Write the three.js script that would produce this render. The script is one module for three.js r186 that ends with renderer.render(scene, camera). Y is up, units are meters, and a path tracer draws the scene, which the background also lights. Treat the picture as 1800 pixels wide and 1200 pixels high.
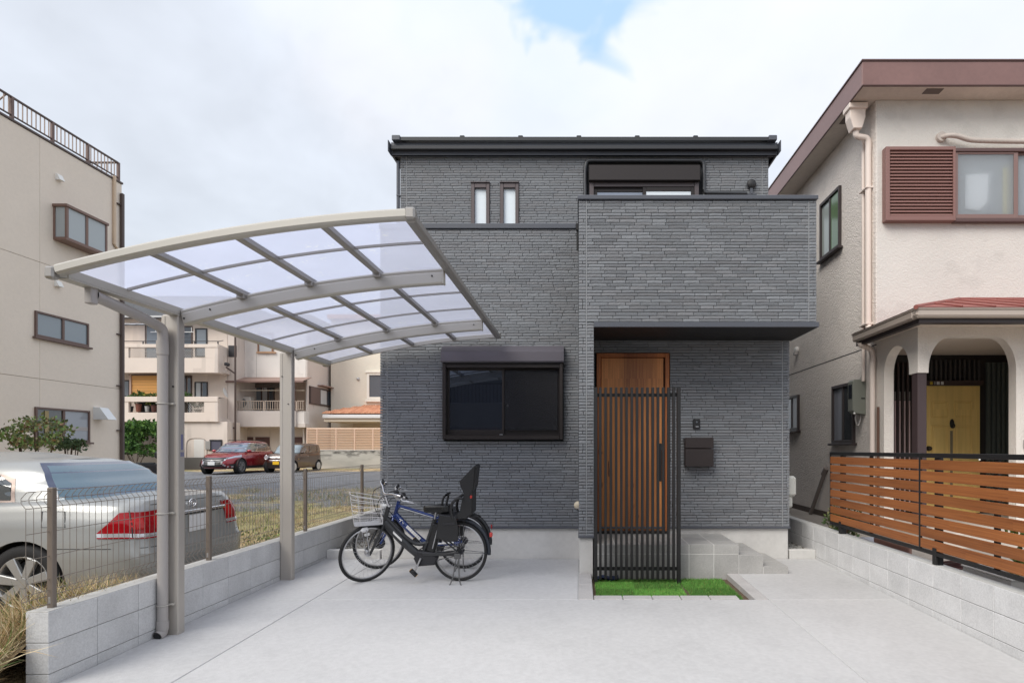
import * as THREE from 'three';
import { mergeGeometries } from 'three/addons/utils/BufferGeometryUtils.js';
import { Brush, Evaluator, SUBTRACTION } from 'three-bvh-csg';

// ---------------------------------------------------------------- camera, sky, sun, exposure
const F = 1075, VX = 1019.5, VY = 788, HC = 1.47, D0 = 8.15;      // lens (in pixels of the 1800 x 1200 photograph), eye height, eye to facade
const scene = new THREE.Scene();
const camera = new THREE.PerspectiveCamera(2 * Math.atan(600 / F) * 180 / Math.PI, 1.5, 0.1, 600);
camera.position.set(0, HC, D0); camera.lookAt(0, HC, 0);
camera.setViewOffset(1800, 1200, 900 - VX, 600 - VY, 1800, 1200);
const renderer = new THREE.WebGLRenderer({ antialias: true });
renderer.toneMapping = THREE.LinearToneMapping;
renderer.toneMappingExposure = 1.08;
renderer.shadowMap.enabled = true;

const sun = new THREE.DirectionalLight(new THREE.Color().setRGB(1, 0.95, 0.87), 2.5);
sun.position.set(-11, 17, 14); sun.castShadow = true; sun.shadow.radius = 70;
sun.shadow.mapSize.set(2048, 2048);
Object.assign(sun.shadow.camera, { left: -30, right: 30, top: 30, bottom: -30, near: 1, far: 90 });
scene.add(sun, sun.target);

// ---------------------------------------------------------------- noise
let seed = 7;
const rnd = () => { seed = (seed * 1664525 + 1013904223) >>> 0; return seed / 4294967296; };
const rr = (a, b) => a + (b - a) * rnd();
const clamp = (x, a = 0, b = 1) => Math.min(b, Math.max(a, x));
const mix = (a, b, t) => a + (b - a) * t;
const sst = (a, b, x) => { const t = clamp((x - a) / (b - a)); return t * t * (3 - 2 * t); };
function hash(x, y, s) { let h = (x * 374761393 + y * 668265263 + s * 982451653) | 0; h = Math.imul(h ^ (h >>> 13), 1274126177); h ^= h >>> 16; return (h >>> 0) / 4294967296; }
function vnoise(x, y, per, s) {                                     // tileable value noise, period per cells
  const xi = Math.floor(x), yi = Math.floor(y), fx = x - xi, fy = y - yi;
  const u = fx * fx * (3 - 2 * fx), v = fy * fy * (3 - 2 * fy), m = (a) => ((a % per) + per) % per;
  const a = hash(m(xi), m(yi), s), b = hash(m(xi + 1), m(yi), s), c = hash(m(xi), m(yi + 1), s), d = hash(m(xi + 1), m(yi + 1), s);
  return mix(mix(a, b, u), mix(c, d, u), v);
}
function fbm(u, v, base, oct, s) {
  let t = 0, a = 0.5, n = 0, p = base;
  for (let o = 0; o < oct; o++) { t += a * vnoise(u * p, v * p, p, s + o * 17); n += a; a *= 0.5; p *= 2; }
  return t / n;
}
{ // overcast sky with one blue opening, computed as radiance
  const W = 2048, H = 1024, data = new Float32Array(W * H * 4);
  const dirOf = (x, y) => { const az = (x + 0.5) / W * 2 * Math.PI - Math.PI, el = ((y + 0.5) / H - 0.5) * Math.PI; return [Math.cos(el) * Math.cos(az), Math.sin(el), Math.cos(el) * Math.sin(az)]; };
  const g3 = (x, y, z, s) => {                                      // 3-D value noise
    const xi = Math.floor(x), yi = Math.floor(y), zi = Math.floor(z), fx = x - xi, fy = y - yi, fz = z - zi;
    const q = (t) => t * t * (3 - 2 * t), h = (a, b, c) => hash(xi + a, yi + b + 131 * (zi + c), s);
    const l = (c) => mix(mix(h(0, 0, c), h(1, 0, c), q(fx)), mix(h(0, 1, c), h(1, 1, c), q(fx)), q(fy));
    return mix(l(0), l(1), q(fz));
  };
  const f3 = (x, y, z, k, oct, s) => { let t = 0, a = 0.5, n = 0; for (let o = 0; o < oct; o++) { t += a * g3(x * k + 40, y * k + 40, z * k + 40, s + o); n += a; a *= 0.55; k *= 2.03; } return t / n; };
  for (let y = 0; y < H; y++) for (let x = 0; x < W; x++) {
    const d = dirOf(x, y), el = Math.max(0, d[1]), o = (y * W + x) * 4;
    if (d[1] < -0.16) { data[o] = 0.22; data[o + 1] = 0.21; data[o + 2] = 0.2; data[o + 3] = 1; continue; }
    const k = 1 / (0.35 + el), X = d[0] * k, Z = d[2] * k;             // a cloud sheet overhead, foreshortened towards the horizon
    const w = f3(X, 0, Z, 1.6, 4, 91) - 0.5, c = f3(X + 0.5 * w, 0.3, Z + 0.4 * w, 1.5, 7, 11), e = f3(X - 0.6 * w, 0.7, Z + 0.5 * w, 3.4, 6, 77);
    const px = VX + F * d[0] / Math.max(0.05, -d[2]), py = VY - F * d[1] / Math.max(0.05, -d[2]);
    // thin places in the sheet: mostly one, high in front of the viewer
    const where = d[2] < -0.2 ? Math.exp(-(((px - 1075) / 260) ** 2) - (((py + 5) / 95) ** 2)) : 0;
    const e2 = f3(X + 0.8 * w, 1.3, Z - 0.4 * w, 8, 6, 177);
    const open = where < 0.05 ? 0 : clamp(sst(0.30, 0.85, (e2 - 0.5) * 2.2 + 0.85 * where - 0.15) * 0.78);
    const thin = sst(0.50, 0.70, c) * 0.16 * sst(0.05, 0.4, el);
    const low = sst(0.5, 0.0, el);
    let cl = 0.36 * (c - 0.5) + 0.22 * (e - 0.5) + 0.14 * (e2 - 0.5); if (cl > 0) cl *= 0.5; const grey = 0.815 + cl + 0.30 * el * el + 0.03 * d[0];
    const m = 0.10 + 0.35 * sst(0.55, 0.35, c);                         // shaded undersides are a little bluer
    let r = grey * (0.985 - 0.12 * m - 0.03 * low), g = grey * (1.01 - 0.03 * m), b = grey * (1.085 + 0.06 * m);
    const bl = Math.max(open, thin); r = mix(r, 0.36, bl); g = mix(g, 0.62, bl); b = mix(b, 0.98, bl);
    if (d[1] < 0) { const q = sst(0, -0.15, d[1]); r = mix(r, 0.22, q); g = mix(g, 0.21, q); b = mix(b, 0.2, q); }
    data[o] = r; data[o + 1] = g; data[o + 2] = b; data[o + 3] = 1;
  }
  const t = new THREE.DataTexture(data, W, H, THREE.RGBAFormat, THREE.FloatType);
  t.mapping = THREE.EquirectangularReflectionMapping; t.magFilter = t.minFilter = THREE.LinearFilter; t.needsUpdate = true;
  scene.background = t; scene.environment = t;
}

// ---------------------------------------------------------------- helpers: places, geometry, textures, materials, names
const wx = (px, z) => (px - VX) * (D0 - z) / F, wy = (py, z) => HC - (py - VY) * (D0 - z) / F;   // what a measured pixel is in metres on the plane z
const G = (z) => -0.0115 * Math.max(z, -46);                          // the plots rise gently away from the street
const V = (x, y, z) => new THREE.Vector3(x, y, z);
const RGB = (r, g, b) => new THREE.Color().setRGB(r, g, b);
const S = (r, g, b) => new THREE.Color().setRGB(r / 255, g / 255, b / 255, THREE.SRGBColorSpace);

function fromTris(polys) {                                            // flat polygons (fans) -> geometry
  const p = [];
  for (const q of polys) for (let i = 1; i < q.length - 1; i++) p.push(...q[0], ...q[i], ...q[i + 1]);
  const g = new THREE.BufferGeometry(); g.setAttribute('position', new THREE.Float32BufferAttribute(p, 3)); g.computeVertexNormals(); return g;
}
function cb(x0, x1, y0, y1, z0, z1, c = 0.004) {                      // box between limits with chamfered edges
  c = Math.min(c, (x1 - x0) * 0.45, (y1 - y0) * 0.45, (z1 - z0) * 0.45);
  const lo = [x0, y0, z0], hi = [x1, y1, z1], polys = [], ctr = [(x0 + x1) / 2, (y0 + y1) / 2, (z0 + z1) / 2];
  const pt = (s, face) => [0, 1, 2].map((a) => { const e = s[a] > 0 ? hi[a] : lo[a]; return a === face ? e : e - s[a] * c; });
  const add = (q) => {
    const u = [0, 1, 2].map((i) => q[1][i] - q[0][i]), v = [0, 1, 2].map((i) => q[2][i] - q[0][i]);
    const n = [u[1] * v[2] - u[2] * v[1], u[2] * v[0] - u[0] * v[2], u[0] * v[1] - u[1] * v[0]];
    const m = [0, 1, 2].map((i) => q.reduce((t, k) => t + k[i], 0) / q.length - ctr[i]);
    polys.push(n[0] * m[0] + n[1] * m[1] + n[2] * m[2] < 0 ? q.slice().reverse() : q);
  };
  for (let a = 0; a < 3; a++) for (const s of [-1, 1]) {
    const b = (a + 1) % 3, d = (a + 2) % 3;
    add([[-1, -1], [1, -1], [1, 1], [-1, 1]].map(([i, j]) => { const k = [0, 0, 0]; k[a] = s; k[b] = i; k[d] = j; return pt(k, a); }));
  }
  if (c > 0) {
    for (let a = 0; a < 3; a++) for (const i of [-1, 1]) for (const j of [-1, 1]) {
      const b = (a + 1) % 3, d = (a + 2) % 3, k = (t) => { const q = [0, 0, 0]; q[a] = t; q[b] = i; q[d] = j; return q; };
      add([pt(k(-1), b), pt(k(1), b), pt(k(1), d), pt(k(-1), d)]);
    }
    for (const i of [-1, 1]) for (const j of [-1, 1]) for (const k of [-1, 1]) add([pt([i, j, k], 0), pt([i, j, k], 1), pt([i, j, k], 2)]);
  }
  return fromTris(polys);
}
function tube(pts, r, seg = 8, closed = false, smooth = 0) {            // round bar through points; smooth = samples per span of a curve
  const P = pts.map((p) => (p.isVector3 ? p : V(...p)));
  let curve;
  if (smooth) curve = new THREE.CatmullRomCurve3(P, closed, 'centripetal');
  else { curve = new THREE.CurvePath(); for (let i = 0; i < P.length - 1; i++) curve.add(new THREE.LineCurve3(P[i], P[i + 1])); }
  if (smooth) return new THREE.TubeGeometry(curve, smooth * (P.length - 1), r, seg, closed);
  const gs = [];
  for (let i = 0; i < P.length - 1; i++) gs.push(bar(P[i], P[i + 1], r, seg));
  return gs.length === 1 ? gs[0] : merge(gs);
}
function bar(a, b, r, seg = 8, r2 = r) {
  a = a.isVector3 ? a : V(...a); b = b.isVector3 ? b : V(...b);
  const d = b.clone().sub(a), g = new THREE.CylinderGeometry(r2, r, d.length(), seg, 1);
  g.applyQuaternion(new THREE.Quaternion().setFromUnitVectors(V(0, 1, 0), d.normalize()));
  g.translate((a.x + b.x) / 2, (a.y + b.y) / 2, (a.z + b.z) / 2); return g;
}
function ext(pts, depth, bevel = 0, holes = []) {                      // outline in x,y extruded towards +z
  const sh = new THREE.Shape(pts.map((p) => new THREE.Vector2(...p)));
  for (const h of holes) sh.holes.push(new THREE.Path(h.map((p) => new THREE.Vector2(...p))));
  return new THREE.ExtrudeGeometry(sh, { depth, bevelEnabled: bevel > 0, bevelSize: bevel, bevelThickness: bevel, bevelSegments: 1, curveSegments: 10 });
}
const mv = (g, x, y, z) => { g.translate(x, y, z); return g; };
const rot = (g, ax, a) => { g['rotate' + ax](a); return g; };
function plain(g) {
  if (g.index) g = g.toNonIndexed(); else g = g.clone();
  for (const k of Object.keys(g.attributes)) if (!['position', 'normal', 'uv', 'color'].includes(k)) g.deleteAttribute(k);
  if (!g.attributes.normal) g.computeVertexNormals();
  g.groups = []; g.morphAttributes = {}; return g;
}
function metreUV(g, ox = 0, oy = 0, turn = false) {                     // uv in metres, projected along each face's main axis
  const p = g.attributes.position, n = g.attributes.normal, uv = new Float32Array(p.count * 2);
  for (let i = 0; i < p.count; i += 3) {
    let a = [0, 0, 0]; for (let k = 0; k < 3; k++) { a[0] += n.getX(i + k); a[1] += n.getY(i + k); a[2] += n.getZ(i + k); }
    a = a.map(Math.abs); const m = a[1] >= a[0] && a[1] >= a[2] ? 1 : a[0] >= a[2] ? 0 : 2;
    for (let k = 0; k < 3; k++) {
      const x = p.getX(i + k), y = p.getY(i + k), z = p.getZ(i + k);
      let u = m === 0 ? z : x, v = m === 1 ? z : y; if (turn) [u, v] = [v, u];
      uv[(i + k) * 2] = u + ox; uv[(i + k) * 2 + 1] = v + oy;
    }
  }
  g.setAttribute('uv', new THREE.BufferAttribute(uv, 2)); return g;
}
function merge(gs) {
  gs = gs.map(plain);
  const col = gs.some((g) => g.attributes.color);
  for (const g of gs) { if (!g.attributes.uv) metreUV(g); if (!col && g.attributes.color) g.deleteAttribute('color'); }
  return gs.length === 1 ? gs[0] : mergeGeometries(gs);
}
const used = {};
function numbered(n) { const k = (used[n] = (used[n] ?? -1) + 1); return k ? `${n}_${String(k).padStart(3, '0')}` : n; }
function mesh(name, gs, mat, parent, o = {}) {
  let g = Array.isArray(gs) ? merge(gs) : plain(gs);
  if (!o.keepUV) metreUV(g, o.ox ?? 0, o.oy ?? 0, o.turn);
  const m = new THREE.Mesh(g, mat); m.name = parent === scene ? numbered(name) : name; m.castShadow = m.receiveShadow = true;
  if (o.label) m.userData.label = o.label;
  if (o.kind) m.userData.kind = o.kind;
  parent.add(m); return m;
}
function thing(name, label, category, pos = [0, 0, 0], group) {
  const o = new THREE.Group(); o.name = numbered(name); o.position.set(...pos); o.userData = { label, category };
  if (group) o.userData.group = group;
  scene.add(o); return o;
}
function struct(name, gs, mat, label, o = {}) { const m = mesh(name, gs, mat, scene, o); m.userData.kind = 'structure'; if (label) m.userData.label = label; return m; }
function tag(o, label, category, group, kind) { o.userData = { label, category }; if (group) o.userData.group = group; if (kind) o.userData.kind = kind; return o; }

function tex(n, size, fn, srgb = true) {                              // fn(u, v) -> linear grey or [r, g, b]; size in metres
  const d = new Uint8Array(n * n * 4), enc = (x) => { x = clamp(x); return srgb ? (x <= 0.0031308 ? 12.92 * x : 1.055 * x ** (1 / 2.4) - 0.055) : x; };
  for (let y = 0; y < n; y++) for (let x = 0; x < n; x++) {
    let c = fn((x + 0.5) / n, (y + 0.5) / n); if (typeof c === 'number') c = [c, c, c];
    const o = (y * n + x) * 4; for (let k = 0; k < 3; k++) d[o + k] = Math.round(255 * enc(c[k])); d[o + 3] = 255;
  }
  const t = new THREE.DataTexture(d, n, n); t.wrapS = t.wrapT = THREE.RepeatWrapping; t.magFilter = THREE.LinearFilter; t.minFilter = THREE.LinearMipmapLinearFilter; t.generateMipmaps = true;
  if (srgb) t.colorSpace = THREE.SRGBColorSpace;
  const r = Array.isArray(size) ? size : [size, size];
  t.repeat.set(1 / r[0], 1 / r[1]); t.needsUpdate = true; return t;
}
const std = (color, roughness = 0.7, o = {}) => new THREE.MeshStandardMaterial({ color, roughness, ...o });
const phy = (color, roughness, o = {}) => new THREE.MeshPhysicalMaterial({ color, roughness, ...o });

// ---------------------------------------------------------------- shared textures
const T = {};
T.mottle = tex(512, 2.6, (u, v) => 0.80 + 0.30 * (fbm(u, v, 4, 6, 3) - 0.5) + 0.10 * (fbm(u, v, 60, 3, 9) - 0.5));          // soft stains and grain
T.concrete = tex(1024, 4.2, (u, v) => { const a = fbm(u, v, 3, 6, 21), b = fbm(u, v, 150, 2, 5), c = sst(0.56, 0.72, fbm(u, v, 6, 5, 44)), t = sst(0.6, 0.8, fbm(u + 0.3 * v, v, 20, 3, 64)); const k = 0.785 + 0.12 * (a - 0.5) + 0.11 * (b - 0.5) - 0.03 * c - 0.03 * t; return [k, k * 0.995, k * 0.985]; });
T.fine = tex(512, 0.5, (u, v) => 0.5 + 0.9 * (fbm(u, v, 64, 3, 31) - 0.5), false);
T.stucco = tex(512, 0.6, (u, v) => { const a = fbm(u, v, 36, 3, 12); return sst(0.3, 0.7, a) * 0.7 + 0.3 * fbm(u, v, 90, 2, 8); }, false);
T.block = tex(512, 0.9, (u, v) => { const k = 0.8 + 0.20 * (fbm(u, v, 5, 5, 14) - 0.5) + 0.20 * (fbm(u, v, 110, 2, 28) - 0.5); return [k, k, k * 0.995]; });
T.wood = tex(512, [2.4, 0.34], (u, v) => { const w = fbm(u, v, 3, 4, 51), s = fbm((u * 0.5) % 1, (v * 1 + 0.06 * w) % 1, 6, 1, 5); const st = vnoise(u * 5, (v + 0.02 * w) * 58, 58 * 5, 71), fi = vnoise(u * 14, v * 150, 2100, 3); const k = clamp(0.55 + 0.42 * (w - 0.5) + 0.36 * (st - 0.5) + 0.18 * (fi - 0.5) + 0.1 * (s - 0.5)); return [mix(0.19, 0.62, k), mix(0.052, 0.235, k), mix(0.016, 0.085, k)]; });
T.relief = tex(256, 0.35, (u, v) => 0.6 * fbm(u, v, 14, 4, 81) + 0.4 * fbm(u, v * 1, 40, 3, 82), false);

// ---------------------------------------------------------------- shared materials
const M = {};
M.drive = std(RGB(0.655, 0.652, 0.655), 0.85, { map: T.concrete, bumpMap: T.fine, bumpScale: 0.0012 });
M.drive2 = std(RGB(0.645, 0.643, 0.646), 0.85, { map: T.concrete, bumpMap: T.fine, bumpScale: 0.0012 });
M.kerb = std(RGB(0.56, 0.54, 0.53), 0.85, { map: T.block, bumpMap: T.fine, bumpScale: 0.001 });
M.founda = std(RGB(0.80, 0.785, 0.755), 0.85, { map: T.mottle, bumpMap: T.fine, bumpScale: 0.0008 });
M.blockA = [0.72, 0.68, 0.75, 0.70].map((k) => std(RGB(k, k * 1.002, k * 1.01), 0.92, { map: T.block, bumpMap: T.fine, bumpScale: 0.002 }));
M.blockB = [0.80, 0.77, 0.83, 0.785].map((k) => std(RGB(k, k * 0.998, k * 1.005), 0.92, { map: T.block, bumpMap: T.fine, bumpScale: 0.0012 }));  // block tones lightened for the right wall, its stronger light put into colour
M.mortar = std(RGB(0.33, 0.33, 0.32), 0.95, { map: T.block });
M.joint = std(RGB(0.035, 0.037, 0.042), 0.95);
M.dark = std(RGB(0.0095, 0.009, 0.0095), 0.5);                          // black-brown powder coat
M.darkMatt = std(RGB(0.02, 0.02, 0.023), 0.6);
M.bronze = std(RGB(0.032, 0.026, 0.025), 0.4, { metalness: 0.35 });
M.navy = std(RGB(0.082, 0.088, 0.106), 0.42);  // painted sheet metal of copings and fascias
M.aluPost = std(RGB(0.47, 0.435, 0.395), 0.42, { metalness: 0.35 });                           // carport aluminium slightly darkened for the posts: their shade put into the colour
M.soil = std(RGB(0.19, 0.13, 0.085), 1, { map: T.mottle, bumpMap: T.stucco, bumpScale: 0.02 });
M.alu = std(RGB(0.48, 0.46, 0.42), 0.45, { metalness: 0.35 });
M.pvc = std(RGB(0.38, 0.355, 0.34), 0.42);
M.black = std(RGB(0.012, 0.012, 0.013), 0.55);
M.rubber = std(RGB(0.018, 0.018, 0.019), 0.8);
M.chrome = std(RGB(0.72, 0.72, 0.74), 0.16, { metalness: 1 });
M.steel = std(RGB(0.55, 0.55, 0.56), 0.35, { metalness: 0.9 });
M.white = std(RGB(0.78, 0.78, 0.76), 0.5);
M.glass = phy(RGB(0.62, 0.68, 0.74), 0.02, { transmission: 1, thickness: 0, ior: 1.9 });
M.glassDark = phy(RGB(0.025, 0.03, 0.038), 0.02, { ior: 1.9 });
M.frost = phy(RGB(0.80, 0.87, 0.93), 0.12, { ior: 1.7 });
M.interior = std(RGB(0.05, 0.05, 0.055), 0.9);
// ================================================================ THE GROUND
T.lot = tex(1024, [60, 60], (u, v) => {                                 // plan of the vacant lot: gravelled asphalt, dry grass, bare earth (metres: x = u*60-45, z = v*60-50)
  const x = u * 60 - 45, z = v * 60 - 50;
  const n = fbm(u, v, 24, 5, 5), n2 = fbm(u, v, 60, 4, 15), n3 = fbm(u, v, 260, 2, 25);
  let c = [0.215, 0.222, 0.238].map((k) => k * (0.8 + 0.5 * n3 + 0.2 * (n - 0.5)));
  const edge = -6.5 + 5.5 * (n - 0.5) * 2 + 0.16 * (x + 5);             // north of this line lies the asphalt
  let gr = sst(edge - 0.7, edge + 0.7, z);
  gr = Math.max(gr, sst(0.55, 0.63, n2) * sst(-15, -5, z));
  gr = Math.max(gr, sst(-23.6, -25.2, z + 2.2 * (n2 - 0.5)) * (x < 3 ? 1 : 0.3));
  const tan = [0.66, 0.50, 0.29], green = [0.27, 0.31, 0.11], earth = [0.46, 0.35, 0.22];
  const q = sst(0.5, 0.68, fbm(u, v, 34, 4, 35)), e = sst(0.55, 0.7, fbm(u, v, 50, 3, 55));
  const gc = [0, 1, 2].map((k) => mix(mix(tan[k], green[k], q * 0.55), earth[k], e * 0.5) * (0.7 + 0.6 * n3));
  return [0, 1, 2].map((k) => mix(c[k], gc[k], gr));
});
{
  const zs = [60, 7, 6.2, 2.2, 0, -0.1, -10, -20, -30, -46, -220], xs = [-170, -3.46, -3.44, 3.2, 3.22, 170], g = new THREE.BufferGeometry(), p = [], uv = [], idx = [];
  zs.forEach((z) => xs.forEach((x) => { p.push(x, G(z) - 0.03 - (z > 6.5 ? 0.14 : 0) - (Math.abs(x) < 3.45 && z > -6 ? 0.24 : 0), z); uv.push(x + 45, z + 50); }));
  const nx = xs.length; for (let i = 0; i < zs.length - 1; i++) for (let k = 0; k < nx - 1; k++) { const o = i * nx + k; idx.push(o, o + 1, o + nx, o + 1, o + nx + 1, o + nx); }
  g.setAttribute('position', new THREE.Float32BufferAttribute(p, 3)); g.setAttribute('uv', new THREE.Float32BufferAttribute(uv, 2)); g.setIndex(idx); g.computeVertexNormals();
  struct('ground', g, std(RGB(1, 1, 1), 1, { map: T.lot, bumpMap: T.stucco, bumpScale: 0.02 }), 'vacant lot of gravelled asphalt and dry grass beyond the fence', { keepUV: true });
}
// street behind the viewer
struct('road', [(() => { const g = new THREE.PlaneGeometry(160, 7); g.rotateX(-Math.PI / 2); g.translate(0, G(9.5) - 0.10, 9.6 + 0.0); return g; })()], std(RGB(0.09, 0.09, 0.095), 0.95, { map: T.block, bumpMap: T.stucco, bumpScale: 0.004 }), 'grey asphalt street in front of the driveway');

function slab(x0, x1, z0, z1, top = 0, th = 0.12, c = 0.004) {           // a concrete slab lying on the slope, joints left open round it
  const g = cb(x0 + 0.004, x1 - 0.004, -th, top, z0 + 0.004, z1 - 0.004, c), p = g.attributes.position;
  for (let i = 0; i < p.count; i++) p.setY(i, p.getY(i) + G(p.getZ(i)));
  g.computeVertexNormals(); return g;
}
const drive = new THREE.Group(); drive.name = 'driveway'; drive.userData = { kind: 'structure', label: 'pale poured concrete driveway in front of the dark house' }; scene.add(drive);
const ZF = 6.0, LX = -3.39, RX = 3.15;
[[LX, -2.65, 0, 2.1], [LX, -2.65, 2.1, ZF], [-2.65, 1.87, 2.1, ZF], [1.87, RX, 0, 2.1], [1.87, RX, 2.1, ZF]].forEach((q, i) => mesh('concrete_slab', slab(...q), i % 2 ? M.drive2 : M.drive, drive, { ox: i * 1.7, oy: i * 0.9 }));
mesh('concrete_slab', slab(-2.65, -0.017, 0, 2.1), M.drive, drive, { ox: 3.3 });
struct('driveway_bed', [slab(LX + 0.01, 0.0, 0.01, ZF, -0.007, 0.1), slab(0.0, RX - 0.01, 2.09, ZF, -0.007, 0.1), slab(1.875, RX - 0.01, 0.01, 2.09, -0.007, 0.1)], std(RGB(0.50, 0.50, 0.49), 0.95), 'grey mortar in the joints between the driveway slabs');
// gravel strips beside the house
function gravelStrip(name, x0, x1, z0, z1, top, n, label) {
  const st = new THREE.IcosahedronGeometry(1, 0), im = new THREE.InstancedMesh(st, std(RGB(1, 1, 1), 0.9), n), m = new THREE.Matrix4(), q = new THREE.Quaternion();
  for (let i = 0; i < n; i++) {
    const z = z1 - (z1 - z0) * rnd() ** 1.6, s = rr(0.008, 0.02);
    q.setFromEuler(new THREE.Euler(rr(0, 6), rr(0, 6), rr(0, 6)));
    m.compose(V(rr(x0, x1), top + rr(-0.006, 0.008), z), q, V(s, s * 0.75, s * 1.1)); im.setMatrixAt(i, m);
    const k = rr(0.16, 0.42); im.setColorAt(i, RGB(k, k * 0.97, k * 0.9));
  }
  im.name = name; im.userData = { kind: 'stuff', label, category: 'gravel' }; im.castShadow = im.receiveShadow = true; scene.add(im);
}
gravelStrip('gravel', -3.36, -2.68, -4, -0.13, 0.085, 1500, 'grey gravel between the low wall and the left side of the dark house');
gravelStrip('gravel_alley', 2.82, 3.12, -4, -0.13, 0.085, 900, 'grey gravel in the narrow alley right of the dark house');
for (const [x0, x1] of [[LX, -2.66], [2.80, RX]]) struct('gravel_bed', cb(x0, x1, -0.1, 0.075, -7, -0.121, 0.002), M.soil, x0 < 0 ? 'earth under the gravel left of the dark house' : 'earth under the gravel right of the dark house');
{
  const a = mesh('curb', cb(-3.385, -2.668, -0.1, 0.115, -0.12, -0.001, 0.006), M.founda, scene); tag(a, 'short concrete curb between the left block wall and the dark house', 'curb');
  const b = mesh('curb', cb(2.797, 3.148, -0.1, 0.118, -0.12, -0.001, 0.006), M.founda, scene); tag(b, 'short concrete curb closing the alley right of the dark house', 'curb');
}

// ---------------------------------------------------------------- low walls of concrete blocks (every block a piece)
function blockWall(name, label, x0, x1, zFront, zBack, off, bm = M.blockA) {
  const t = thing(name, label, 'wall');
  const top = [0.428, 0.228, 0.028];
  mesh('mortar', cb(x0 + 0.006, x1 - 0.006, -0.25, 0.421, zBack + 0.006, zFront - 0.006, 0.003), M.mortar, t);
  const heights = [[0.2305, 0.4255], [0.0305, 0.2255], [-0.1695, 0.0255]];
  heights.forEach(([y0, y1], row) => {
    let z = zFront, first = true;
    while (z > zBack + 0.03) {
      const len = first && off ? off : 0.4, z0 = Math.max(zBack, z - len);
      if (!(z0 > D0 - 0.5)) mesh('concrete_block', cb(x0, x1, y0, y1, z0 + 0.0022, z - 0.0022, 0.003), bm[Math.floor(rnd() * 4)], t, { ox: rr(0, 9), oy: rr(0, 9) });
      z = z0; first = false;
    }
  });
  mesh('cap_mortar', cb(x0 + 0.0035, x1 - 0.0035, 0.42, 0.431, zBack + 0.003, zFront - 0.003, 0.002), std(RGB(0.60, 0.59, 0.565), 0.95, { map: T.block }), t);
  return t;
}
blockWall('block_wall', 'low grey concrete block wall along the left edge of the driveway, under the wire fence', LX - 0.147, LX, 4.255, -3.2, 0);
blockWall('block_wall', 'low pale concrete block wall along the right edge of the driveway, under the wooden fence', RX, RX + 0.12, 5.1, -3.5, 0, M.blockB);

// ---------------------------------------------------------------- bed with turf mats
{
  struct('planting_bed', cb(0.13, 1.74, -0.3, -0.075, 0.92, 1.96, 0.002), M.soil, 'brown earth of the small bed under the turf mats');
  const k = thing('bed_edging', 'row of grey edging stones round the small green turf bed', 'edging');
  const stone = (x0, x1, z0, z1) => mesh('edging_stone', slab(x0, x1, z0, z1, 0.006, 0.2, 0.006), M.kerb, k, { ox: rr(0, 9), oy: rr(0, 9) });
  stone(-0.017, 0.138, 0.915, 1.5); stone(-0.017, 0.138, 1.5, 2.1);
  let x = 0.138; for (const w of [0.29, 0.295, 0.285, 0.29, 0.29]) { stone(x, Math.min(x + w, 1.73), 1.955, 2.1); x += w; }
  stone(1.73, 1.87, 1.5, 2.1); stone(1.73, 1.87, 0.93, 1.5);
}
const turfBlade = new THREE.BufferGeometry();
turfBlade.setAttribute('position', new THREE.Float32BufferAttribute([-0.5, 0, 0, 0.5, 0, 0, 0.14, 0.62, 0.12, -0.5, 0, 0, 0.14, 0.62, 0.12, -0.2, 0.6, 0.12, -0.2, 0.6, 0.12, 0.14, 0.62, 0.12, 0.05, 1, 0.35], 3)); turfBlade.computeVertexNormals();
const grassMat = std(RGB(1, 1, 1), 0.75, { side: THREE.DoubleSide });
const mats = [['left turf mat of the front row beside the slatted screen', 0.17, 0.57, 1.49, 1.93, 0.0], ['middle turf mat of the front row below the slatted screen', 0.575, 1.12, 1.49, 1.935, 0.01], ['right turf mat of the front row at the edging corner', 1.16, 1.665, 1.47, 1.93, -0.01], ['turf mat behind the left end of the slatted screen', 0.17, 0.60, 0.98, 1.485, 0.01], ['turf mat behind the middle of the slatted screen', 0.605, 1.13, 0.97, 1.485, 0], ['right turf mat of the back row at the foot of the grey steps', 1.15, 1.66, 0.965, 1.465, 0.012]];
for (const [label, x0, x1, z0, z1, a] of mats) {
  const t = thing('turf_mat', label, 'turf mat', [(x0 + x1) / 2, G(1.5) - 0.075, (z0 + z1) / 2]); t.rotation.y = a;
  const w = (x1 - x0) / 2, d = (z1 - z0) / 2, shade = [0.72, 1.12, 0.66, 1.05, 0.70, 0.86][mats.findIndex((q) => q[0] === label)];
  mesh('mat_base', cb(-w, w, 0, 0.02, -d, d, 0.003), std(RGB(0.03, 0.075, 0.012), 0.95), t);
  const n = 4200, im = new THREE.InstancedMesh(turfBlade, grassMat, n), m = new THREE.Matrix4(), q = new THREE.Quaternion();
  for (let i = 0; i < n; i++) {
    q.setFromEuler(new THREE.Euler(rr(-0.5, 0.5), rr(0, 6.28), rr(-0.5, 0.5)));
    m.compose(V(rr(-w, w), 0.018, rr(-d, d)), q, V(rr(0.004, 0.007), rr(0.02, 0.042), 0.03)); im.setMatrixAt(i, m);
    const k = rr(0.6, 1.3) * shade, dry = rnd() < 0.07 ? 1 : 0; im.setColorAt(i, RGB((0.155 + 0.22 * dry) * k, 0.39 * k, (0.065 + 0.05 * dry) * k));
  }
  im.name = 'grass_blades'; im.userData = { kind: 'stuff' }; im.castShadow = im.receiveShadow = true; t.add(im);
}

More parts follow.
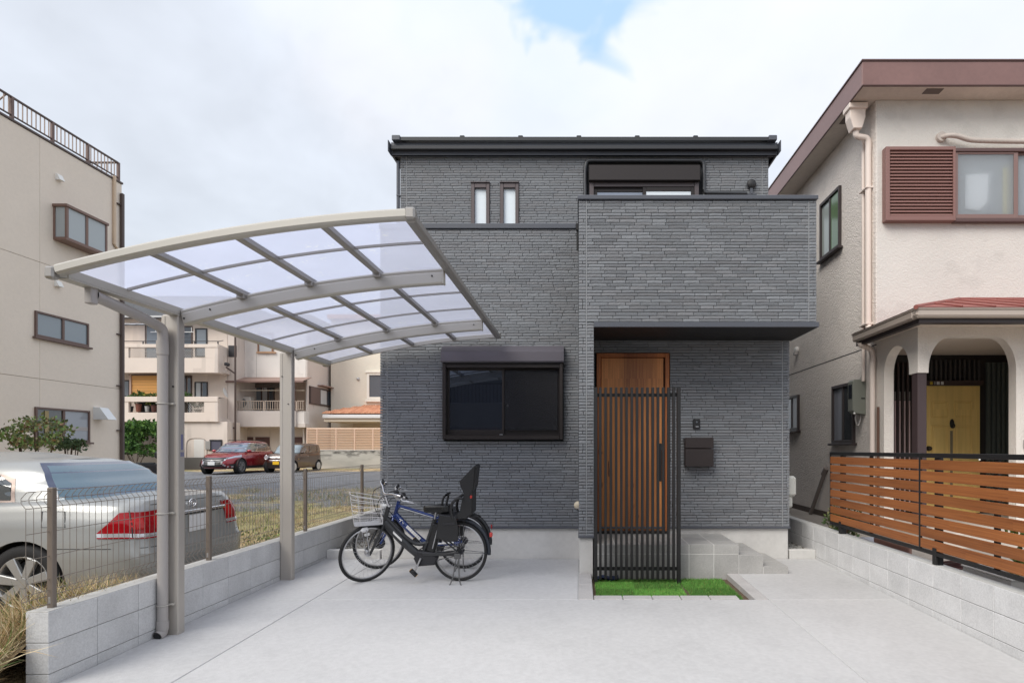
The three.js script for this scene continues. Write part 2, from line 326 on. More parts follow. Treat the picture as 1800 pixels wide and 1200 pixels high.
// ================================================================ THE DARK HOUSE
const HL = -2.665, HR = 2.794, WL = -0.017, WR = 0.165, ZB = 0.91, ZU = -0.91;   // left, right, wing left/right, balcony front, upper wall
const house = thing('dark_house', 'two storey house clad in dark grey split stone siding with a box balcony', 'house');
const H = (n, g, m, o) => mesh(n, g, m, house, o);
H('wall', [cb(HL + 0.02, HR - 0.02, 0.4, 4.40, -8, -0.03, 0), cb(HL + 0.02, HR - 0.02, 4.40, 5.86, -8, ZU - 0.03, 0),
  cb(WL + 0.02, HR - 0.01, 2.97, 4.40, 0.85 - 0.1, ZB - 0.03, 0), cb(WL + 0.02, WL + 0.15, 2.97, 4.40, -0.03, 0.75, 0), cb(HR - 0.14, HR - 0.02, 2.97, 4.40, -0.03, 0.75, 0),
  cb(WL + 0.02, WR - 0.02, 0.41, 2.97, -0.03, ZB - 0.03, 0)], std(RGB(0.04, 0.042, 0.047), 0.95));
H('foundation', [cb(HL + 0.015, WL + 0.05, -0.3, 0.41, -7.9, -0.012, 0.003), cb(WR - 0.05, HR - 0.015, -0.3, 0.405, -7.9, -0.013, 0.003), cb(WL + 0.012, WR - 0.012, -0.3, 0.415, -0.2, ZB - 0.012, 0.003)], M.founda);
// --- split stone siding: every stone is a piece
const stoneGeo = [];
for (let k = 0; k < 14; k++) {                                           // unit stones: 1 x 1 in plan, relief in metres
  const nx = 6, ny = 2, P = [], polys = [], tilt = rr(-0.0009, 0.0012), tx = rr(-0.001, 0.001);
  for (let j = 0; j <= ny; j++) { P.push([]); for (let i = 0; i <= nx; i++) {
    const ed = i === 0 || i === nx || j === 0 || j === ny;
    P[j].push([i / nx - 0.5 + (ed ? 0 : rr(-0.05, 0.05)), j / ny - 0.5 + (ed ? 0 : rr(-0.18, 0.18)), 0.013 + tilt * (j - 1) + tx * (i / nx - 0.5) + (ed ? rr(-0.0022, -0.0008) : rr(-0.0008, 0.0022))]);
  } }
  const E = [[-0.5, -0.5], [0.5, -0.5], [0.5, 0.5], [-0.5, 0.5]];
  for (let j = 0; j < ny; j++) for (let i = 0; i < nx; i++) polys.push([P[j][i], P[j][i + 1], P[j + 1][i + 1], P[j + 1][i]]);
  polys.push([[...E[3], -0.03], ...P[ny].slice().map((p) => p), [...E[2], -0.03]].reverse().reverse());
  polys[polys.length - 1].reverse(); polys[polys.length - 1] = [[...E[3], -0.03], ...P[ny], [...E[2], -0.03]];
  polys.push([[...E[1], -0.03], ...P[0].slice().reverse(), [...E[0], -0.03]]);
  polys.push([[...E[0], -0.03], P[0][0], P[1][0], P[2][0], [...E[3], -0.03]]); polys.push([[...E[2], -0.03], P[2][nx], P[1][nx], P[0][nx], [...E[1], -0.03]]);
  stoneGeo.push(metreUV(fromTris(polys)));
}
const tones = [[0.196, 0.206, 0.223], [0.206, 0.217, 0.233], [0.201, 0.207, 0.221], [0.219, 0.230, 0.247], [0.206, 0.211, 0.224]];
const stoneMats = tones.map((t) => std(RGB(...t), 0.82, { bumpMap: T.relief, bumpScale: 0.006 }));
const stones = [];
const COURSE = []; { const h = [38, 34, 42, 37, 36, 41, 35, 39, 34, 43, 37, 42], s = 0.455 / h.reduce((a, b) => a + b); let y = 0.43; while (y < 6) for (const k of h) { COURSE.push([y, y + k * s]); y += k * s; } }
function stoneField(x0, x1, y0, y1, z, holes = [], short = false) {
  for (let r = 0; r < COURSE.length; r++) {
    let [a, b] = COURSE[r]; if (b <= y0 + 0.008 || a >= y1 - 0.008) continue;
    a = Math.max(a, y0); b = Math.min(b, y1);
    let x = x0 - (short ? 0 : rr(0, 0.2));
    while (x < x1 - 0.001) {
      const len = short ? rr(0.045, 0.10) : rr(0.15, 0.29);
      let u = Math.max(x, x0), w = Math.min(x + len, x1); if (x1 - w < 0.03) w = x1;
      let parts = [[u, w]];
      for (const [hx0, hx1, hy0, hy1] of holes) if (b > hy0 + 0.004 && a < hy1 - 0.004) parts = parts.flatMap(([p, q]) => (q <= hx0 || p >= hx1 ? [[p, q]] : [[p, Math.min(q, hx0)], [Math.max(p, hx1), q]].filter(([m, n]) => n - m > 0.004)));
      for (const [p, q] of parts) if (q - p > 0.006) stones.push({ x: (p + q) / 2, y: (a + b) / 2, z, w: q - p - 0.0055, h: b - a - 0.0068 });
      x = w;
    }
  }
}
const holeL = [-1.815, -0.222, 1.59, 2.82];
stoneField(HL, HL + 0.09, 0.43, 4.385, -0.004, [], true);
stoneField(HL + 0.098, WL, 0.43, 4.385, -0.004, [holeL]);
stoneField(WR, HR - 0.098, 0.43, 2.93, -0.004, [[0.20, 1.20, 0, 2.745]]);
stoneField(HR - 0.09, HR, 0.43, 2.93, -0.004, [], true);
stoneField(WL, WL + 0.09, 0.43, 4.40, ZB - 0.004, [], true);
stoneField(WL + 0.098, WR, 0.43, 2.96, ZB - 0.004, [], true);
stoneField(WL + 0.098, HR - 0.088, 2.96, 4.40, ZB - 0.004);
stoneField(HR - 0.08, HR + 0.008, 2.96, 4.40, ZB - 0.004, [], true);
const slits = [[wx(828.5, ZU), wx(860.7, ZU)], [wx(879.4, ZU), wx(912, ZU)]], bigW = [wx(1029, ZU), wx(1236, ZU), 4.3, 5.72];
const slitHoles = slits.map(([a, b]) => [a, b, 4.6, wy(322.5, ZU)]);
stoneField(HL, HL + 0.09, 4.42, 5.82, ZU - 0.004, [], true);
stoneField(HL + 0.098, HR - 0.098, 4.42, 5.82, ZU - 0.004, [...slitHoles, bigW]);
stoneField(HR - 0.09, HR, 4.42, 5.82, ZU - 0.004, [], true);
{
  const area = (s) => s.w * s.h / (D0 - s.z) ** 2, order = stones.map((s, i) => [area(s), i]).sort((a, b) => b[0] - a[0]), near = new Set(order.slice(0, 300).map((o) => o[1]));
  const rest = [], m = new THREE.Matrix4(), q0 = new THREE.Quaternion();
  stones.forEach((s, i) => {
    const k = Math.floor(rnd() * 14), t = Math.floor(rnd() * 5), dz = rr(-0.0012, 0.0016), flip = rnd() < 0.5 ? 1 : 1;
    if (near.has(i)) { const b = new THREE.Mesh(stoneGeo[k], stoneMats[t]); b.name = 'siding_stone'; b.position.set(s.x, s.y, s.z + dz); b.scale.set(s.w, s.h, flip); b.castShadow = b.receiveShadow = true; house.add(b); return; }
    const g = stoneGeo[k].clone(); m.compose(V(s.x, s.y, s.z + dz), q0, V(s.w, s.h, 1)); g.applyMatrix4(m);
    const c = new Float32Array(g.attributes.position.count * 3), v = rr(0.95, 1.05); for (let j = 0; j < c.length; j++) c[j] = tones[t][j % 3] * v;
    g.setAttribute('color', new THREE.BufferAttribute(c, 3)); rest.push(g);
  });
  const g = mergeGeometries(rest); metreUV(g);
  const b = new THREE.Mesh(g, std(RGB(1, 1, 1), 0.82, { vertexColors: true, bumpMap: T.relief, bumpScale: 0.006 })); b.name = 'siding_stones'; b.userData = { kind: 'stuff' }; b.castShadow = b.receiveShadow = true; house.add(b);
}
{ // pale sealant in the corner joints
  const seal = std(RGB(0.34, 0.35, 0.365), 0.7), g = [];
  for (const [x, y0, y1, z] of [[WL + 0.094, 0.43, 4.40, ZB], [HR - 0.084, 2.97, 4.40, ZB], [HL + 0.094, 0.43, 4.38, 0], [HR - 0.094, 0.43, 2.9, 0], [HL + 0.094, 4.45, 5.8, ZU], [HR - 0.094, 4.45, 5.8, ZU]]) g.push(cb(x - 0.004, x + 0.004, y0, y1, z - 0.03, z + 0.009, 0.001));
  H('sealant_joint', g, seal);
}
// --- copings, base trims, soffit
H('coping', [cb(HL - 0.01, WL - 0.035, 4.392, 4.46, ZU, 0.03, 0.006)], M.navy);
H('coping', [cb(WL - 0.012, HR + 0.02, 4.408, 4.458, ZB - 0.14, ZB + 0.035, 0.006), cb(WL - 0.012, WL + 0.14, 4.409, 4.457, -0.9, ZB - 0.14, 0.004), cb(HR - 0.13, HR + 0.02, 4.409, 4.457, -0.9, ZB - 0.14, 0.004)], M.navy);
H('corner_trim', [cb(WL - 0.035, WL - 0.001, 4.37, 4.46, -0.02, 0.032, 0.003), cb(WL - 0.03, WL - 0.004, 4.1, 4.372, -0.02, 0.012, 0.003)], M.black);
H('base_trim', [cb(HL - 0.006, WL, 0.404, 0.432, -0.04, 0.028, 0.004), cb(WR, HR + 0.006, 0.404, 0.432, -0.04, 0.028, 0.004), cb(WL - 0.004, WR + 0.004, 0.412, 0.44, 0, ZB + 0.026, 0.004)], M.navy);
H('soffit', [cb(WR - 0.005, HR + 0.012, 2.905, 2.955, -0.02, ZB + 0.002, 0.002)], std(RGB(0.012, 0.012, 0.014), 0.6));
H('balcony_drip_trim', [cb(WR - 0.002, HR + 0.03, 2.902, 2.962, ZB + 0.003, ZB + 0.032, 0.004), cb(HR + 0.013, HR + 0.03, 2.903, 2.961, -0.02, ZB + 0.003, 0.003)], M.navy);
H('balcony_floor', cb(WL + 0.15, HR - 0.14, 2.97, 3.05, -0.03, 0.75, 0.002), M.founda);
// --- eaves, gutter, roof
H('eave_soffit', cb(HL - 0.09, HR + 0.09, 5.83, 5.88, -8.2, ZU + 0.16, 0.003), std(RGB(0.03, 0.032, 0.038), 0.6));
{
  const prof = [[0, 0], [0.055, 0.0], [0.125, 0.15], [0.125, 0.165], [0.115, 0.165], [0.05, 0.012], [0, 0.012]];
  const g = ext(prof, HR - HL + 0.225, 0); rot(g, 'Y', -Math.PI / 2); g.rotateY(Math.PI); // run along x, lip towards the street
  g.computeBoundingBox(); const b = g.boundingBox; mv(g, HL - 0.115 - b.min.x, 5.775, ZU + 0.085);
  H('gutter', [g], M.navy);
  H('fascia', [cb(HL - 0.1, HR + 0.1, 5.775, 5.96, ZU + 0.05, ZU + 0.083, 0.003)], M.navy);
  for (const s of [0, 1]) { // end caps: slanted gutter ends and bargeboards running back
    const x = s ? HR + 0.092 : HL - 0.122;
    H('bargeboard', [cb(x, x + 0.03, 5.79, 5.98, -8.2, ZU + 0.05, 0.003)], M.navy);
    H('gutter_end', [cb(s ? HR + 0.111 : HL - 0.123, s ? HR + 0.123 : HL - 0.111, 5.776, 5.94, ZU + 0.055, ZU + 0.205, 0.004)], M.navy);
  }
  const roof = std(RGB(0.03, 0.032, 0.036), 0.5), sl = 0.22;
  const q = ext([[0, 0], [0, 0.05], [-7.4, 0.05 + 7.4 * sl], [-7.4, 7.4 * sl]], HR - HL + 0.14, 0); q.rotateY(-Math.PI / 2); q.computeBoundingBox();
  mv(q, HL - 0.07 - q.boundingBox.min.x, 5.965, ZU + 0.14 - q.boundingBox.max.z);
  const rf = H('roof', [q], roof);
  for (let i = 0; i < 5; i++) mesh('snow_guard', [cb(wx(808, -0.8) + i * 0.855, wx(808, -0.8) + i * 0.855 + 0.07, 6.015, 6.05, ZU + 0.06, ZU + 0.12, 0.008)], M.darkMatt, rf);
  for (const s of [0, 1]) mesh('verge_cap', [cb(s ? HR - 0.04 : HL - 0.08, s ? HR + 0.08 : HL + 0.04, 5.96, 6.035, ZU - 0.3, ZU + 0.16, 0.008)], M.navy, rf);
}
H('downpipe', [bar([HL - 0.03, 4.3, ZU + 0.0], [HL - 0.03, 5.72, ZU], 0.025, 10), cb(HL - 0.05, HL, 5.2, 5.22, ZU - 0.03, ZU + 0.03, 0.002)], M.navy);
// --- ground floor window with shutter box
{
  const X0 = wx(775, 0.13), X1 = wx(991, 0.13), w = new THREE.Group(); w.name = 'window'; house.add(w);
  const box = new THREE.Group(); box.name = 'shutter_box'; house.add(box);
  const pr = [[0, 2.60], [0.135, 2.60], [0.15, 2.615], [0.15, 2.735], [0.06, 2.825], [0, 2.825]];
  const g = ext(pr, X1 - X0, 0.0); g.rotateY(-Math.PI / 2); g.computeBoundingBox(); mv(g, X0 - g.boundingBox.min.x, 0, -g.boundingBox.min.z);
  mesh('housing', [g], std(RGB(0.17, 0.155, 0.175), 0.36, { metalness: 0.75 }), box); mesh('shutter_slot', [cb(X0 + 0.02, X1 - 0.02, 2.585, 2.602, 0.0, 0.11, 0.002)], M.black, box);
  const a = X0 + 0.012, b = X1 - 0.012, y0 = wy(772, 0.1);
  mesh('frame', [cb(a, a + 0.045, y0, 2.60, -0.02, 0.11, 0.004), cb(b - 0.045, b, y0, 2.60, -0.02, 0.11, 0.004), cb(a + 0.045, b - 0.045, y0, y0 + 0.055, -0.02, 0.115, 0.004), cb(a + 0.045, b - 0.045, 2.535, 2.586, -0.02, 0.09, 0.004), cb(a + 0.045, b - 0.045, y0 + 0.055, y0 + 0.062, 0.02, 0.118, 0.001)], M.bronze, w);
  const mid = (a + b) / 2 - 0.01, yA = y0 + 0.062, yB = 2.535;
  const sash = (x0, x1, z, nm, gm) => { mesh(nm, [cb(x0, x0 + 0.03, yA, yB, z - 0.012, z + 0.012, 0.002), cb(x1 - 0.03, x1, yA, yB, z - 0.012, z + 0.012, 0.002), cb(x0 + 0.03, x1 - 0.03, yA, yA + 0.065, z - 0.012, z + 0.012, 0.002), cb(x0 + 0.03, x1 - 0.03, yB - 0.03, yB, z - 0.012, z + 0.012, 0.002)], M.bronze, w); mesh('pane', [cb(x0 + 0.03, x1 - 0.03, yA + 0.065, yB - 0.03, z - 0.002, z + 0.002, 0)], gm, w); };
  const lowE = phy(RGB(0.012, 0.014, 0.02), 0.015, { ior: 2.1, specularColor: RGB(0.7, 0.82, 1) });
  sash(a + 0.045, mid + 0.02, 0.0, 'sash', lowE); sash(mid - 0.005, b - 0.045, -0.03, 'sash', lowE);
  mesh('insect_screen', [cb(mid + 0.03, b - 0.075, yA + 0.06, yB - 0.03, 0.028, 0.031, 0)], new THREE.MeshStandardMaterial({ color: RGB(0.02, 0.02, 0.024), roughness: 0.9, transparent: true, opacity: 0.5 }), w);
  mesh('crescent_latch', [cb(mid + 0.05, mid + 0.075, 2.03, 2.06, -0.014, 0.0, 0.004)], M.steel, w);
  mesh('drain_clip', [cb(mid - 0.03, mid + 0.012, y0 + 0.058, y0 + 0.066, 0.1, 0.121, 0.002)], M.steel, w);
}
// --- two slit windows
slits.forEach(([a, b]) => {
  const w = new THREE.Group(); w.name = 'slit_window'; house.add(w); const top = wy(322.7, ZU), y0 = 4.5, z = ZU + 0.03, fm = std(RGB(0.105, 0.085, 0.088), 0.45, { metalness: 0.3 });
  mesh('frame', [cb(a, a + 0.05, y0, top, ZU - 0.04, z, 0.005), cb(b - 0.05, b, y0, top, ZU - 0.04, z, 0.005), cb(a + 0.05, b - 0.05, top - 0.07, top, ZU - 0.04, z, 0.005), cb(a + 0.05, b - 0.05, y0, y0 + 0.06, ZU - 0.04, z, 0.005), cb(a - 0.006, b + 0.006, top, top + 0.012, ZU - 0.03, z + 0.02, 0.003)], fm, w);
  mesh('pane', [cb(a + 0.05, b - 0.05, y0 + 0.06, top - 0.07, ZU - 0.03, ZU - 0.02, 0)], M.frost, w);
});
// --- upper window over the balcony
{
  const w = new THREE.Group(); w.name = 'window'; house.add(w); const x0 = wx(1035, -0.8), x1 = wx(1231, -0.8);
  mesh('shutter_box', [cb(x0, x1, wy(316.6, -0.78), wy(289, -0.78), ZU - 0.03, -0.78, 0.008)], M.bronze, w);
  const y1 = wy(317, ZU + 0.06), y0 = 4.0, fm = std(RGB(0.1, 0.082, 0.085), 0.42, { metalness: 0.3 });
  mesh('frame', [cb(x0 + 0.01, x0 + 0.075, y0, y1 - 0.02, ZU - 0.04, ZU + 0.07, 0.004), cb(x1 - 0.075, x1 - 0.01, y0, y1 - 0.02, ZU - 0.04, ZU + 0.07, 0.004), cb(x0 + 0.075, x1 - 0.075, y1 - 0.09, y1 - 0.02, ZU - 0.04, ZU + 0.06, 0.004)], fm, w);
  const m = (x0 + x1) / 2 + 0.01, t = y1 - 0.09;
  const sash = (a, b, z, gm) => { mesh('sash', [cb(a, a + 0.05, y0, t, z - 0.015, z + 0.015, 0.003), cb(b - 0.05, b, y0, t, z - 0.015, z + 0.015, 0.003), cb(a + 0.05, b - 0.05, t - 0.06, t, z - 0.015, z + 0.015, 0.003)], M.bronze, w); mesh('pane', [cb(a + 0.05, b - 0.05, y0, t - 0.06, z - 0.003, z + 0.003, 0)], gm, w); };
  sash(x0 + 0.075, m + 0.03, ZU - 0.0, phy(RGB(0.30, 0.35, 0.45), 0.1, { ior: 1.8 })); sash(m - 0.03, x1 - 0.075, ZU + 0.035, M.frost);
  H('conduit', [tube([[wx(1028.5, ZU), 4.3, ZU + 0.03], [wx(1028.5, ZU), 5.62, ZU + 0.03], [wx(1031, ZU), wy(286, ZU), ZU + 0.03], [wx(1036, ZU), wy(283.5, ZU), ZU + 0.03], [wx(1230, ZU), wy(283.5, ZU), ZU + 0.03], [wx(1235, ZU), wy(286, ZU), ZU + 0.03], [wx(1237, ZU), wy(291, ZU), ZU + 0.03], [wx(1237, ZU), wy(335, ZU), ZU + 0.03], [wx(1240, ZU), wy(340, ZU), ZU + 0.03], [wx(1312, ZU), wy(341, ZU), ZU + 0.03]], 0.026, 8)], std(RGB(0.05, 0.053, 0.06), 0.4));
}
{ // round black vent hood on the upper wall
  const x = wx(1320, ZU), y = wy(325, ZU), v = new THREE.Group(); v.name = 'vent_hood'; house.add(v);
  const d = new THREE.SphereGeometry(0.068, 18, 12); d.scale(1, 1, 0.55); mesh('hood', [mv(d, x, y, ZU + 0.04)], M.darkMatt, v);
  const ring = new THREE.TorusGeometry(0.066, 0.008, 8, 20); mesh('rim', [mv(ring, x, y, ZU + 0.03)], M.navy, v);
  mesh('bracket', [cb(x - 0.02, x + 0.02, y - 0.16, y - 0.04, ZU + 0.0, ZU + 0.05, 0.005), cb(x - 0.06, x + 0.075, y - 0.165, y - 0.145, ZU, ZU + 0.05, 0.004)], M.navy, v);
}
// --- entrance door
{
  const d = new THREE.Group(); d.name = 'door'; house.add(d);
  T.door = tex(512, [1.1, 2.4], (u, v) => { const w = fbm(u, v, 3, 4, 151), b = Math.floor(u * 7.5), st = vnoise((u + 0.012 * w) * 70, v * 5, 350, 171 + b), fi = vnoise(u * 190, v * 14, 2660, 103); const k = clamp(0.5 + 0.35 * (hash(b, 3, 9) - 0.5) + 0.5 * (w - 0.5) + 0.4 * (st - 0.5) + 0.16 * (fi - 0.5)), kn = 0.8 * sst(0.86, 0.93, vnoise(u * 26, v * 17, 442, 77)) * sst(0.55, 0.7, fbm(u, v, 5, 3, 79)); return [mix(mix(0.19, 0.64, k), 0.08, kn), mix(mix(0.06, 0.255, k), 0.025, kn), mix(mix(0.017, 0.074, k), 0.01, kn)]; });
  const wood = std(RGB(1.0, 1.0, 1.0), 0.45, { map: T.door, bumpMap: T.fine, bumpScale: 0.0004 }), woodF = std(RGB(0.75, 0.62, 0.58), 0.5, { map: T.door });
  const x0 = wx(1048.6, 0), x1 = wx(1176, 0), top = wy(621, 0), bot = 0.365;
  mesh('door_frame', [cb(x0, x0 + 0.055, bot, top, -0.03, 0.035, 0.004), cb(x1 - 0.055, x1, bot, top, -0.03, 0.035, 0.004), cb(x0 + 0.055, x1 - 0.055, top - 0.055, top, -0.03, 0.035, 0.004)], woodF, d);
  mesh('door_leaf', [cb(x0 + 0.062, x1 - 0.075, bot + 0.012, top - 0.062, -0.03, 0.012, 0.004)], wood, d);
  mesh('threshold', [cb(x0, x1, bot - 0.02, bot + 0.01, -0.03, 0.05, 0.003)], M.bronze, d);
  const hx = wx(1161, 0.08); mesh('door_handle', [cb(hx - 0.016, hx + 0.016, wy(846, 0.08), wy(779, 0.08), 0.06, 0.085, 0.006), cb(hx - 0.01, hx + 0.01, wy(786, 0.08), wy(782, 0.08), 0.012, 0.06, 0.002), cb(hx - 0.01, hx + 0.01, wy(842, 0.08), wy(838, 0.08), 0.012, 0.06, 0.002)], M.dark, d);
  mesh('lock_plate', [cb(hx + 0.0, hx + 0.03, wy(792, 0.02), wy(780, 0.02), 0.012, 0.02, 0.003)], M.steel, d);
}
// --- things on the wall
{
  const z = 0.14, x0 = wx(1204.6, z), x1 = wx(1254.8, z), y0 = wy(819.7, z), y1 = wy(769, z), m = thing('mailbox', 'dark brown wall mailbox right of the wooden door', 'mailbox');
  mesh('body', [cb(x0, x1, y0, wy(788.6, z), 0.012, z, 0.006)], std(RGB(0.024, 0.017, 0.016), 0.42), m); mesh('flap', [cb(x0, x1, wy(787.6, z), y1, 0.012, z + 0.002, 0.006)], std(RGB(0.026, 0.018, 0.017), 0.4), m);
  const i = thing('intercom', 'small black intercom on the siding above the mailbox', 'intercom');
  mesh('housing', [cb(wx(1219, 0.04), wx(1231, 0.04), wy(753.5, 0.04), wy(736.5, 0.04), 0.01, 0.035, 0.006)], M.black, i); mesh('camera_lens', [rot(new THREE.CylinderGeometry(0.013, 0.013, 0.006, 14), 'X', Math.PI / 2).translate(wx(1225, 0.04), wy(741.5, 0.04), 0.037)], M.glassDark, i); mesh('call_button', [cb(wx(1223, 0.04), wx(1228.5, 0.04), wy(750.5, 0.04), wy(748.6, 0.04), 0.034, 0.038, 0.002)], M.steel, i);
  const f = thing('vent_cap', 'small cream vent cap low on the dark wall beside the entrance wing', 'vent cap', [wx(1016, 0.02), wy(888, 0.02), 0.008]);
  const c = new THREE.SphereGeometry(0.055, 16, 10, 0, 2 * Math.PI, 0, Math.PI / 2); c.rotateX(Math.PI / 2); c.scale(1, 1, 0.7); mesh('cap', [c], std(RGB(0.72, 0.63, 0.47), 0.5), f); mesh('slots', [cb(-0.03, 0.03, -0.045, -0.03, 0.0, 0.035, 0.002)], M.pvc, f);
  const g = thing('gas_meter', 'cream gas meter with pipes on the right corner of the dark house', 'gas meter', [HR + 0.1, 0.95, -0.35]);
  mesh('case', [cb(-0.08, 0.09, -0.14, 0.14, -0.09, 0.09, 0.03)], std(RGB(0.7, 0.69, 0.63), 0.5), g); mesh('valve', [cb(-0.04, 0.05, -0.3, -0.13, -0.05, 0.05, 0.02), bar([0, -0.5, 0], [0, -0.28, 0], 0.015), bar([-0.05, 0.12, 0], [-0.05, 0.26, 0], 0.016)], std(RGB(0.68, 0.67, 0.62), 0.45), g);
}
// --- tiled porch steps
{
  const p = thing('porch_steps', 'grey tiled entrance landing with two steps down to the right', 'steps'), z1 = 0.93, X = [0.172, 1.876, 2.166, 2.461], Yt = [0.335, 0.212, 0.075];
  mesh('core', [cb(X[0] + 0.01, X[1] - 0.0015, -0.3, Yt[0] - 0.001, 0.0, z1 - 0.0022, 0), cb(X[1] - 0.01, X[2] - 0.0015, -0.3, Yt[1] - 0.0022, 0.0, z1 - 0.0022, 0), cb(X[2] - 0.01, X[3] - 0.0015, -0.3, Yt[2] - 0.0022, 0.0, z1 - 0.0022, 0)], std(RGB(0.74, 0.73, 0.70), 0.95), p);
  const tm = [0.49, 0.51, 0.475, 0.50].map((k) => std(RGB(k, k * 0.98, k * 0.945), 0.62, { map: T.block, bumpMap: T.fine, bumpScale: 0.0007 }));
  const tile = (...q) => mesh('tile', [cb(...q, 0.002)], tm[Math.floor(rnd() * 4)], p, { ox: rr(0, 5), oy: rr(0, 5) }), g = 0.0034;
  const cols = (a, b, from) => { const c = []; let x = from; while (x > a + 0.02) { const l = Math.max(a, x - 0.293); c.push([l, x]); x = l; } return c; };
  for (const [a, b] of cols(X[0], X[1], X[1])) {
    tile(a + g, b - g, -0.2, 0.222, z1 - 0.012, z1); tile(a + g, b - g, 0.228, Yt[0] - 0.001, z1 - 0.012, z1 + 0.0005);
    for (let z = z1; z > 0.02; z -= 0.293) tile(a + g, b - g, Yt[0] - 0.008, Yt[0] + 0.001, Math.max(0.002, z - 0.293) + g, z - g + (z === z1 ? 0.0035 : 0));
  }
  [[1, 2, Yt[1]], [2, 3, Yt[2]]].forEach(([i, j, y]) => {
    tile(X[i] + g, X[j] - g, -0.2, y - 0.001, z1 - 0.012, z1);
    for (let z = z1; z > 0.02; z -= 0.293) tile(X[i] + g - 0.002, X[j] - g + 0.004, y - 0.008, y + 0.001, Math.max(0.002, z - 0.293) + g, z - g + (z === z1 ? 0.0035 : 0));
    for (let z = z1; z > 0.02; z -= 0.293) tile(X[j] - 0.012, X[j], -0.1, y - 0.009, Math.max(0.002, z - 0.293) + g, z - g);
  });
  for (let z = z1; z > 0.02; z -= 0.293) tile(X[1] - 0.012, X[1], Yt[1] + 0.002, Yt[0] - 0.009, Math.max(0.002, z - 0.293) + g, z - g);
}
// --- slatted screen
{
  const z = 1.165, s = thing('slat_screen', 'black metal screen of vertical slats in front of the wooden door', 'screen'), gy = G(z) - 0.09;
  const xAt = (p) => wx(p, z);
  mesh('post', [cb(xAt(1044.2), xAt(1050.2), gy - 0.1, 2.165, z - 0.03, z + 0.03, 0.003)], M.dark, s); mesh('post', [cb(xAt(1190), xAt(1196.2), gy - 0.1, 2.165, z - 0.03, z + 0.03, 0.003)], M.dark, s);
  for (let i = 0; i < 15; i++) { const c = xAt(1055.3 + i * 9.2); if (i < 15) mesh('slat', [cb(c - 0.0145, c + 0.0145, -0.02, 2.165, z - 0.012, z + 0.028, 0.002)], M.dark, s); }
  for (const [a, b] of [[697, 691], [1002.7, 996.4]]) mesh('rail', [cb(xAt(1050.2), xAt(1190), wy(a, z), wy(b, z), z - 0.022, z - 0.0125, 0.001)], M.dark, s);
}
{ const c = new THREE.PlaneGeometry(0.26, 0.16, 10, 6); c.rotateX(-Math.PI / 2); const p = c.attributes.position; for (let i = 0; i < p.count; i++) p.setY(i, 0.02 + 0.02 * Math.sin(p.getX(i) * 31) * Math.cos(p.getZ(i) * 27)); c.computeVertexNormals(); const q = c.clone(), r = q.attributes.position; for (let i = 0; i < r.count; i++) r.setY(i, r.getY(i) - 0.012); const m = mesh('tarpaulin', [c.translate(0.32, -0.045, 1.04), q.translate(0.32, -0.045, 1.04)], std(RGB(0.012, 0.025, 0.075), 0.6, { side: THREE.DoubleSide }), scene); tag(m, 'dark blue folded tarpaulin behind the left foot of the slatted screen', 'tarpaulin'); }
// ================================================================ THE CARPORT
function sweepX(prof, xs, yf, caps = true) {                             // closed profile [(z, y)] carried along a curve y = yf(x)
  const R = xs.map((x) => { const y = yf(x), t = (yf(x + 0.01) - yf(x - 0.01)) / 0.02, l = Math.hypot(1, t); return prof.map(([z, h]) => [x - h * t / l, y + h / l, z]); }), polys = [], n = prof.length;
  for (let i = 0; i < R.length - 1; i++) for (let k = 0; k < n; k++) { const m = (k + 1) % n; polys.push([R[i][k], R[i + 1][k], R[i + 1][m], R[i][m]]); }
  if (caps) { polys.push(R[0].slice()); polys.push(R[R.length - 1].slice().reverse()); }
  return fromTris(polys);
}
const span = (a, b, n) => Array.from({ length: n + 1 }, (_, i) => a + (b - a) * i / n);
const roofY = (x) => { const P = [[-3.364, 2.603], [-2.435, 2.815], [-1.066, 2.975]]; let y = 0; for (let i = 0; i < 3; i++) { let l = P[i][1]; for (let j = 0; j < 3; j++) if (j !== i) l *= (x - P[j][0]) / (P[i][0] - P[j][0]); y += l; } return y; };
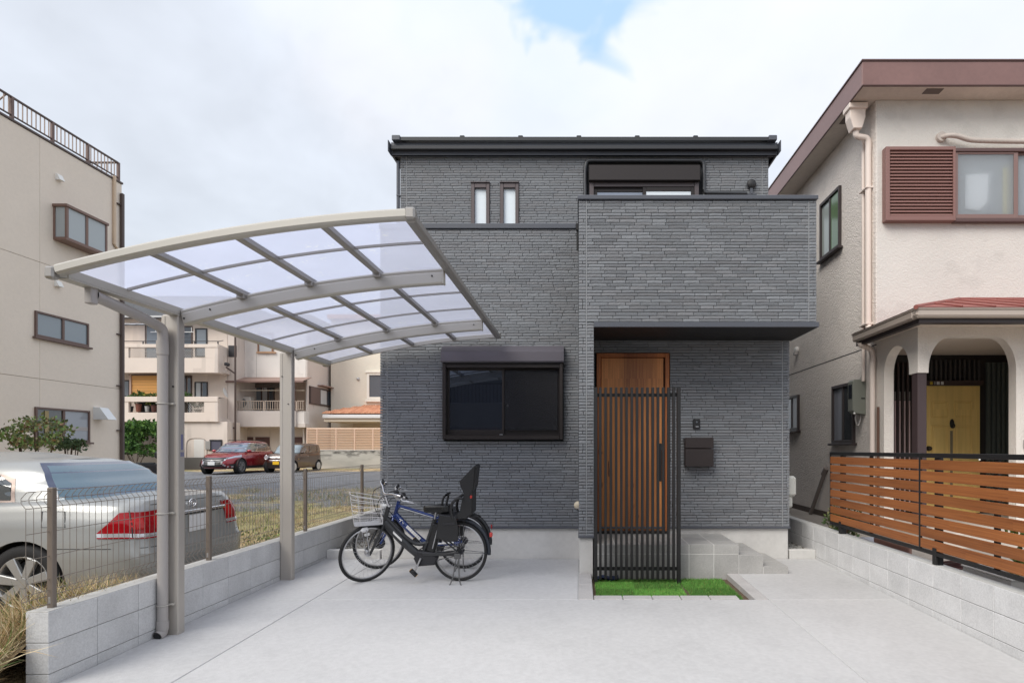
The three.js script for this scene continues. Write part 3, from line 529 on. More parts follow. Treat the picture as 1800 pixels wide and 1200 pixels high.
{
  const c = thing('carport', 'cantilever carport with grey aluminium frame and curved translucent roof over the driveway', 'carport');
  const xL = -3.326, xR = -1.045, zF = 4.30, zR = 0.17, xs = span(xL + 0.03, xR - 0.04, 22);
  const rim = (z, s) => [[z - 0.03 * s, -0.062], [z + 0.014 * s, -0.062], [z + 0.03 * s, -0.05], [z + 0.03 * s, -0.012], [z + 0.022 * s, -0.001], [z + 0.006 * s, 0.0], [z - 0.03 * s, -0.002]].map((p) => p);
  const fix = (p, s) => (s > 0 ? p.slice().reverse() : p);
  M.alu2 = std(RGB(0.34, 0.325, 0.31), 0.42, { metalness: 0.5 });
  mesh('front_rim', [sweepX(fix(rim(zF, 1), -1), xs, roofY)], M.alu, c); mesh('rear_rim', [sweepX(fix(rim(zR, -1), 1), xs, roofY)], M.alu, c);
  for (const z of [zF, zR]) { const s = z === zF ? 1 : -1; mesh('corner_cap', [cb(xL - 0.03, xL + 0.032, 2.535, 2.612, z - 0.03, z + 0.034, 0.012)], M.alu2, c); mesh('corner_cap', [cb(xR - 0.055, xR + 0.012, 2.905, 2.982, z - 0.03, z + 0.034, 0.012)], M.alu2, c); }
  mesh('gutter', [cb(xL, xL + 0.012, 2.55, 2.618, zR + 0.03, zF - 0.03, 0.002), cb(xL, -3.246, 2.545, 2.557, zR + 0.03, zF - 0.03, 0.002), cb(-3.258, -3.246, 2.5575, 2.612, zR + 0.03, zF - 0.03, 0.002)], M.alu, c);
  mesh('side_rim', [cb(xR - 0.068, xR, 2.905, 2.972, zR + 0.03, zF - 0.03, 0.014)], M.alu2, c);
  const raf = [-2.738, -2.19, -1.642];
  for (const x of raf) { const y = roofY(x), a = Math.atan((roofY(x + 0.01) - roofY(x - 0.01)) / 0.02), g = cb(-0.024, 0.024, -0.052, -0.009, zR + 0.02, zF - 0.02, 0.003); g.rotateZ(a); mesh('rafter', [mv(g, x, y, 0)], M.alu2, c); }
  const cz = [3.76, 3.06, 2.36, 1.70, 1.05, 0.38];
  for (const z of cz.slice(0, 5)) mesh('crossbar', [sweepX([[z - 0.009, -0.032], [z - 0.009, -0.012], [z + 0.009, -0.012], [z + 0.009, -0.032]], span(-3.256, xR - 0.066, 16), roofY)], M.alu2, c);
  T.panel = tex(512, 1.5, (u, v) => { const d = sst(0.80, 0.86, vnoise(u * 90, v * 90, 90, 61)) * sst(0.5, 0.7, vnoise(u * 9, v * 9, 9, 62)); const k = 0.93 + 0.1 * (fbm(u, v, 6, 4, 66) - 0.5); return [k * 0.86 + 0.14 * d, k * 0.88 + 0.12 * d, k * 0.985 + 0.01 * d]; });
  const sheet = phy(RGB(0.79, 0.81, 0.875), 0.77, { transmission: 0.97, thickness: 0, ior: 1.45, side: THREE.DoubleSide, map: T.panel });
  const bx = [-3.262, ...raf, xR - 0.06], bz = [zF - 0.02, ...cz.slice(0, 5), zR + 0.02];
  for (let i = 0; i < 4; i++) for (let k = 0; k < 6; k++) {
    const X = span(bx[i], bx[i + 1], 5), p = []; for (let j = 0; j < 5; j++) p.push([[X[j], roofY(X[j]) - 0.016, bz[k]], [X[j + 1], roofY(X[j + 1]) - 0.016, bz[k]], [X[j + 1], roofY(X[j + 1]) - 0.016, bz[k + 1]], [X[j], roofY(X[j]) - 0.016, bz[k + 1]]]);
    mesh('roof_panel', [fromTris(p)], sheet, c, { ox: rr(0, 3), oy: rr(0, 3) });
  }
  // posts and beams
  for (const [zf, zb] of [[3.205, 3.115], [1.255, 1.175]]) {
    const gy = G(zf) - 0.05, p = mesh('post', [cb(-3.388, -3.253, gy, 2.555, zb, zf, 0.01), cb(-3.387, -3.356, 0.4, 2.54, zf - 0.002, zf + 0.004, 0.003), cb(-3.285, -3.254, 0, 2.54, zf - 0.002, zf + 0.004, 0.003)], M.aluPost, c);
    const dot = (x, y, z) => rot(new THREE.CylinderGeometry(0.007, 0.007, 0.008, 8), 'X', Math.PI / 2).translate(x, y, z);
    const h = 0.122, b = mesh('beam', [sweepX([[zf - 0.075, -h - 0.04], [zf - 0.075, -0.04], [zf - 0.02, -0.04], [zf - 0.012, -0.052], [zf - 0.016, -0.07], [zf - 0.010, -0.078], [zf - 0.010, -h - 0.03], [zf - 0.018, -h - 0.04]], span(-3.254, -1.113, 24), roofY)], M.alu, c);
    mesh('beam_end', [cb(-1.118, -1.106, 2.805, 2.935, zf - 0.08, zf - 0.006, 0.003)], M.alu, c);
    mesh('bolt', [[-3.21, -0.12], [-3.0, -0.1], [-1.2, -0.1]].map(([x, dy]) => dot(x, roofY(x) + dy, zf - 0.008)), M.black, b);
    mesh('bolt', [dot(-3.36, 2.28, zf + 0.006), dot(-3.29, 1.97, zf + 0.006)], M.black, p);
    for (const x of raf) { const y = roofY(x) - 0.047; mesh('bracket', [cb(x - 0.03, x + 0.03, y - 0.03, y + 0.01, zf - 0.012, zf + 0.03, 0.005)], M.alu2, c); }
    if (zf > 2) for (const [y0, y1, z0, z1] of [[1.458, 1.585, 3.145, 3.17], [1.405, 1.44, 3.135, 3.152], [1.405, 1.44, 3.158, 3.175]]) mesh('sticker', [cb(-3.2535, -3.2515, y0, y1, z0, z1, 0)], std(S(112, 112, 142), 0.4), p);
  }
  const px = -3.345, pz = 3.252, pr = 0.039;
  const d = mesh('drainpipe', [tube([[-3.29, 2.505, 4.02], [-3.308, 2.485, 3.77], [-3.326, 2.465, 3.52], [px - 0.005, 2.444, pz + 0.06], [px, 2.425, pz + 0.012], [px, 2.38, pz], [px, 2.25, pz]], pr, 14, false, 10), bar([px, 2.26, pz], [px, 0.02, pz], pr, 16), tube([[px, 0.03, pz], [px, -0.005, pz + 0.01], [px - 0.005, -0.02, pz + 0.06]], pr, 14, false, 8), bar([px, 0.09, pz], [px, 0.02, pz], pr + 0.005, 16), cb(-3.315, -3.262, 2.44, 2.55, 4.01, 4.07, 0.006), bar([px, 2.33, pz + 0.004], [px, 2.22, pz], pr + 0.005, 16)], M.pvc, c);
  mesh('pipe_mouth', [bar([px - 0.0052, -0.0205, pz + 0.0595], [px - 0.0055, -0.021, pz + 0.0615], pr * 0.8, 14)], M.black, d);
  for (const y of [1.83, 0.95, 0.215]) { const g = new THREE.TorusGeometry(pr + 0.004, 0.005, 6, 18); g.rotateX(Math.PI / 2); mesh('pipe_clip', [mv(g, px, y, pz), cb(px + 0.03, px + 0.07, y - 0.008, y + 0.008, pz - 0.05, pz - 0.02, 0.002)], M.alu, d); }
}
// ================================================================ WIRE FENCE ON THE LEFT WALL
{
  const f = thing('wire_fence', 'brown welded wire fence with square posts on the left block wall', 'fence'), X = LX - 0.075;
  const wire = std(RGB(0.20, 0.17, 0.145), 0.5), post = std(RGB(0.20, 0.165, 0.138), 0.42, { metalness: 0.3 });
  for (const z of [4.15, 2.46, 0.46, -1.54]) { const p = mesh('post', [cb(X - 0.012, X + 0.028, 0.30, 1.215, z - 0.018, z + 0.018, 0.004)], post, f); mesh('drain_slot', [cb(X - 0.002, X + 0.013, 0.46, 0.50, z + 0.0175, z + 0.0192, 0.001)], M.steel, p); }
  const prof = [[0, 0.46], [-0.028, 0.49], [-0.028, 0.52], [0, 0.55], [0, 1.09], [-0.03, 1.125], [-0.03, 1.155], [0.006, 1.195]];
  for (const [a, b] of [[4.33, 2.46], [2.455, 0.46], [0.455, -1.54], [-1.545, -3.1]]) {
    const g = [];
    for (let z = a; z > b; z -= 0.055) g.push(tube(prof.map(([x, y]) => [X + x, y, z]), 0.0023, 4));
    for (const [x, y] of [[-0.03, 1.14], [0.006, 1.195], [0, 1.09], [0, 0.93], [0, 0.77], [0, 0.62], [-0.028, 0.505], [0, 0.55], [0, 0.46]]) g.push(bar([X + x + 0.004, y, a], [X + x + 0.004, y, b], 0.0025, 4));
    mesh('wire_panel', g, wire, f, { kind: 'stuff' });
  }
}
// ================================================================ WOODEN FENCE ON THE RIGHT WALL
{
  const f = thing('board_fence', 'wood coloured fence of horizontal boards in black frames on the right block wall', 'fence'), X = RX + 0.03, z0 = 0.394;
  M.board = [1, 0.9, 1.1].map((k) => std(RGB(0.68 * k, 0.65 * k, 0.52 * k), 0.5, { map: T.wood, bumpMap: T.fine, bumpScale: 0.0004 }));
  mesh('top_rail', [cb(X - 0.012, X + 0.035, 1.386, 1.427, z0, 6, 0.003)], M.dark, f);
  for (const a of [0, 2.036, 4.07]) {
    const za = z0 + a + (a ? 0.014 : 0), zb = a === 4.07 ? 6.4 : z0 + a + 2.036;
    if (za > 6) continue;
    for (let k = 0; k < 8; k++) { const y = 1.366 - k * 0.1035; mesh('board', [cb(X - 0.008, X + 0.005, y - 0.0865, y, za + 0.012, Math.min(6, zb) - 0.002, 0.0025)], M.board[(k * 2 + (a ? 1 : 0)) % 3], f, { ox: rr(0, 9), oy: rr(0, 9), turn: false }); }
    mesh('edge_strip', [cb(X - 0.010, X + 0.012, 0.53, 1.386, za - (a ? 0.014 : 0), za + 0.012, 0.002)], M.dark, f);
  }
  mesh('bottom_rail', [cb(X - 0.012, X + 0.03, 0.512, 0.543, z0, 6, 0.003)], M.dark, f);
  for (const z of [0.695, 2.685, 4.68]) mesh('post', [cb(X + 0.006, X + 0.056, 0.40, 1.385, z - 0.03, z + 0.03, 0.003), cb(X - 0.013, X + 0.02, 0.41, 0.58, z - 0.03, z + 0.03, 0.002)], M.dark, f);
  for (const z of [1.45, 3.47, 5.5]) mesh('brace', [cb(X + 0.006, X + 0.03, 0.544, 1.385, z - 0.025, z + 0.025, 0.002)], M.dark, f);
  mesh('screw_cap', [cb(X - 0.016, X - 0.008, 1.375, 1.388, 3.30, 3.315, 0.002)], M.white, f);
}
// ================================================================ THE CREAM HOUSE ON THE RIGHT
{
  const h = thing('cream_house', 'old cream stucco house with brown eaves, arched porch and yellow door', 'house'), XN = 4.42, ZN = -0.95;
  T.stuccoC = tex(512, 3.1, (u, v) => { const k = 0.88 + 0.16 * (fbm(u, v, 4, 6, 33) - 0.5) - 0.06 * sst(0.6, 0.75, fbm(u, v, 9, 4, 37)); return [k, k * 0.995, k * 0.985]; });
  const cream = std(RGB(0.80, 0.765, 0.722), 0.92, { map: T.stuccoC, bumpMap: T.stucco, bumpScale: 0.0032 }), sideC = std(RGB(0.90, 0.83, 0.775), 0.95, { map: T.stuccoC, bumpMap: T.stucco, bumpScale: 0.007 });  // sideC: same stucco lightened for the dim alley, light put into the colour
  const N = (n, g, m, p = h, o) => mesh(n, g, m, p, o);
  N('upper_wall', [cb(XN, 13, 3.0, 6.655, -10, ZN, 0.01)], cream);
  N('side_wall', [cb(XN - 0.012, XN + 0.1, 0.34, 6.65, -9.98, ZN - 0.006, 0.004), cb(XN + 0.1, XN + 0.16, 0.34, 3.02, -9.98, ZN - 0.006, 0)], sideC);
  N('lower_wall', [cb(XN, XN + 0.16, 0.2, 3.02, -1.8, ZN, 0.008), cb(7.2, 13, 0.2, 3.02, -10, ZN, 0.008), cb(XN + 0.16, 7.2, 0.2, 3.02, -10, -1.82, 0)], cream);
  N('plinth', [cb(XN - 0.02, XN + 0.04, 0.05, 0.34, -9.98, ZN + 0.01, 0.004)], std(RGB(0.10, 0.075, 0.06), 0.9));
  N('wall_joint', [cb(XN - 0.0145, XN, 3.005, 3.02, -9.98, ZN - 0.005, 0)], M.joint);
  // eaves
  const EX = 4.03, EZ = -0.56, brown = std(RGB(0.29, 0.165, 0.148), 0.38, { metalness: 0.15, map: T.mottle }), brownD = std(RGB(0.115, 0.066, 0.062), 0.5);
  N('eave_soffit', [cb(EX + 0.02, 13.4, 6.655, 6.70, -10.4, EZ - 0.02, 0.003)], std(RGB(0.80, 0.72, 0.64), 0.9, { map: T.mottle }));
  N('fascia', [cb(EX, 13.4, 6.648, 6.985, EZ - 0.03, EZ, 0.006)], brown); N('fascia', [cb(EX, EX + 0.03, 6.648, 6.985, -10.4, EZ - 0.03, 0.006)], brown);
  N('roof_edge', [cb(EX - 0.015, 13.4, 6.985, 7.01, -10.4, EZ + 0.015, 0.003), cb(EX - 0.006, 13.4, 6.636, 6.648, EZ - 0.03, EZ + 0.006, 0.002), cb(EX - 0.006, EX + 0.02, 6.636, 6.648, -10.4, EZ - 0.03, 0.002)], brownD);
  const vent = std(RGB(0.15, 0.125, 0.115), 0.8);
  N('soffit_vent', [cb(5.0, 5.25, 6.647, 6.655, -0.79, -0.66, 0.002)], vent); N('soffit_vent', [cb(4.14, 4.30, 6.647, 6.655, -1.62, -1.38, 0.002)], vent);
  // louvred shutter case and sliding window
  const z = -0.83, X0 = wx(1558, z), X1 = wx(1681, z), Y1 = wy(257, z), Y0 = wy(387, z), sh = new THREE.Group(); sh.name = 'shutter_case'; h.add(sh);
  const mar = std(RGB(0.255, 0.135, 0.118), 0.5), marD = std(RGB(0.14, 0.07, 0.064), 0.5);
  N('case_frame', [cb(X0, X0 + 0.06, Y0, Y1, ZN, z, 0.004), cb(X1 - 0.035, X1, Y0, Y1, ZN, z, 0.004), cb(X0 + 0.06, X1 - 0.035, Y1 - 0.05, Y1, ZN, z, 0.004), cb(X0 + 0.06, X1 - 0.035, Y0, Y0 + 0.07, ZN, z, 0.004), cb(X0 + 0.06, X1 - 0.035, Y0 + 0.07, Y1 - 0.05, ZN, z - 0.05, 0)], mar, sh);
  const nL = 20, ph = (Y1 - 0.05 - Y0 - 0.07) / nL; for (let i = 0; i < nL; i++) { const g = cb(X0 + 0.062, X1 - 0.037, -0.022, 0.022, -0.004, 0.004, 0.002); g.rotateX(-0.62); N('louvre', [mv(g, 0, Y0 + 0.07 + ph * (i + 0.5), z - 0.026)], mar, sh); }
  const w = new THREE.Group(); w.name = 'window'; h.add(w); const wx1 = 7.15, ya = wy(382, z), yb = wy(265, z);
  N('frame', [cb(X1, wx1, yb, yb + 0.05, ZN, z - 0.01, 0.004), cb(X1, wx1, ya - 0.05, ya, ZN, z - 0.02, 0.004), cb(wx1 - 0.04, wx1, ya, yb, ZN, z - 0.02, 0.004)], brownD, w);
  const lilac = phy(RGB(0.86, 0.88, 0.90), 0.62, { transmission: 0.92, thickness: 0, ior: 1.5 });
  N('room_back', [cb(X1, wx1, ya, yb, ZN - 0.1, ZN + 0.005, 0)], std(RGB(0.40, 0.43, 0.44), 0.9), w); N('hanging_cloth', [ext([[wx(1705, z), wy(302, z)], [wx(1746, z), wy(300, z)], [wx(1743, z), wy(352, z)], [wx(1728, z), wy(366, z)], [wx(1704, z), wy(362, z)]], 0.006, 0).translate(0, 0, ZN + 0.02)], std(RGB(0.86, 0.87, 0.86), 0.9), w); N('yellow_strip', [cb(wx(1772, z), wx(1779, z), wy(376, z), wy(290, z), ZN + 0.01, ZN + 0.02, 0)], std(RGB(0.70, 0.62, 0.30), 0.8), w);
  const sash = (a, b, zz) => { N('sash', [cb(a, a + 0.04, ya, yb, zz - 0.015, zz + 0.015, 0.003), cb(b - 0.06, b, ya, yb, zz - 0.015, zz + 0.015, 0.003), cb(a + 0.04, b - 0.06, yb - 0.03, yb, zz - 0.015, zz + 0.015, 0.003), cb(a + 0.04, b - 0.06, ya, ya + 0.06, zz - 0.015, zz + 0.015, 0.003)], std(RGB(0.24, 0.15, 0.135), 0.5), w); N('pane', [cb(a + 0.04, b - 0.06, ya + 0.06, yb - 0.03, zz - 0.003, zz + 0.003, 0)], lilac, w); };
  sash(X1 + 0.01, wx(1789, -0.88), -0.875); sash(wx(1785, -0.9), wx1 - 0.04, -0.91);
  // drain pipes
  const pvc = std(RGB(0.80, 0.69, 0.62), 0.5), PX = XN - 0.065;
  N('rain_hopper', [ext([[-0.1, 0.12], [0.12, 0.12], [0.12, 0.0], [0.07, -0.16], [-0.05, -0.16], [-0.1, 0.0]], 0.16, 0.006).translate(4.15, 6.43, -1.16), cb(4.02, 4.3, 6.55, 6.635, -1.2, -0.96, 0.01)], pvc);
  N('downpipe', [tube([[4.17, 6.28, -1.08], [4.18, 6.19, -1.08], [PX - 0.03, 6.15, -1.08], [PX, 6.1, -1.08], [PX, 5.9, -1.08]], 0.045, 12, false, 8), bar([PX, 5.9, -1.08], [PX, 3.32, -1.08], 0.045, 12), tube([[PX, 3.34, -1.08], [PX, 3.28, -1.06], [PX - 0.06, 3.2, -0.9], [PX - 0.08, 3.14, -0.8]], 0.045, 12, false, 8)], pvc);
  N('downpipe', [bar([PX - 0.01, 6.2, -1.22], [PX - 0.01, 3.1, -1.22], 0.026, 10), bar([PX - 0.01, 3.1, -1.22], [PX - 0.01, 2.5, -1.22], 0.024, 10)], pvc);
  for (const y of [5.4, 3.35]) N('pipe_clip', [cb(PX - 0.055, PX + 0.06, y - 0.015, y + 0.015, -1.27, -1.03, 0.004)], pvc);
  N('downpipe', [tube([[4.10, 3.03, -0.8], [4.12, 2.99, -0.82], [4.24, 2.97, -0.9], [4.32, 2.93, -0.92], [4.34, 2.85, -0.92], [4.34, 2.6, -0.92]], 0.04, 12, false, 8), bar([4.34, 2.62, -0.92], [4.34, 0.3, -0.92], 0.04, 12)], pvc);
  N('brown_pipe', [bar([4.39, 0.3, -0.85], [4.39, 2.08, -0.85], 0.02, 8), bar([4.44, 0.3, -0.82], [4.44, 2.12, -0.82], 0.022, 8)], std(RGB(0.14, 0.072, 0.05), 0.6));
  // pipe cover over the window
  N('pipe_cover', [tube([[wx(1657, -0.9), wy(240, -0.9), -0.92], [wx(1664, -0.9), wy(241, -0.9), -0.85], [wx(1680, -0.9), wy(243, -0.9), -0.84], [wx(1700, -0.9), wy(249, -0.9), -0.84], [wx(1730, -0.9), wy(251, -0.9), -0.84], [7.6, wy(253, -0.9), -0.84]], 0.035, 10, false, 8), rot(new THREE.CylinderGeometry(0.07, 0.075, 0.05, 14), 'X', Math.PI / 2).translate(wx(1657, -0.9), wy(239, -0.9), -0.925)], std(RGB(0.70, 0.62, 0.56), 0.6, { map: T.mottle }));
  // windows of the side wall
  const sideWin = (za, zb, y0, y1, g1, g2) => {
    const q = new THREE.Group(); q.name = 'side_window'; h.add(q); const x = XN - 0.012, m = (za + zb) / 2, fr = std(RGB(0.045, 0.034, 0.034), 0.5);
    N('frame', [cb(x - 0.05, x, y0, y1, za, za + 0.04, 0.003), cb(x - 0.05, x, y0, y1, zb - 0.04, zb, 0.003), cb(x - 0.05, x, y1 - 0.05, y1, za + 0.04, zb - 0.04, 0.003), cb(x - 0.05, x, y0, y0 + 0.05, za + 0.04, zb - 0.04, 0.003), cb(x - 0.035, x, y0 + 0.05, y1 - 0.05, m - 0.03, m + 0.03, 0.003)], fr, q);
    N('sill', [cb(x - 0.09, x, y0 - 0.04, y0 - 0.001, za - 0.06, zb + 0.06, 0.006)], fr, q);
    N('pane', [cb(x - 0.012, x - 0.006, y0 + 0.05, y1 - 0.05, za + 0.04, m - 0.03, 0)], g1, q); N('pane', [cb(x - 0.022, x - 0.016, y0 + 0.05, y1 - 0.05, m + 0.03, zb - 0.04, 0)], g2, q);
  };
  const fr1 = phy(RGB(0.36, 0.40, 0.38), 0.12, { ior: 1.6 }), fr2 = phy(RGB(0.12, 0.2, 0.10), 0.1, { ior: 1.6 }), fr3 = phy(RGB(0.25, 0.26, 0.30), 0.3), fr4 = phy(RGB(0.05, 0.055, 0.06), 0.08, { ior: 1.7 });
  sideWin(-2.98, -2.14, 4.87, 5.9, fr1, fr2); sideWin(-2.45, -1.62, 1.56, 2.54, fr3, fr4); sideWin(-4.9, -4.1, 1.84, 2.55, fr4, fr3);
  // porch: arch walls, column, ceiling, door wall
  const arch = []; for (let i = 0; i <= 16; i++) { const a = Math.PI * (1 - i / 16); arch.push([-0.39 + 0.335 * Math.cos(a), 2.55 + 0.35 * Math.sin(a)]); }
  const side = ext([[ZN + 0.002, 0.2], [-0.73, 0.2], [-0.725, 2.55], ...arch.slice(1, -1), [-0.055, 2.55], [-0.055, 2.46], [0.16, 2.46], [0.16, 3.06], [ZN + 0.002, 3.06]], 0.14, 0); side.rotateY(-Math.PI / 2); side.translate(XN + 0.14 - 0.002, 0, 0);
  const archC = std(RGB(0.90, 0.84, 0.78), 0.92, { map: T.stuccoC, bumpMap: T.stucco, bumpScale: 0.0035 });  // wall stucco lightened for the porch arches, light put into the colour
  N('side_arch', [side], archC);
  const q1 = [], q2 = []; for (let i = 0; i <= 10; i++) { const a = i / 10 * Math.PI / 2; q1.push([4.86 - 0.30 * Math.cos(a), 2.5 + 0.43 * Math.sin(a)]); q2.push([5.42 + 0.285 * Math.sin(a), 2.5 + 0.43 * Math.cos(a)]); }
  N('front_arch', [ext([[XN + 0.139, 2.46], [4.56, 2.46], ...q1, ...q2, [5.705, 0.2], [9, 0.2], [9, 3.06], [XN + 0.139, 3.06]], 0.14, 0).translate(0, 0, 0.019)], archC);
  const plum = std(RGB(0.062, 0.04, 0.042), 0.5);
  N('column', [cb(XN + 0.005, XN + 0.125, 0.3, 2.462, 0.0, 0.145, 0.006)], plum);
  N('porch_ceiling', [cb(XN + 0.13, 9, 2.985, 3.04, -1.82, 0.03, 0)], std(RGB(0.70, 0.62, 0.55), 0.9)); N('porch_floor', [cb(XN, 9, 0.1, 0.42, -1.8, 0.6, 0.01)], std(RGB(0.78, 0.70, 0.62), 0.8, { map: T.mottle }));  // ceiling and floor colours lightened to bounce light onto the door
  const ZD = -1.75, black = std(RGB(0.021, 0.02, 0.019), 0.6);
  N('door_wall', [cb(XN + 0.16, 7.2, 0.4, 2.99, ZD - 0.06, ZD - 0.02, 0)], black); N('recess_wall', [cb(7.1, 7.2, 0.4, 2.99, ZD, ZN, 0), cb(XN + 0.16, XN + 0.2, 0.4, 2.99, ZD, ZN, 0)], std(RGB(0.075, 0.045, 0.038), 0.7));
  const bars = (a, b, y0, y1, n, wd, m, z0 = ZD - 0.02) => { for (let i = 0; i < n; i++) { const x = wx(a, ZD) + (wx(b, ZD) - wx(a, ZD)) * (i + 0.5) / n; N('lattice_bar', [cb(x - wd / 2, x + wd / 2, y0, y1, z0, ZD + 0.035, 0.003)], m); } };
  const slat = std(RGB(0.06, 0.058, 0.058), 0.55), slat2 = std(RGB(0.09, 0.11, 0.10), 0.5);
  bars(1557, 1607, 0.45, 2.86, 6, 0.032, std(RGB(0.055, 0.038, 0.036), 0.6)); bars(1632, 1724, 2.54, 2.9, 11, 0.03, slat); bars(1733, 1784, 0.45, 2.86, 6, 0.05, slat2);
  N('frosted_panel', [cb(wx(1556, ZD), wx(1606, ZD), 0.45, wy(704, ZD), ZD - 0.02, ZD - 0.008, 0)], std(RGB(0.80, 0.60, 0.58), 0.4)); N('frosted_panel', [cb(wx(1560, ZD), wx(1606, ZD), wy(703, ZD), wy(688, ZD), ZD - 0.02, ZD - 0.008, 0)], std(RGB(0.25, 0.24, 0.22), 0.4));
  N('transom_rail', [cb(wx(1626, ZD), wx(1726, ZD), wy(677.5, ZD), wy(669, ZD), ZD - 0.02, ZD + 0.05, 0.004)], std(RGB(0.06, 0.04, 0.038), 0.5));
  const dr = new THREE.Group(); dr.name = 'door'; h.add(dr); const da = wx(1628, ZD), db = wx(1722, ZD), dt = wy(678, ZD);
  T.yel = tex(256, [0.9, 2.1], (u, v) => { const k = 0.9 + 0.25 * (fbm(u, v, 4, 5, 91) - 0.5) + 0.12 * (vnoise(u * 40, v * 3, 120, 92) - 0.5); return [k, k * 0.98, k * 0.9]; });
  const yel = std(RGB(0.99, 0.74, 0.29), 0.5, { map: T.yel });
  N('door_leaf', [cb(da, db, 0.43, dt, ZD - 0.02, ZD + 0.02, 0.004)], yel, dr);
  const pw = (db - da), panel = (x0, x1, y0, y1) => { N('door_panel', [cb(x0, x1, y0, y0 + 0.014, ZD + 0.02, ZD + 0.032, 0.003), cb(x0, x1, y1 - 0.014, y1, ZD + 0.02, ZD + 0.032, 0.003), cb(x0, x0 + 0.014, y0 + 0.014, y1 - 0.014, ZD + 0.02, ZD + 0.032, 0.003), cb(x1 - 0.014, x1, y0 + 0.014, y1 - 0.014, ZD + 0.02, ZD + 0.032, 0.003), cb(x0 + 0.03, x1 - 0.03, y0 + 0.03, y1 - 0.03, ZD + 0.018, ZD + 0.028, 0.006)], yel, dr); };
  for (const [a, b] of [[0.09, 0.40], [0.52, 0.85]]) { panel(da + pw * a, da + pw * b, wy(734, ZD), wy(705, ZD)); panel(da + pw * a, da + pw * b, 0.62, wy(748, ZD)); }
  const kn = new THREE.SphereGeometry(0.04, 12, 8); kn.scale(0.9, 1.8, 0.5); N('door_knocker', [mv(kn, da + pw * 0.47, wy(744, ZD), ZD + 0.03), new THREE.TorusGeometry(0.035, 0.009, 6, 16).translate(da + pw * 0.47, wy(748, ZD), ZD + 0.045)], std(RGB(0.05, 0.05, 0.045), 0.4, { metalness: 0.6 }), dr);
  N('wear_streak', [cb(da + pw * 0.44, da + pw * 0.49, 0.62, wy(757, ZD), ZD + 0.0195, ZD + 0.0215, 0)], std(RGB(0.30, 0.26, 0.18), 0.8, { map: T.mottle }), dr);
  N('door_knob', [new THREE.SphereGeometry(0.035, 12, 8).translate(da + 0.03, wy(788, ZD), ZD + 0.06), rot(new THREE.CylinderGeometry(0.04, 0.04, 0.02, 12), 'X', Math.PI / 2).translate(da + 0.03, wy(788, ZD), ZD + 0.03)], std(RGB(0.07, 0.06, 0.05), 0.4, { metalness: 0.6 }), dr);
  [[1632, 1637, S(190, 165, 60)], [1639.5, 1642, S(150, 150, 150)], [1644, 1649, S(215, 215, 215)], [1651.5, 1656, S(225, 225, 222)]].forEach(([a, b, c]) => N('sticker', [cb(wx(a, ZD), wx(b, ZD), wy(676.5, ZD), wy(671, ZD), ZD + 0.05, ZD + 0.053, 0)], std(c, 0.5)));
  // porch canopy
  const cz = 0.8, cx = 4.05, gut = std(RGB(0.50, 0.42, 0.36), 0.35, { metalness: 0.2 });
  N('canopy_gutter', [cb(cx, 9, 3.045, 3.155, cz - 0.1, cz, 0.02), cb(cx, cx + 0.1, 3.045, 3.155, ZN, cz - 0.1, 0.02), cb(cx - 0.012, 9, 3.14, 3.165, cz - 0.1, cz + 0.012, 0.006), cb(cx - 0.012, cx + 0.1, 3.14, 3.164, ZN, cz - 0.1, 0.006), cb(cx - 0.006, 9, 3.075, 3.085, cz - 0.1, cz + 0.006, 0.003)], gut);
  N('canopy_fascia', [cb(cx + 0.06, 9, 2.99, 3.046, cz - 0.16, cz - 0.06, 0.004), cb(cx + 0.06, cx + 0.14, 2.99, 3.046, ZN, cz - 0.16, 0.004)], std(RGB(0.035, 0.025, 0.025), 0.5));
  N('canopy_soffit', [cb(cx + 0.12, 9, 3.055, 3.07, ZN, cz - 0.12, 0)], std(RGB(0.72, 0.63, 0.55), 0.9));
  const A = [cx - 0.02, 3.165, ZN + 0.01], B = [cx - 0.02, 3.165, cz + 0.02], C = [9, 3.165, cz + 0.02], D = [5.64, 3.69, ZN + 0.01], E = [9, 3.69, ZN + 0.01];
  const red = std(RGB(0.36, 0.115, 0.095), 0.6, { map: T.mottle });
  const ribs = []; for (let i = 1; i < 12; i++) { const x = 4.2 + i * 0.4; const t = clamp((x - B[0]) / (D[0] - B[0])); ribs.push(bar([x, 3.18, cz], x < D[0] ? [x, mix(3.18, 3.70, t), mix(cz, ZN, t)] : [x, 3.70, ZN], 0.012, 6)); }
  N('canopy_roof', [fromTris([[A, B, D], [B, C, E, D], [A, D, E, C, B]]), ...ribs, bar(B, D, 0.028, 8), bar(D, E, 0.025, 8)], red);
  N('intercom', [cb(5.82, 5.92, 1.60, 1.72, 0.158, 0.185, 0.006)], M.black); N('letter_slot', [cb(5.80, 5.95, 1.46, 1.585, 0.158, 0.18, 0.006)], M.dark);
  // electric meter box
  const eb = thing('meter_box', 'grey green electric meter box on the corner of the cream house', 'meter box');
  const eg = ext([[4.21, 2.06], [4.24, 2.02], [4.40, 2.0], [4.405, 2.5], [4.39, 2.525], [4.23, 2.525], [4.21, 2.5]], 0.16, 0.008); mesh('case', [eg.translate(0, 0, -1.43)], std(RGB(0.20, 0.21, 0.18), 0.5), eb);
  mesh('sight_glass', [cb(4.198, 4.204, 2.24, 2.46, -1.41, -1.29, 0.002)], M.glassDark, eb); mesh('latch', [cb(4.33, 4.39, 2.235, 2.25, -1.264, -1.255, 0.003)], M.black, eb);
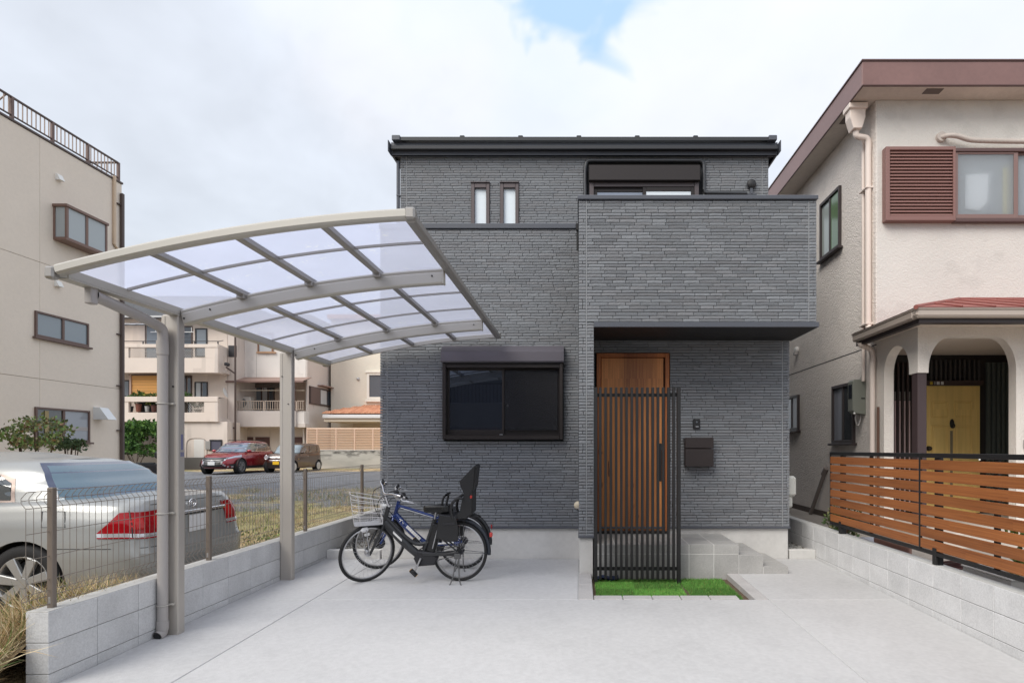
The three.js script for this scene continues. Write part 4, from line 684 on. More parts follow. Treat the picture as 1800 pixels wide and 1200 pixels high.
  mesh('cable', [tube([[4.28, 2.02, -1.33], [4.27, 1.92, -1.32], [4.31, 1.82, -1.33], [4.35, 1.9, -1.34], [4.36, 2.02, -1.34]], 0.01, 6, false, 8), tube([[PX - 0.01, 2.66, -1.22], [4.36, 2.58, -1.28], [4.33, 2.5, -1.33]], 0.022, 8, false, 8)], M.pvc, eb); mesh('cable_gland', [new THREE.SphereGeometry(0.018, 8, 6).translate(4.23, 2.01, -1.27)], M.white, eb);
  // neighbour's ground, its colour paled to bounce light towards the porch
  struct('neighbour_yard', [cb(RX + 0.1, 13, -0.3, 0.24, -10, 6, 0.004)], std(RGB(0.46, 0.41, 0.36), 1, { map: T.mottle, bumpMap: T.stucco, bumpScale: 0.01 }), 'earth yard, paled to bounce light, between the wooden fence and the cream house');
  tag(mesh('leaning_pipe', [bar([4.30, 0.25, -3.25], [4.37, 1.05, -2.75], 0.035, 10), bar([4.36, 1.0, -2.8], [4.375, 1.12, -2.7], 0.045, 10)], std(RGB(0.2, 0.17, 0.155), 0.6), scene), 'grey pipe leaning on the side wall of the cream house', 'pipe');
  const v2 = thing('vent_cap', 'small pale round vent cap on the side wall of the cream house under the balcony', 'vent cap'); mesh('hood', [(() => { const g = new THREE.SphereGeometry(0.06, 12, 8); g.scale(0.8, 1.2, 1); return g.translate(XN - 0.04, wy(614, -4.1), -4.2); })()], std(RGB(0.62, 0.6, 0.58), 0.4), v2); mesh('outlet', [cb(XN - 0.1, XN - 0.03, wy(622, -4.1), wy(618, -4.1), -4.24, -4.16, 0.004)], M.pvc, v2);
}
// ================================================================ THE BEIGE BUILDING ON THE LEFT
const onX = (X, px) => D0 - F * X / (px - VX);                             // depth at which a pixel column meets the plane x = X
{
  const b = thing('beige_building', 'three storey beige building at the left edge with a brown roof railing', 'building'), X = -13.5, ZC = -9.85, ZFr = 10;
  T.paint = tex(512, 5, (u, v) => { const k = 0.9 + 0.10 * (fbm(u, v, 3, 6, 133) - 0.5) + 0.05 * (fbm(u * 1, v, 90, 2, 137) - 0.5); return [k, k, k]; });
  const wall = std(RGB(0.86, 0.765, 0.665), 0.9, { map: T.paint, bumpMap: T.fine, bumpScale: 0.002 }), N = (n, g, m, p = b, o) => mesh(n, g, m, p, o);
  const br = std(RGB(0.145, 0.095, 0.082), 0.5, { metalness: 0.2 }), brD = std(RGB(0.085, 0.06, 0.055), 0.5);
  // panels of the facade, joints left open
  const Ys = [-0.2, 3.21, 6.12, 9.24], panels = [];
  N('core', [cb(-26, X - 0.02, -0.3, 9.2, ZC + 0.02, ZFr, 0)], std(RGB(0.30, 0.26, 0.22), 0.9));
  for (let r = 0; r < 3; r++) for (let z = ZC; z < ZFr; z += 2.73) N('wall_panel', [cb(X - 0.05, X, Ys[r] + 0.005, Ys[r + 1] - 0.005, z + (z > ZC ? 0.0025 : 0), z + 2.7275, 0.004)], wall, b, { ox: z * 1.3, oy: r * 2.2 });
  N('end_wall', [cb(-26, X - 0.05, -0.3, 9.22, ZC, ZC + 0.03, 0.004)], wall);
  N('parapet_cap', [cb(X - 0.16, X + 0.03, 9.24, 9.30, ZC - 0.03, ZFr, 0.01), cb(-26, X - 0.16, 9.24, 9.30, ZC - 0.03, ZC + 0.14, 0.01)], brD);
  // railing
  const rail = new THREE.Group(); rail.name = 'roof_railing'; b.add(rail);
  N('handrail', [cb(X - 0.09, X - 0.04, 9.82, 9.875, ZC + 0.05, ZFr, 0.012), cb(X - 0.085, X - 0.05, 9.395, 9.43, ZC + 0.05, ZFr, 0.006), cb(-24, X - 0.09, 9.82, 9.875, ZC + 0.05, ZC + 0.1, 0.012), cb(-24, X - 0.09, 9.395, 9.43, ZC + 0.055, ZC + 0.09, 0.006)], brD, rail);
  const bal = std(RGB(0.36, 0.28, 0.235), 0.6);
  for (let z = ZC + 0.2, i = 0; z < -3; z += 0.122, i++) if (i < 70) N('baluster', [cb(X - 0.077, X - 0.058, 9.43, 9.82, z - 0.009, z + 0.009, 0)], bal, rail);
  for (let x = X - 0.25, i = 0; i < 14; x -= 0.14, i++) N('baluster', [cb(x - 0.009, x + 0.009, 9.43, 9.82, ZC + 0.066, ZC + 0.084, 0)], bal, rail);
  for (const px of [-60, 20, 91.5, 153.5, 207.5]) { const z = onX(X - 0.06, px); N('rail_post', [cb(X - 0.1, X - 0.03, 9.28, 9.86, z - 0.035, z + 0.035, 0.006)], br, rail); }
  N('rail_brace', [bar([X - 0.09, 9.84, onX(X, 16)], [X - 0.75, 9.3, onX(X, 16)], 0.018, 6)], bal, rail);
  // windows
  const gl = phy(RGB(0.20, 0.24, 0.27), 0.06, { ior: 1.9 }), glB = phy(RGB(0.38, 0.42, 0.44), 0.15, { ior: 1.6 }), glD = phy(RGB(0.07, 0.07, 0.065), 0.05, { ior: 1.8 });
  const win = (za, zb, y0, y1, g1, g2) => { // za nearer the viewer
    const w = new THREE.Group(); w.name = 'window'; b.add(w); const m = (za + zb) / 2;
    N('frame', [cb(X, X + 0.05, y0, y1, za - 0.05, za, 0.004), cb(X, X + 0.05, y0, y1, zb, zb + 0.05, 0.004), cb(X, X + 0.05, y1 - 0.05, y1, zb + 0.05, za - 0.05, 0.004), cb(X, X + 0.05, y0, y0 + 0.06, zb + 0.05, za - 0.05, 0.004), cb(X, X + 0.04, y0 + 0.06, y1 - 0.05, m - 0.035, m + 0.035, 0.004)], br, w);
    N('sill', [cb(X, X + 0.09, y0 - 0.05, y0 - 0.001, zb - 0.08, za + 0.05, 0.006)], br, w);
    N('pane', [cb(X + 0.005, X + 0.012, y0 + 0.06, y1 - 0.05, m + 0.035, za - 0.05, 0)], g1, w); N('pane', [cb(X + 0.012, X + 0.02, y0 + 0.06, y1 - 0.05, zb + 0.05, m - 0.035, 0)], g2, w);
  };
  N('curtain', [cb(X + 0.021, X + 0.03, 1.72, 2.42, onX(X, 83), onX(X, 76), 0.002)], std(RGB(0.36, 0.29, 0.15), 0.9)); N('curtain', [cb(X + 0.021, X + 0.026, 1.95, 2.05, onX(X, 152), onX(X, 112), 0.002)], std(RGB(0.42, 0.40, 0.40), 0.9));
  win(onX(X, 59), onX(X, 153), 4.24, 4.88, gl, gl); win(onX(X, 59), onX(X, 155), 1.64, 2.50, glD, phy(RGB(0.30, 0.32, 0.36), 0.1, { ior: 1.7 }));
  { // bay window
    const w = new THREE.Group(); w.name = 'bay_window'; b.add(w); const XB = -13.15, za = -7.5, zb = -8.86, m = -8.16, y0 = 6.86, y1 = 7.68;
    N('frame', [cb(X, XB, y0 - 0.05, y0 + 0.03, zb, za, 0.006), cb(X, XB + 0.03, y1 - 0.02, y1 + 0.05, zb - 0.02, za + 0.03, 0.006), cb(XB - 0.05, XB, y0 + 0.03, y1 - 0.02, za - 0.07, za, 0.004), cb(XB - 0.05, XB, y0 + 0.03, y1 - 0.02, zb, zb + 0.06, 0.004), cb(XB - 0.05, XB, y0 + 0.03, y1 - 0.02, m - 0.04, m + 0.04, 0.004), cb(X, X + 0.05, y0 + 0.03, y1 - 0.02, za - 0.05, za, 0.004), cb(X, X + 0.04, y0 + 0.03, y1 - 0.02, zb, zb + 0.05, 0.004)], std(RGB(0.19, 0.115, 0.092), 0.5), w);
    N('pane', [cb(XB - 0.03, XB - 0.022, y0 + 0.03, y1 - 0.02, m + 0.04, za - 0.07, 0)], glB, w); N('pane', [cb(XB - 0.03, XB - 0.022, y0 + 0.03, y1 - 0.02, zb + 0.06, m - 0.04, 0)], glB, w); N('pane', [cb(X + 0.05, XB - 0.05, y0 + 0.03, y1 - 0.02, za - 0.03, za - 0.022, 0)], glB, w);
    N('blind', [cb(X + 0.01, X + 0.02, y0 + 0.03, y1 - 0.02, zb + 0.05, za - 0.05, 0)], M.interior, w);
  }
  // hood, vents, pipes
  const hz = onX(X, 163), hz2 = onX(X, 178); const hood = ext([[X, 2.62], [X + 0.18, 2.60], [X + 0.42, 2.28], [X, 2.28]], hz - hz2, 0.006); N('kitchen_hood', [hood.translate(0, 0, hz2)], std(RGB(0.70, 0.72, 0.74), 0.35));
  for (const [px, py] of [[101, 313], [99, 499.5]]) { const z = onX(X, px), y = wy(py, z); N('vent_cap', [ext([[X, y + 0.09], [X + 0.05, y + 0.08], [X + 0.12, y - 0.06], [X, y - 0.06]], 0.15, 0.006).translate(0, 0, z - 0.075)], M.white); }
  N('downpipe', [cb(X + 0.005, X + 0.1, 0, 8.95, ZC + 0.0, ZC + 0.1, 0.02)], brD); for (const y of [8.6, 6.9, 4.8, 3.3, 2.0]) N('pipe_bracket', [cb(X, X + 0.06, y - 0.015, y + 0.015, ZC + 0.1, ZC + 0.22, 0.003)], brD);
  N('drain', [cb(X + 0.002, X + 0.07, 7.35, 9.34, onX(X, 200), onX(X, 196), 0.012), bar([X + 0.035, 7.35, onX(X, 198)], [X + 0.05, 7.2, ZC + 0.08], 0.03, 8)], std(RGB(0.60, 0.46, 0.33), 0.5));
}
// ================================================================ FAR BUILDINGS ACROSS THE LOT
const box = (m, p, n, z, x0, x1, y0, y1, d, c = 0.01) => mesh(n, [cb(wx(x0, z), wx(x1, z), wy(y1, z), wy(y0, z), z - d, z, c)], m, p);
function farWindow(p, z, x0, x1, y0, y1, frame, panes, o = {}) {
  const w = new THREE.Group(); w.name = o.name ?? 'window'; p.add(w); const X0 = wx(x0, z), X1 = wx(x1, z), Y0 = wy(y1, z), Y1 = wy(y0, z), f = o.f ?? 0.06, d = o.d ?? 0.06;
  mesh('frame', [cb(X0, X0 + f, Y0, Y1, z - 0.02, z + d, 0.006), cb(X1 - f, X1, Y0, Y1, z - 0.02, z + d, 0.006), cb(X0 + f, X1 - f, Y0, Y0 + f, z - 0.02, z + d, 0.006), cb(X0 + f, X1 - f, Y1 - f, Y1, z - 0.02, z + d, 0.006), ...panes.slice(1).map((_, i) => { const x = mix(X0, X1, (i + 1) / panes.length); return cb(x - f * 0.5, x + f * 0.5, Y0 + f, Y1 - f, z - 0.02, z + d - 0.01, 0.004); })], frame, w);
  panes.forEach((g, i) => mesh('pane', [cb(mix(X0, X1, i / panes.length) + f, mix(X0, X1, (i + 1) / panes.length) - f * 0.5, Y0 + f, Y1 - f, z - 0.01, z + 0.012, 0)], g, w));
  return w;
}
T.wallA = tex(512, 6, (u, v) => { const k = 0.88 + 0.14 * (fbm(u, v, 4, 6, 233) - 0.5) - 0.10 * sst(0.58, 0.75, vnoise(u * 26, v * 3, 78, 239)) * sst(0.45, 0.65, fbm(u, v, 5, 4, 241)); return [k, k * 0.99, k * 0.97]; });
const winDark = phy(RGB(0.06, 0.07, 0.085), 0.06, { ior: 1.8 }), winGrey = phy(RGB(0.22, 0.25, 0.28), 0.1, { ior: 1.7 }), winPale = phy(RGB(0.55, 0.56, 0.56), 0.2, { ior: 1.5 }), frBlack = std(RGB(0.03, 0.03, 0.035), 0.5), frBrown = std(RGB(0.085, 0.055, 0.047), 0.5);
function leafCloud(p, n, place, size, pal, name = 'leaves') {               // small folded leaves, real faces; stuff because nobody could count them
  const lg = fromTris([[[0, 0, 0], [0.3, 0.45, 0.1], [0, 1, 0]], [[0, 0, 0], [0, 1, 0], [-0.3, 0.45, 0.1]]]);
  const im = new THREE.InstancedMesh(lg, leafMat, n), m = new THREE.Matrix4(), q = new THREE.Quaternion();
  for (let i = 0; i < n; i++) {
    const [x, y, z, s = 1] = place(i); q.setFromEuler(new THREE.Euler(rr(-1.2, 1.2), rr(0, 6.28), rr(-1.4, 1.4)));
    const k = size * rr(0.6, 1.3) * s; m.compose(V(x, y, z), q, V(k, k, k)); im.setMatrixAt(i, m);
    const c = pal[Math.floor(rnd() * pal.length)], v = rr(0.7, 1.25); im.setColorAt(i, RGB(c[0] * v, c[1] * v, c[2] * v));
  }
  im.name = name; im.userData = { kind: 'stuff' }; im.castShadow = im.receiveShadow = true; p.add(im); return im;
}
const leafMat = std(RGB(1, 1, 1), 0.6, { side: THREE.DoubleSide });
const GREEN = [[0.05, 0.11, 0.02], [0.075, 0.16, 0.03], [0.035, 0.08, 0.018], [0.11, 0.19, 0.045]], OLIVE = [[0.14, 0.18, 0.06], [0.09, 0.13, 0.045], [0.2, 0.19, 0.09], [0.26, 0.16, 0.08]];
const clumps = (c, r, k) => { const q = []; for (let i = 0; i < k; i++) { const a = rr(0, 6.28), e = rr(-0.6, 1.3), t = Math.sqrt(rnd()); q.push([c[0] + r[0] * t * Math.cos(a), c[1] + r[1] * 0.75 * e, c[2] + r[2] * t * Math.sin(a)]); } return (i) => { const b = q[i % k], s = 0.34; const d = V(rr(-1, 1), rr(-1, 1), rr(-1, 1)).normalize().multiplyScalar(Math.cbrt(rnd())); return [b[0] + d.x * r[0] * s, b[1] + d.y * r[1] * s, b[2] + d.z * r[2] * s]; }; };
function bush(name, label, c, r, n, size, pal, group) {
  const t = thing(name, label, 'bush', [0, 0, 0], group); const stems = [];
  for (let i = 0; i < 9; i++) { const a = rr(0, 6.28); stems.push(bar([c[0] + rr(-0.1, 0.1), G(c[2]) - 0.05, c[2] + rr(-0.1, 0.1)], [c[0] + Math.cos(a) * r[0] * 0.6, c[1] + r[1] * rr(0, 0.6), c[2] + Math.sin(a) * r[2] * 0.6], 0.018, 5, 0.007)); }
  mesh('stem', stems, std(RGB(0.09, 0.06, 0.04), 0.9), t); leafCloud(t, n, clumps(c, r, 46), size, pal); return t;
}
// ---- apartment block with three floors of balconies
{
  const zB = -26.35, zW = -27.7, a = thing('apartment_block', 'three storey pinkish beige apartment block with balconies and an orange bamboo blind', 'apartment block'), N = (...q) => mesh(...q);
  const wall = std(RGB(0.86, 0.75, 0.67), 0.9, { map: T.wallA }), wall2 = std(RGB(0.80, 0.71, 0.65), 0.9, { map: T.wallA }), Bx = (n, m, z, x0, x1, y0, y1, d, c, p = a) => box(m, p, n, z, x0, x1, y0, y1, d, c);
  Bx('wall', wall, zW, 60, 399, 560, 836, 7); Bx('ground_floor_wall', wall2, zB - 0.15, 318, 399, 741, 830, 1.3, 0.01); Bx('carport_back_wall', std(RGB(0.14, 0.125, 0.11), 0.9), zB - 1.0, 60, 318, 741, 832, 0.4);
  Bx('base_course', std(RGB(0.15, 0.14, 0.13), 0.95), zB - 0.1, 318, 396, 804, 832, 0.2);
  Bx('roof', std(RGB(0.16, 0.17, 0.19), 0.6, { map: T.mottle }), zW + 0.7, 40, 404, 520, 556, 8, 0.02); Bx('roof_edge', std(RGB(0.55, 0.55, 0.55), 0.6), zW + 0.75, 40, 405, 554.5, 557.5, 0.1);
  Bx('corner_wall', wall2, zW, 399.5, 411, 556, 836, 6.8); 
  // third floor balcony
  const bal = (yc0, yc1, yo1, yb, o0, o1, o2, o3) => {
    Bx('balcony_coping', wall, zB + 0.03, 60, 382, yc0, yc1, 0.2, 0.015); Bx('balcony_parapet', wall, zB, 60, 382, yo1, yb, 0.16, 0.01); Bx('balcony_parapet', wall, zB, o1, 382, yc1, yo1, 0.16, 0.008); Bx('balcony_parapet', wall, zB, 60, o0, yc1, yo1, 0.16, 0.008);
    Bx('balcony_slab', wall2, zB - 0.16, 60, 383, yb - 6, yb - 1, 1.2, 0.01);
    const s = ext([[wx(382, zB), 0], [wx(399, zW), zB - zW], [wx(399, zW) - 0.15, zB - zW], [wx(382, zB) - 0.15, 0]].map(([x, d]) => [x, -(-d)]), wy(yc0, zB) - wy(yb, zB), 0.005); s.rotateX(-Math.PI / 2); s.translate(0, wy(yb, zB), zB); N('balcony_side', [s], wall2, a);
  };
  bal(604.5, 610.5, 629, 655, 225, 359.5); bal(697, 706, 725, 741, 225, 358);
  const meshM = std(RGB(0.22, 0.21, 0.20), 0.6);
  const lattice = (x0, x1, y0, y1) => { const g = [], X0 = wx(x0, zB), X1 = wx(x1, zB), Y0 = wy(y1, zB), Y1 = wy(y0, zB), h = Y1 - Y0; for (let x = X0 - h * 0.6; x < X1; x += 0.095) for (const s of [0, 1]) { let xa = x + (s ? h * 0.6 : 0), xb = x + (s ? 0 : h * 0.6), ya = Y0, yb = Y1; const cl = (xx) => clamp(xx, X0, X1); if ((xa < X0 && xb < X0) || (xa > X1 && xb > X1)) continue; const ca = cl(xa), c2 = cl(xb); if (ca !== xa) ya = mix(ya, yb, (ca - xa) / (xb - xa)); if (c2 !== xb) yb = mix(Y0, Y1, (c2 - xa) / (xb - xa)); g.push(bar([ca, ya, zB - 0.06], [c2, yb, zB - 0.06], 0.009, 4)); } N('lattice', g, std(RGB(0.5, 0.48, 0.45), 0.6), a, { kind: 'stuff' }); };
  lattice(225, 359.5, 611, 629); lattice(330, 358, 706, 725);
  const railing = (y, ys) => { const g = [cb(wx(212, zB), wx(384, zB), wy(y + 0.8, zB), wy(y - 0.4, zB), zB - 0.1, zB - 0.06, 0.004), bar([wx(384, zB), wy(y, zB), zB - 0.08], [wx(397, zW), wy(y + 1, zW), zW + 0.3], 0.02, 6)]; for (const x of [249, 300, 340, 381]) g.push(cb(wx(x, zB) - 0.03, wx(x, zB) + 0.03, wy(ys, zB), wy(y, zB), zB - 0.1, zB - 0.06, 0.004)); N('balcony_rail', g, frBlack, a); };
  railing(599, 605); railing(698.5, 706);
  // windows and doors behind the balconies
  farWindow(a, zW, 255, 282, 568, 652, frBrown, [winGrey]); farWindow(a, zW, 318, 338, 573, 652, frBrown, [winDark]); farWindow(a, zW, 343, 364, 577, 627, frBlack, [winGrey]);
  farWindow(a, zW, 318, 337, 660, 735, frBrown, [winDark, winDark]); farWindow(a, zW, 342, 365, 671, 702, frBlack, [winPale, winDark]); farWindow(a, zW, 213, 228, 668, 735, frBrown, [winGrey]);
  farWindow(a, zB - 0.14, 368.5, 390, 772.5, 792, frBlack, [std(RGB(0.09, 0.09, 0.13), 0.5)]);
  Bx('wall_panel', wall, zW + 0.05, 231, 256, 572, 652, 0.05);
  // ground floor door with arch trim
  const arch = []; for (let i = 0; i <= 12; i++) { const t = Math.PI * (1 - i / 12), x = 342.5 + 18 * Math.sign(Math.cos(t)) * Math.abs(Math.cos(t)) ** 0.6, y = 783 - 13 * Math.sin(t) ** 0.7; arch.push([wx(x, zB), wy(y, zB), zB - 0.14]); }
  N('arch_trim', [tube([[wx(324.5, zB), wy(812, zB), zB - 0.14], ...arch, [wx(360.5, zB), wy(812, zB), zB - 0.14]], 0.02, 5)], std(RGB(0.33, 0.28, 0.25), 0.8), a);
  Bx('door', std(RGB(0.72, 0.70, 0.67), 0.5), zB - 0.13, 340, 358, 772, 804, 0.05); Bx('meter_cabinet', std(RGB(0.30, 0.29, 0.28), 0.6), zB - 0.05, 360, 368.5, 775, 790, 0.1);
  N('downpipe', [cb(wx(398.5, zB), wx(401, zB), 0.4, wy(588, zB), zB - 0.8, zB - 0.7, 0.015), bar([wx(375, zB), wy(742, zB), zB - 0.5], [wx(399, zB), wy(752, zB), zB - 0.75], 0.04, 6), bar([wx(389, zB), wy(643, zB), zB - 0.4], [wx(400, zB), wy(654, zB), zB - 0.75], 0.05, 6)], frBrown, a);
  N('vent_box', [cb(wx(386, zB), wx(392, zB), wy(641, zB), wy(635, zB), zB - 0.7, zB - 0.35, 0.05)], frBlack, a); Bx('side_louvre', frBlack, zW + 0.04, 400.5, 414, 607, 627, 0.1);
  // clear awning over the top balcony
  { const z0 = zW, z1 = zB + 0.1, g = []; const Xa = wx(206, zB), Xb = wx(276, zB), y0 = wy(562, zB), y1 = wy(571, zB); for (let i = 0; i < 6; i++) { const p = (k) => [mix(z0, z1, k / 6), mix(y0, y1, (k / 6) ** 2.2)]; const [za, ya] = p(i), [zb, yb] = p(i + 1); g.push([[Xa, ya, za], [Xa, yb, zb], [Xb, yb, zb], [Xb, ya, za]]); } const w = new THREE.Group(); w.name = 'awning'; a.add(w); N('awning_sheet', [fromTris(g)], phy(RGB(0.75, 0.8, 0.92), 0.5, { transmission: 0.85, thickness: 0, side: THREE.DoubleSide }), w); N('awning_frame', [cb(Xa, Xb, y1 - 0.04, y1 + 0.01, z1 - 0.04, z1, 0.005), ...span(Xa + 0.5, Xb, 3).map((x) => tube([[x, y0 + 0.01, z0], [x, mix(y0, y1, 0.22) + 0.01, mix(z0, z1, 0.5)], [x, y1 + 0.01, z1]], 0.012, 5, false, 5))], frBlack, w); }
  // bamboo blind
  { const z = zB - 0.5, bl = thing('bamboo_blind', 'orange bamboo roll blind hanging on the second floor balcony behind the carport post', 'blind'), bm = [0.8, 1, 0.9].map((k) => std(RGB(0.72 * k, 0.36 * k, 0.10 * k), 0.7)); const Y1 = wy(660, z), Y0 = wy(698, z), n = 22; for (let i = 0; i < n; i++) mesh('reed', [cb(wx(229.5, z) + rr(0, 0.03), wx(291, z), mix(Y0, Y1, i / n) + 0.003, mix(Y0, Y1, (i + 1) / n) - 0.003, z - 0.01 + 0.012 * Math.sin(i), z + 0.015 + 0.012 * Math.sin(i), 0.003)], bm[i % 3], bl); mesh('head_bar', [bar([wx(226, z), Y1 + 0.05, z], [wx(292, z), Y1 + 0.05, z], 0.035, 8)], frBrown, bl); Bx('blind_post', std(RGB(0.5, 0.35, 0.28), 0.7), z + 0.1, 226.5, 229, 657, 700, 0.08); }
  const pole = thing('drying_pole', 'white drying pole on the top balcony of the apartment block', 'pole'); mesh('pole', [bar([wx(253, zB), wy(580.5, zB), zB - 0.5], [wx(330, zB), wy(580.5, zB), zB - 0.5], 0.02, 8)], M.white, pole); mesh('hook', [bar([wx(262, zB), wy(580.5, zB), zB - 0.5], [wx(262, zB), wy(570, zB), zB - 0.5], 0.015, 6), bar([wx(326, zB), wy(580.5, zB), zB - 0.5], [wx(326, zB), wy(572, zB), zB - 0.5], 0.015, 6)], M.white, pole);
  // pots on the second floor balcony
  const pot = (x, y, label, pc, h, r, leaves, pal, group) => { const z = zB - 0.3, t = thing('potted_plant', label, 'plant', [wx(x, z), wy(y, z), z], group); const g = new THREE.LatheGeometry([[0, 0], [r * 0.7, 0], [r, h], [r * 1.08, h], [r * 1.08, h * 1.1], [r * 0.9, h * 1.1], [r * 0.85, h * 0.9], [0, h * 0.9]].map((q) => new THREE.Vector2(...q)), 14); mesh('pot', [g], std(pc, 0.8), t); mesh('stem', [bar([0, h, 0], [0, h + 0.25, 0], 0.012, 5), bar([0, h, 0], [0.1, h + 0.25, 0.04], 0.01, 5)], std(RGB(0.1, 0.08, 0.04), 0.9), t); leafCloud(t, leaves, clumps([0, h + 0.32, 0], [0.34, 0.34, 0.2], 12), 0.11, pal); return t; };
  pot(243, 724, 'green plant in a terracotta pot under the bamboo blind', RGB(0.24, 0.09, 0.06), 0.42, 0.16, 420, GREEN); pot(229, 724, 'dark leafy plant at the left end of the planted balcony', RGB(0.05, 0.05, 0.05), 0.3, 0.14, 300, GREEN); pot(258, 724, 'yellow green plant in a pale pot on the planted balcony', RGB(0.5, 0.5, 0.48), 0.3, 0.12, 260, [[0.3, 0.3, 0.05], [0.2, 0.25, 0.05]]); pot(270, 724, 'dark green plant beside the carport post on the planted balcony', RGB(0.12, 0.05, 0.04), 0.34, 0.15, 420, GREEN); pot(324, 724, 'tall green plant right of the front carport post on the balcony', RGB(0.1, 0.09, 0.08), 0.4, 0.16, 420, GREEN); pot(347, 724, 'low green plant behind the lattice at the right end of the balcony', RGB(0.3, 0.25, 0.2), 0.14, 0.2, 320, OLIVE);
  const dark = thing('storage_box', 'dark boxes and planters behind the plants on the second floor balcony', 'box'); mesh('box_body', [cb(wx(228, zB), wx(290, zB), wy(724, zB), wy(704, zB), zB - 1.1, zB - 0.6, 0.02)], std(RGB(0.03, 0.032, 0.035), 0.7), dark); mesh('lid', [cb(wx(228, zB) - 0.02, wx(290, zB) + 0.02, wy(704, zB), wy(702.5, zB), zB - 1.12, zB - 0.58, 0.01)], M.black, dark);
  bush('green_bush', 'dense bright green bush in front of the apartment block beside the brown downpipe', [wx(240, -24.5), wy(782, -24.5), -24.5], [1.45, 1.05, 0.9], 4200, 0.2, [[0.05, 0.13, 0.02], [0.075, 0.18, 0.03], [0.03, 0.08, 0.015], [0.10, 0.20, 0.03]]);
}
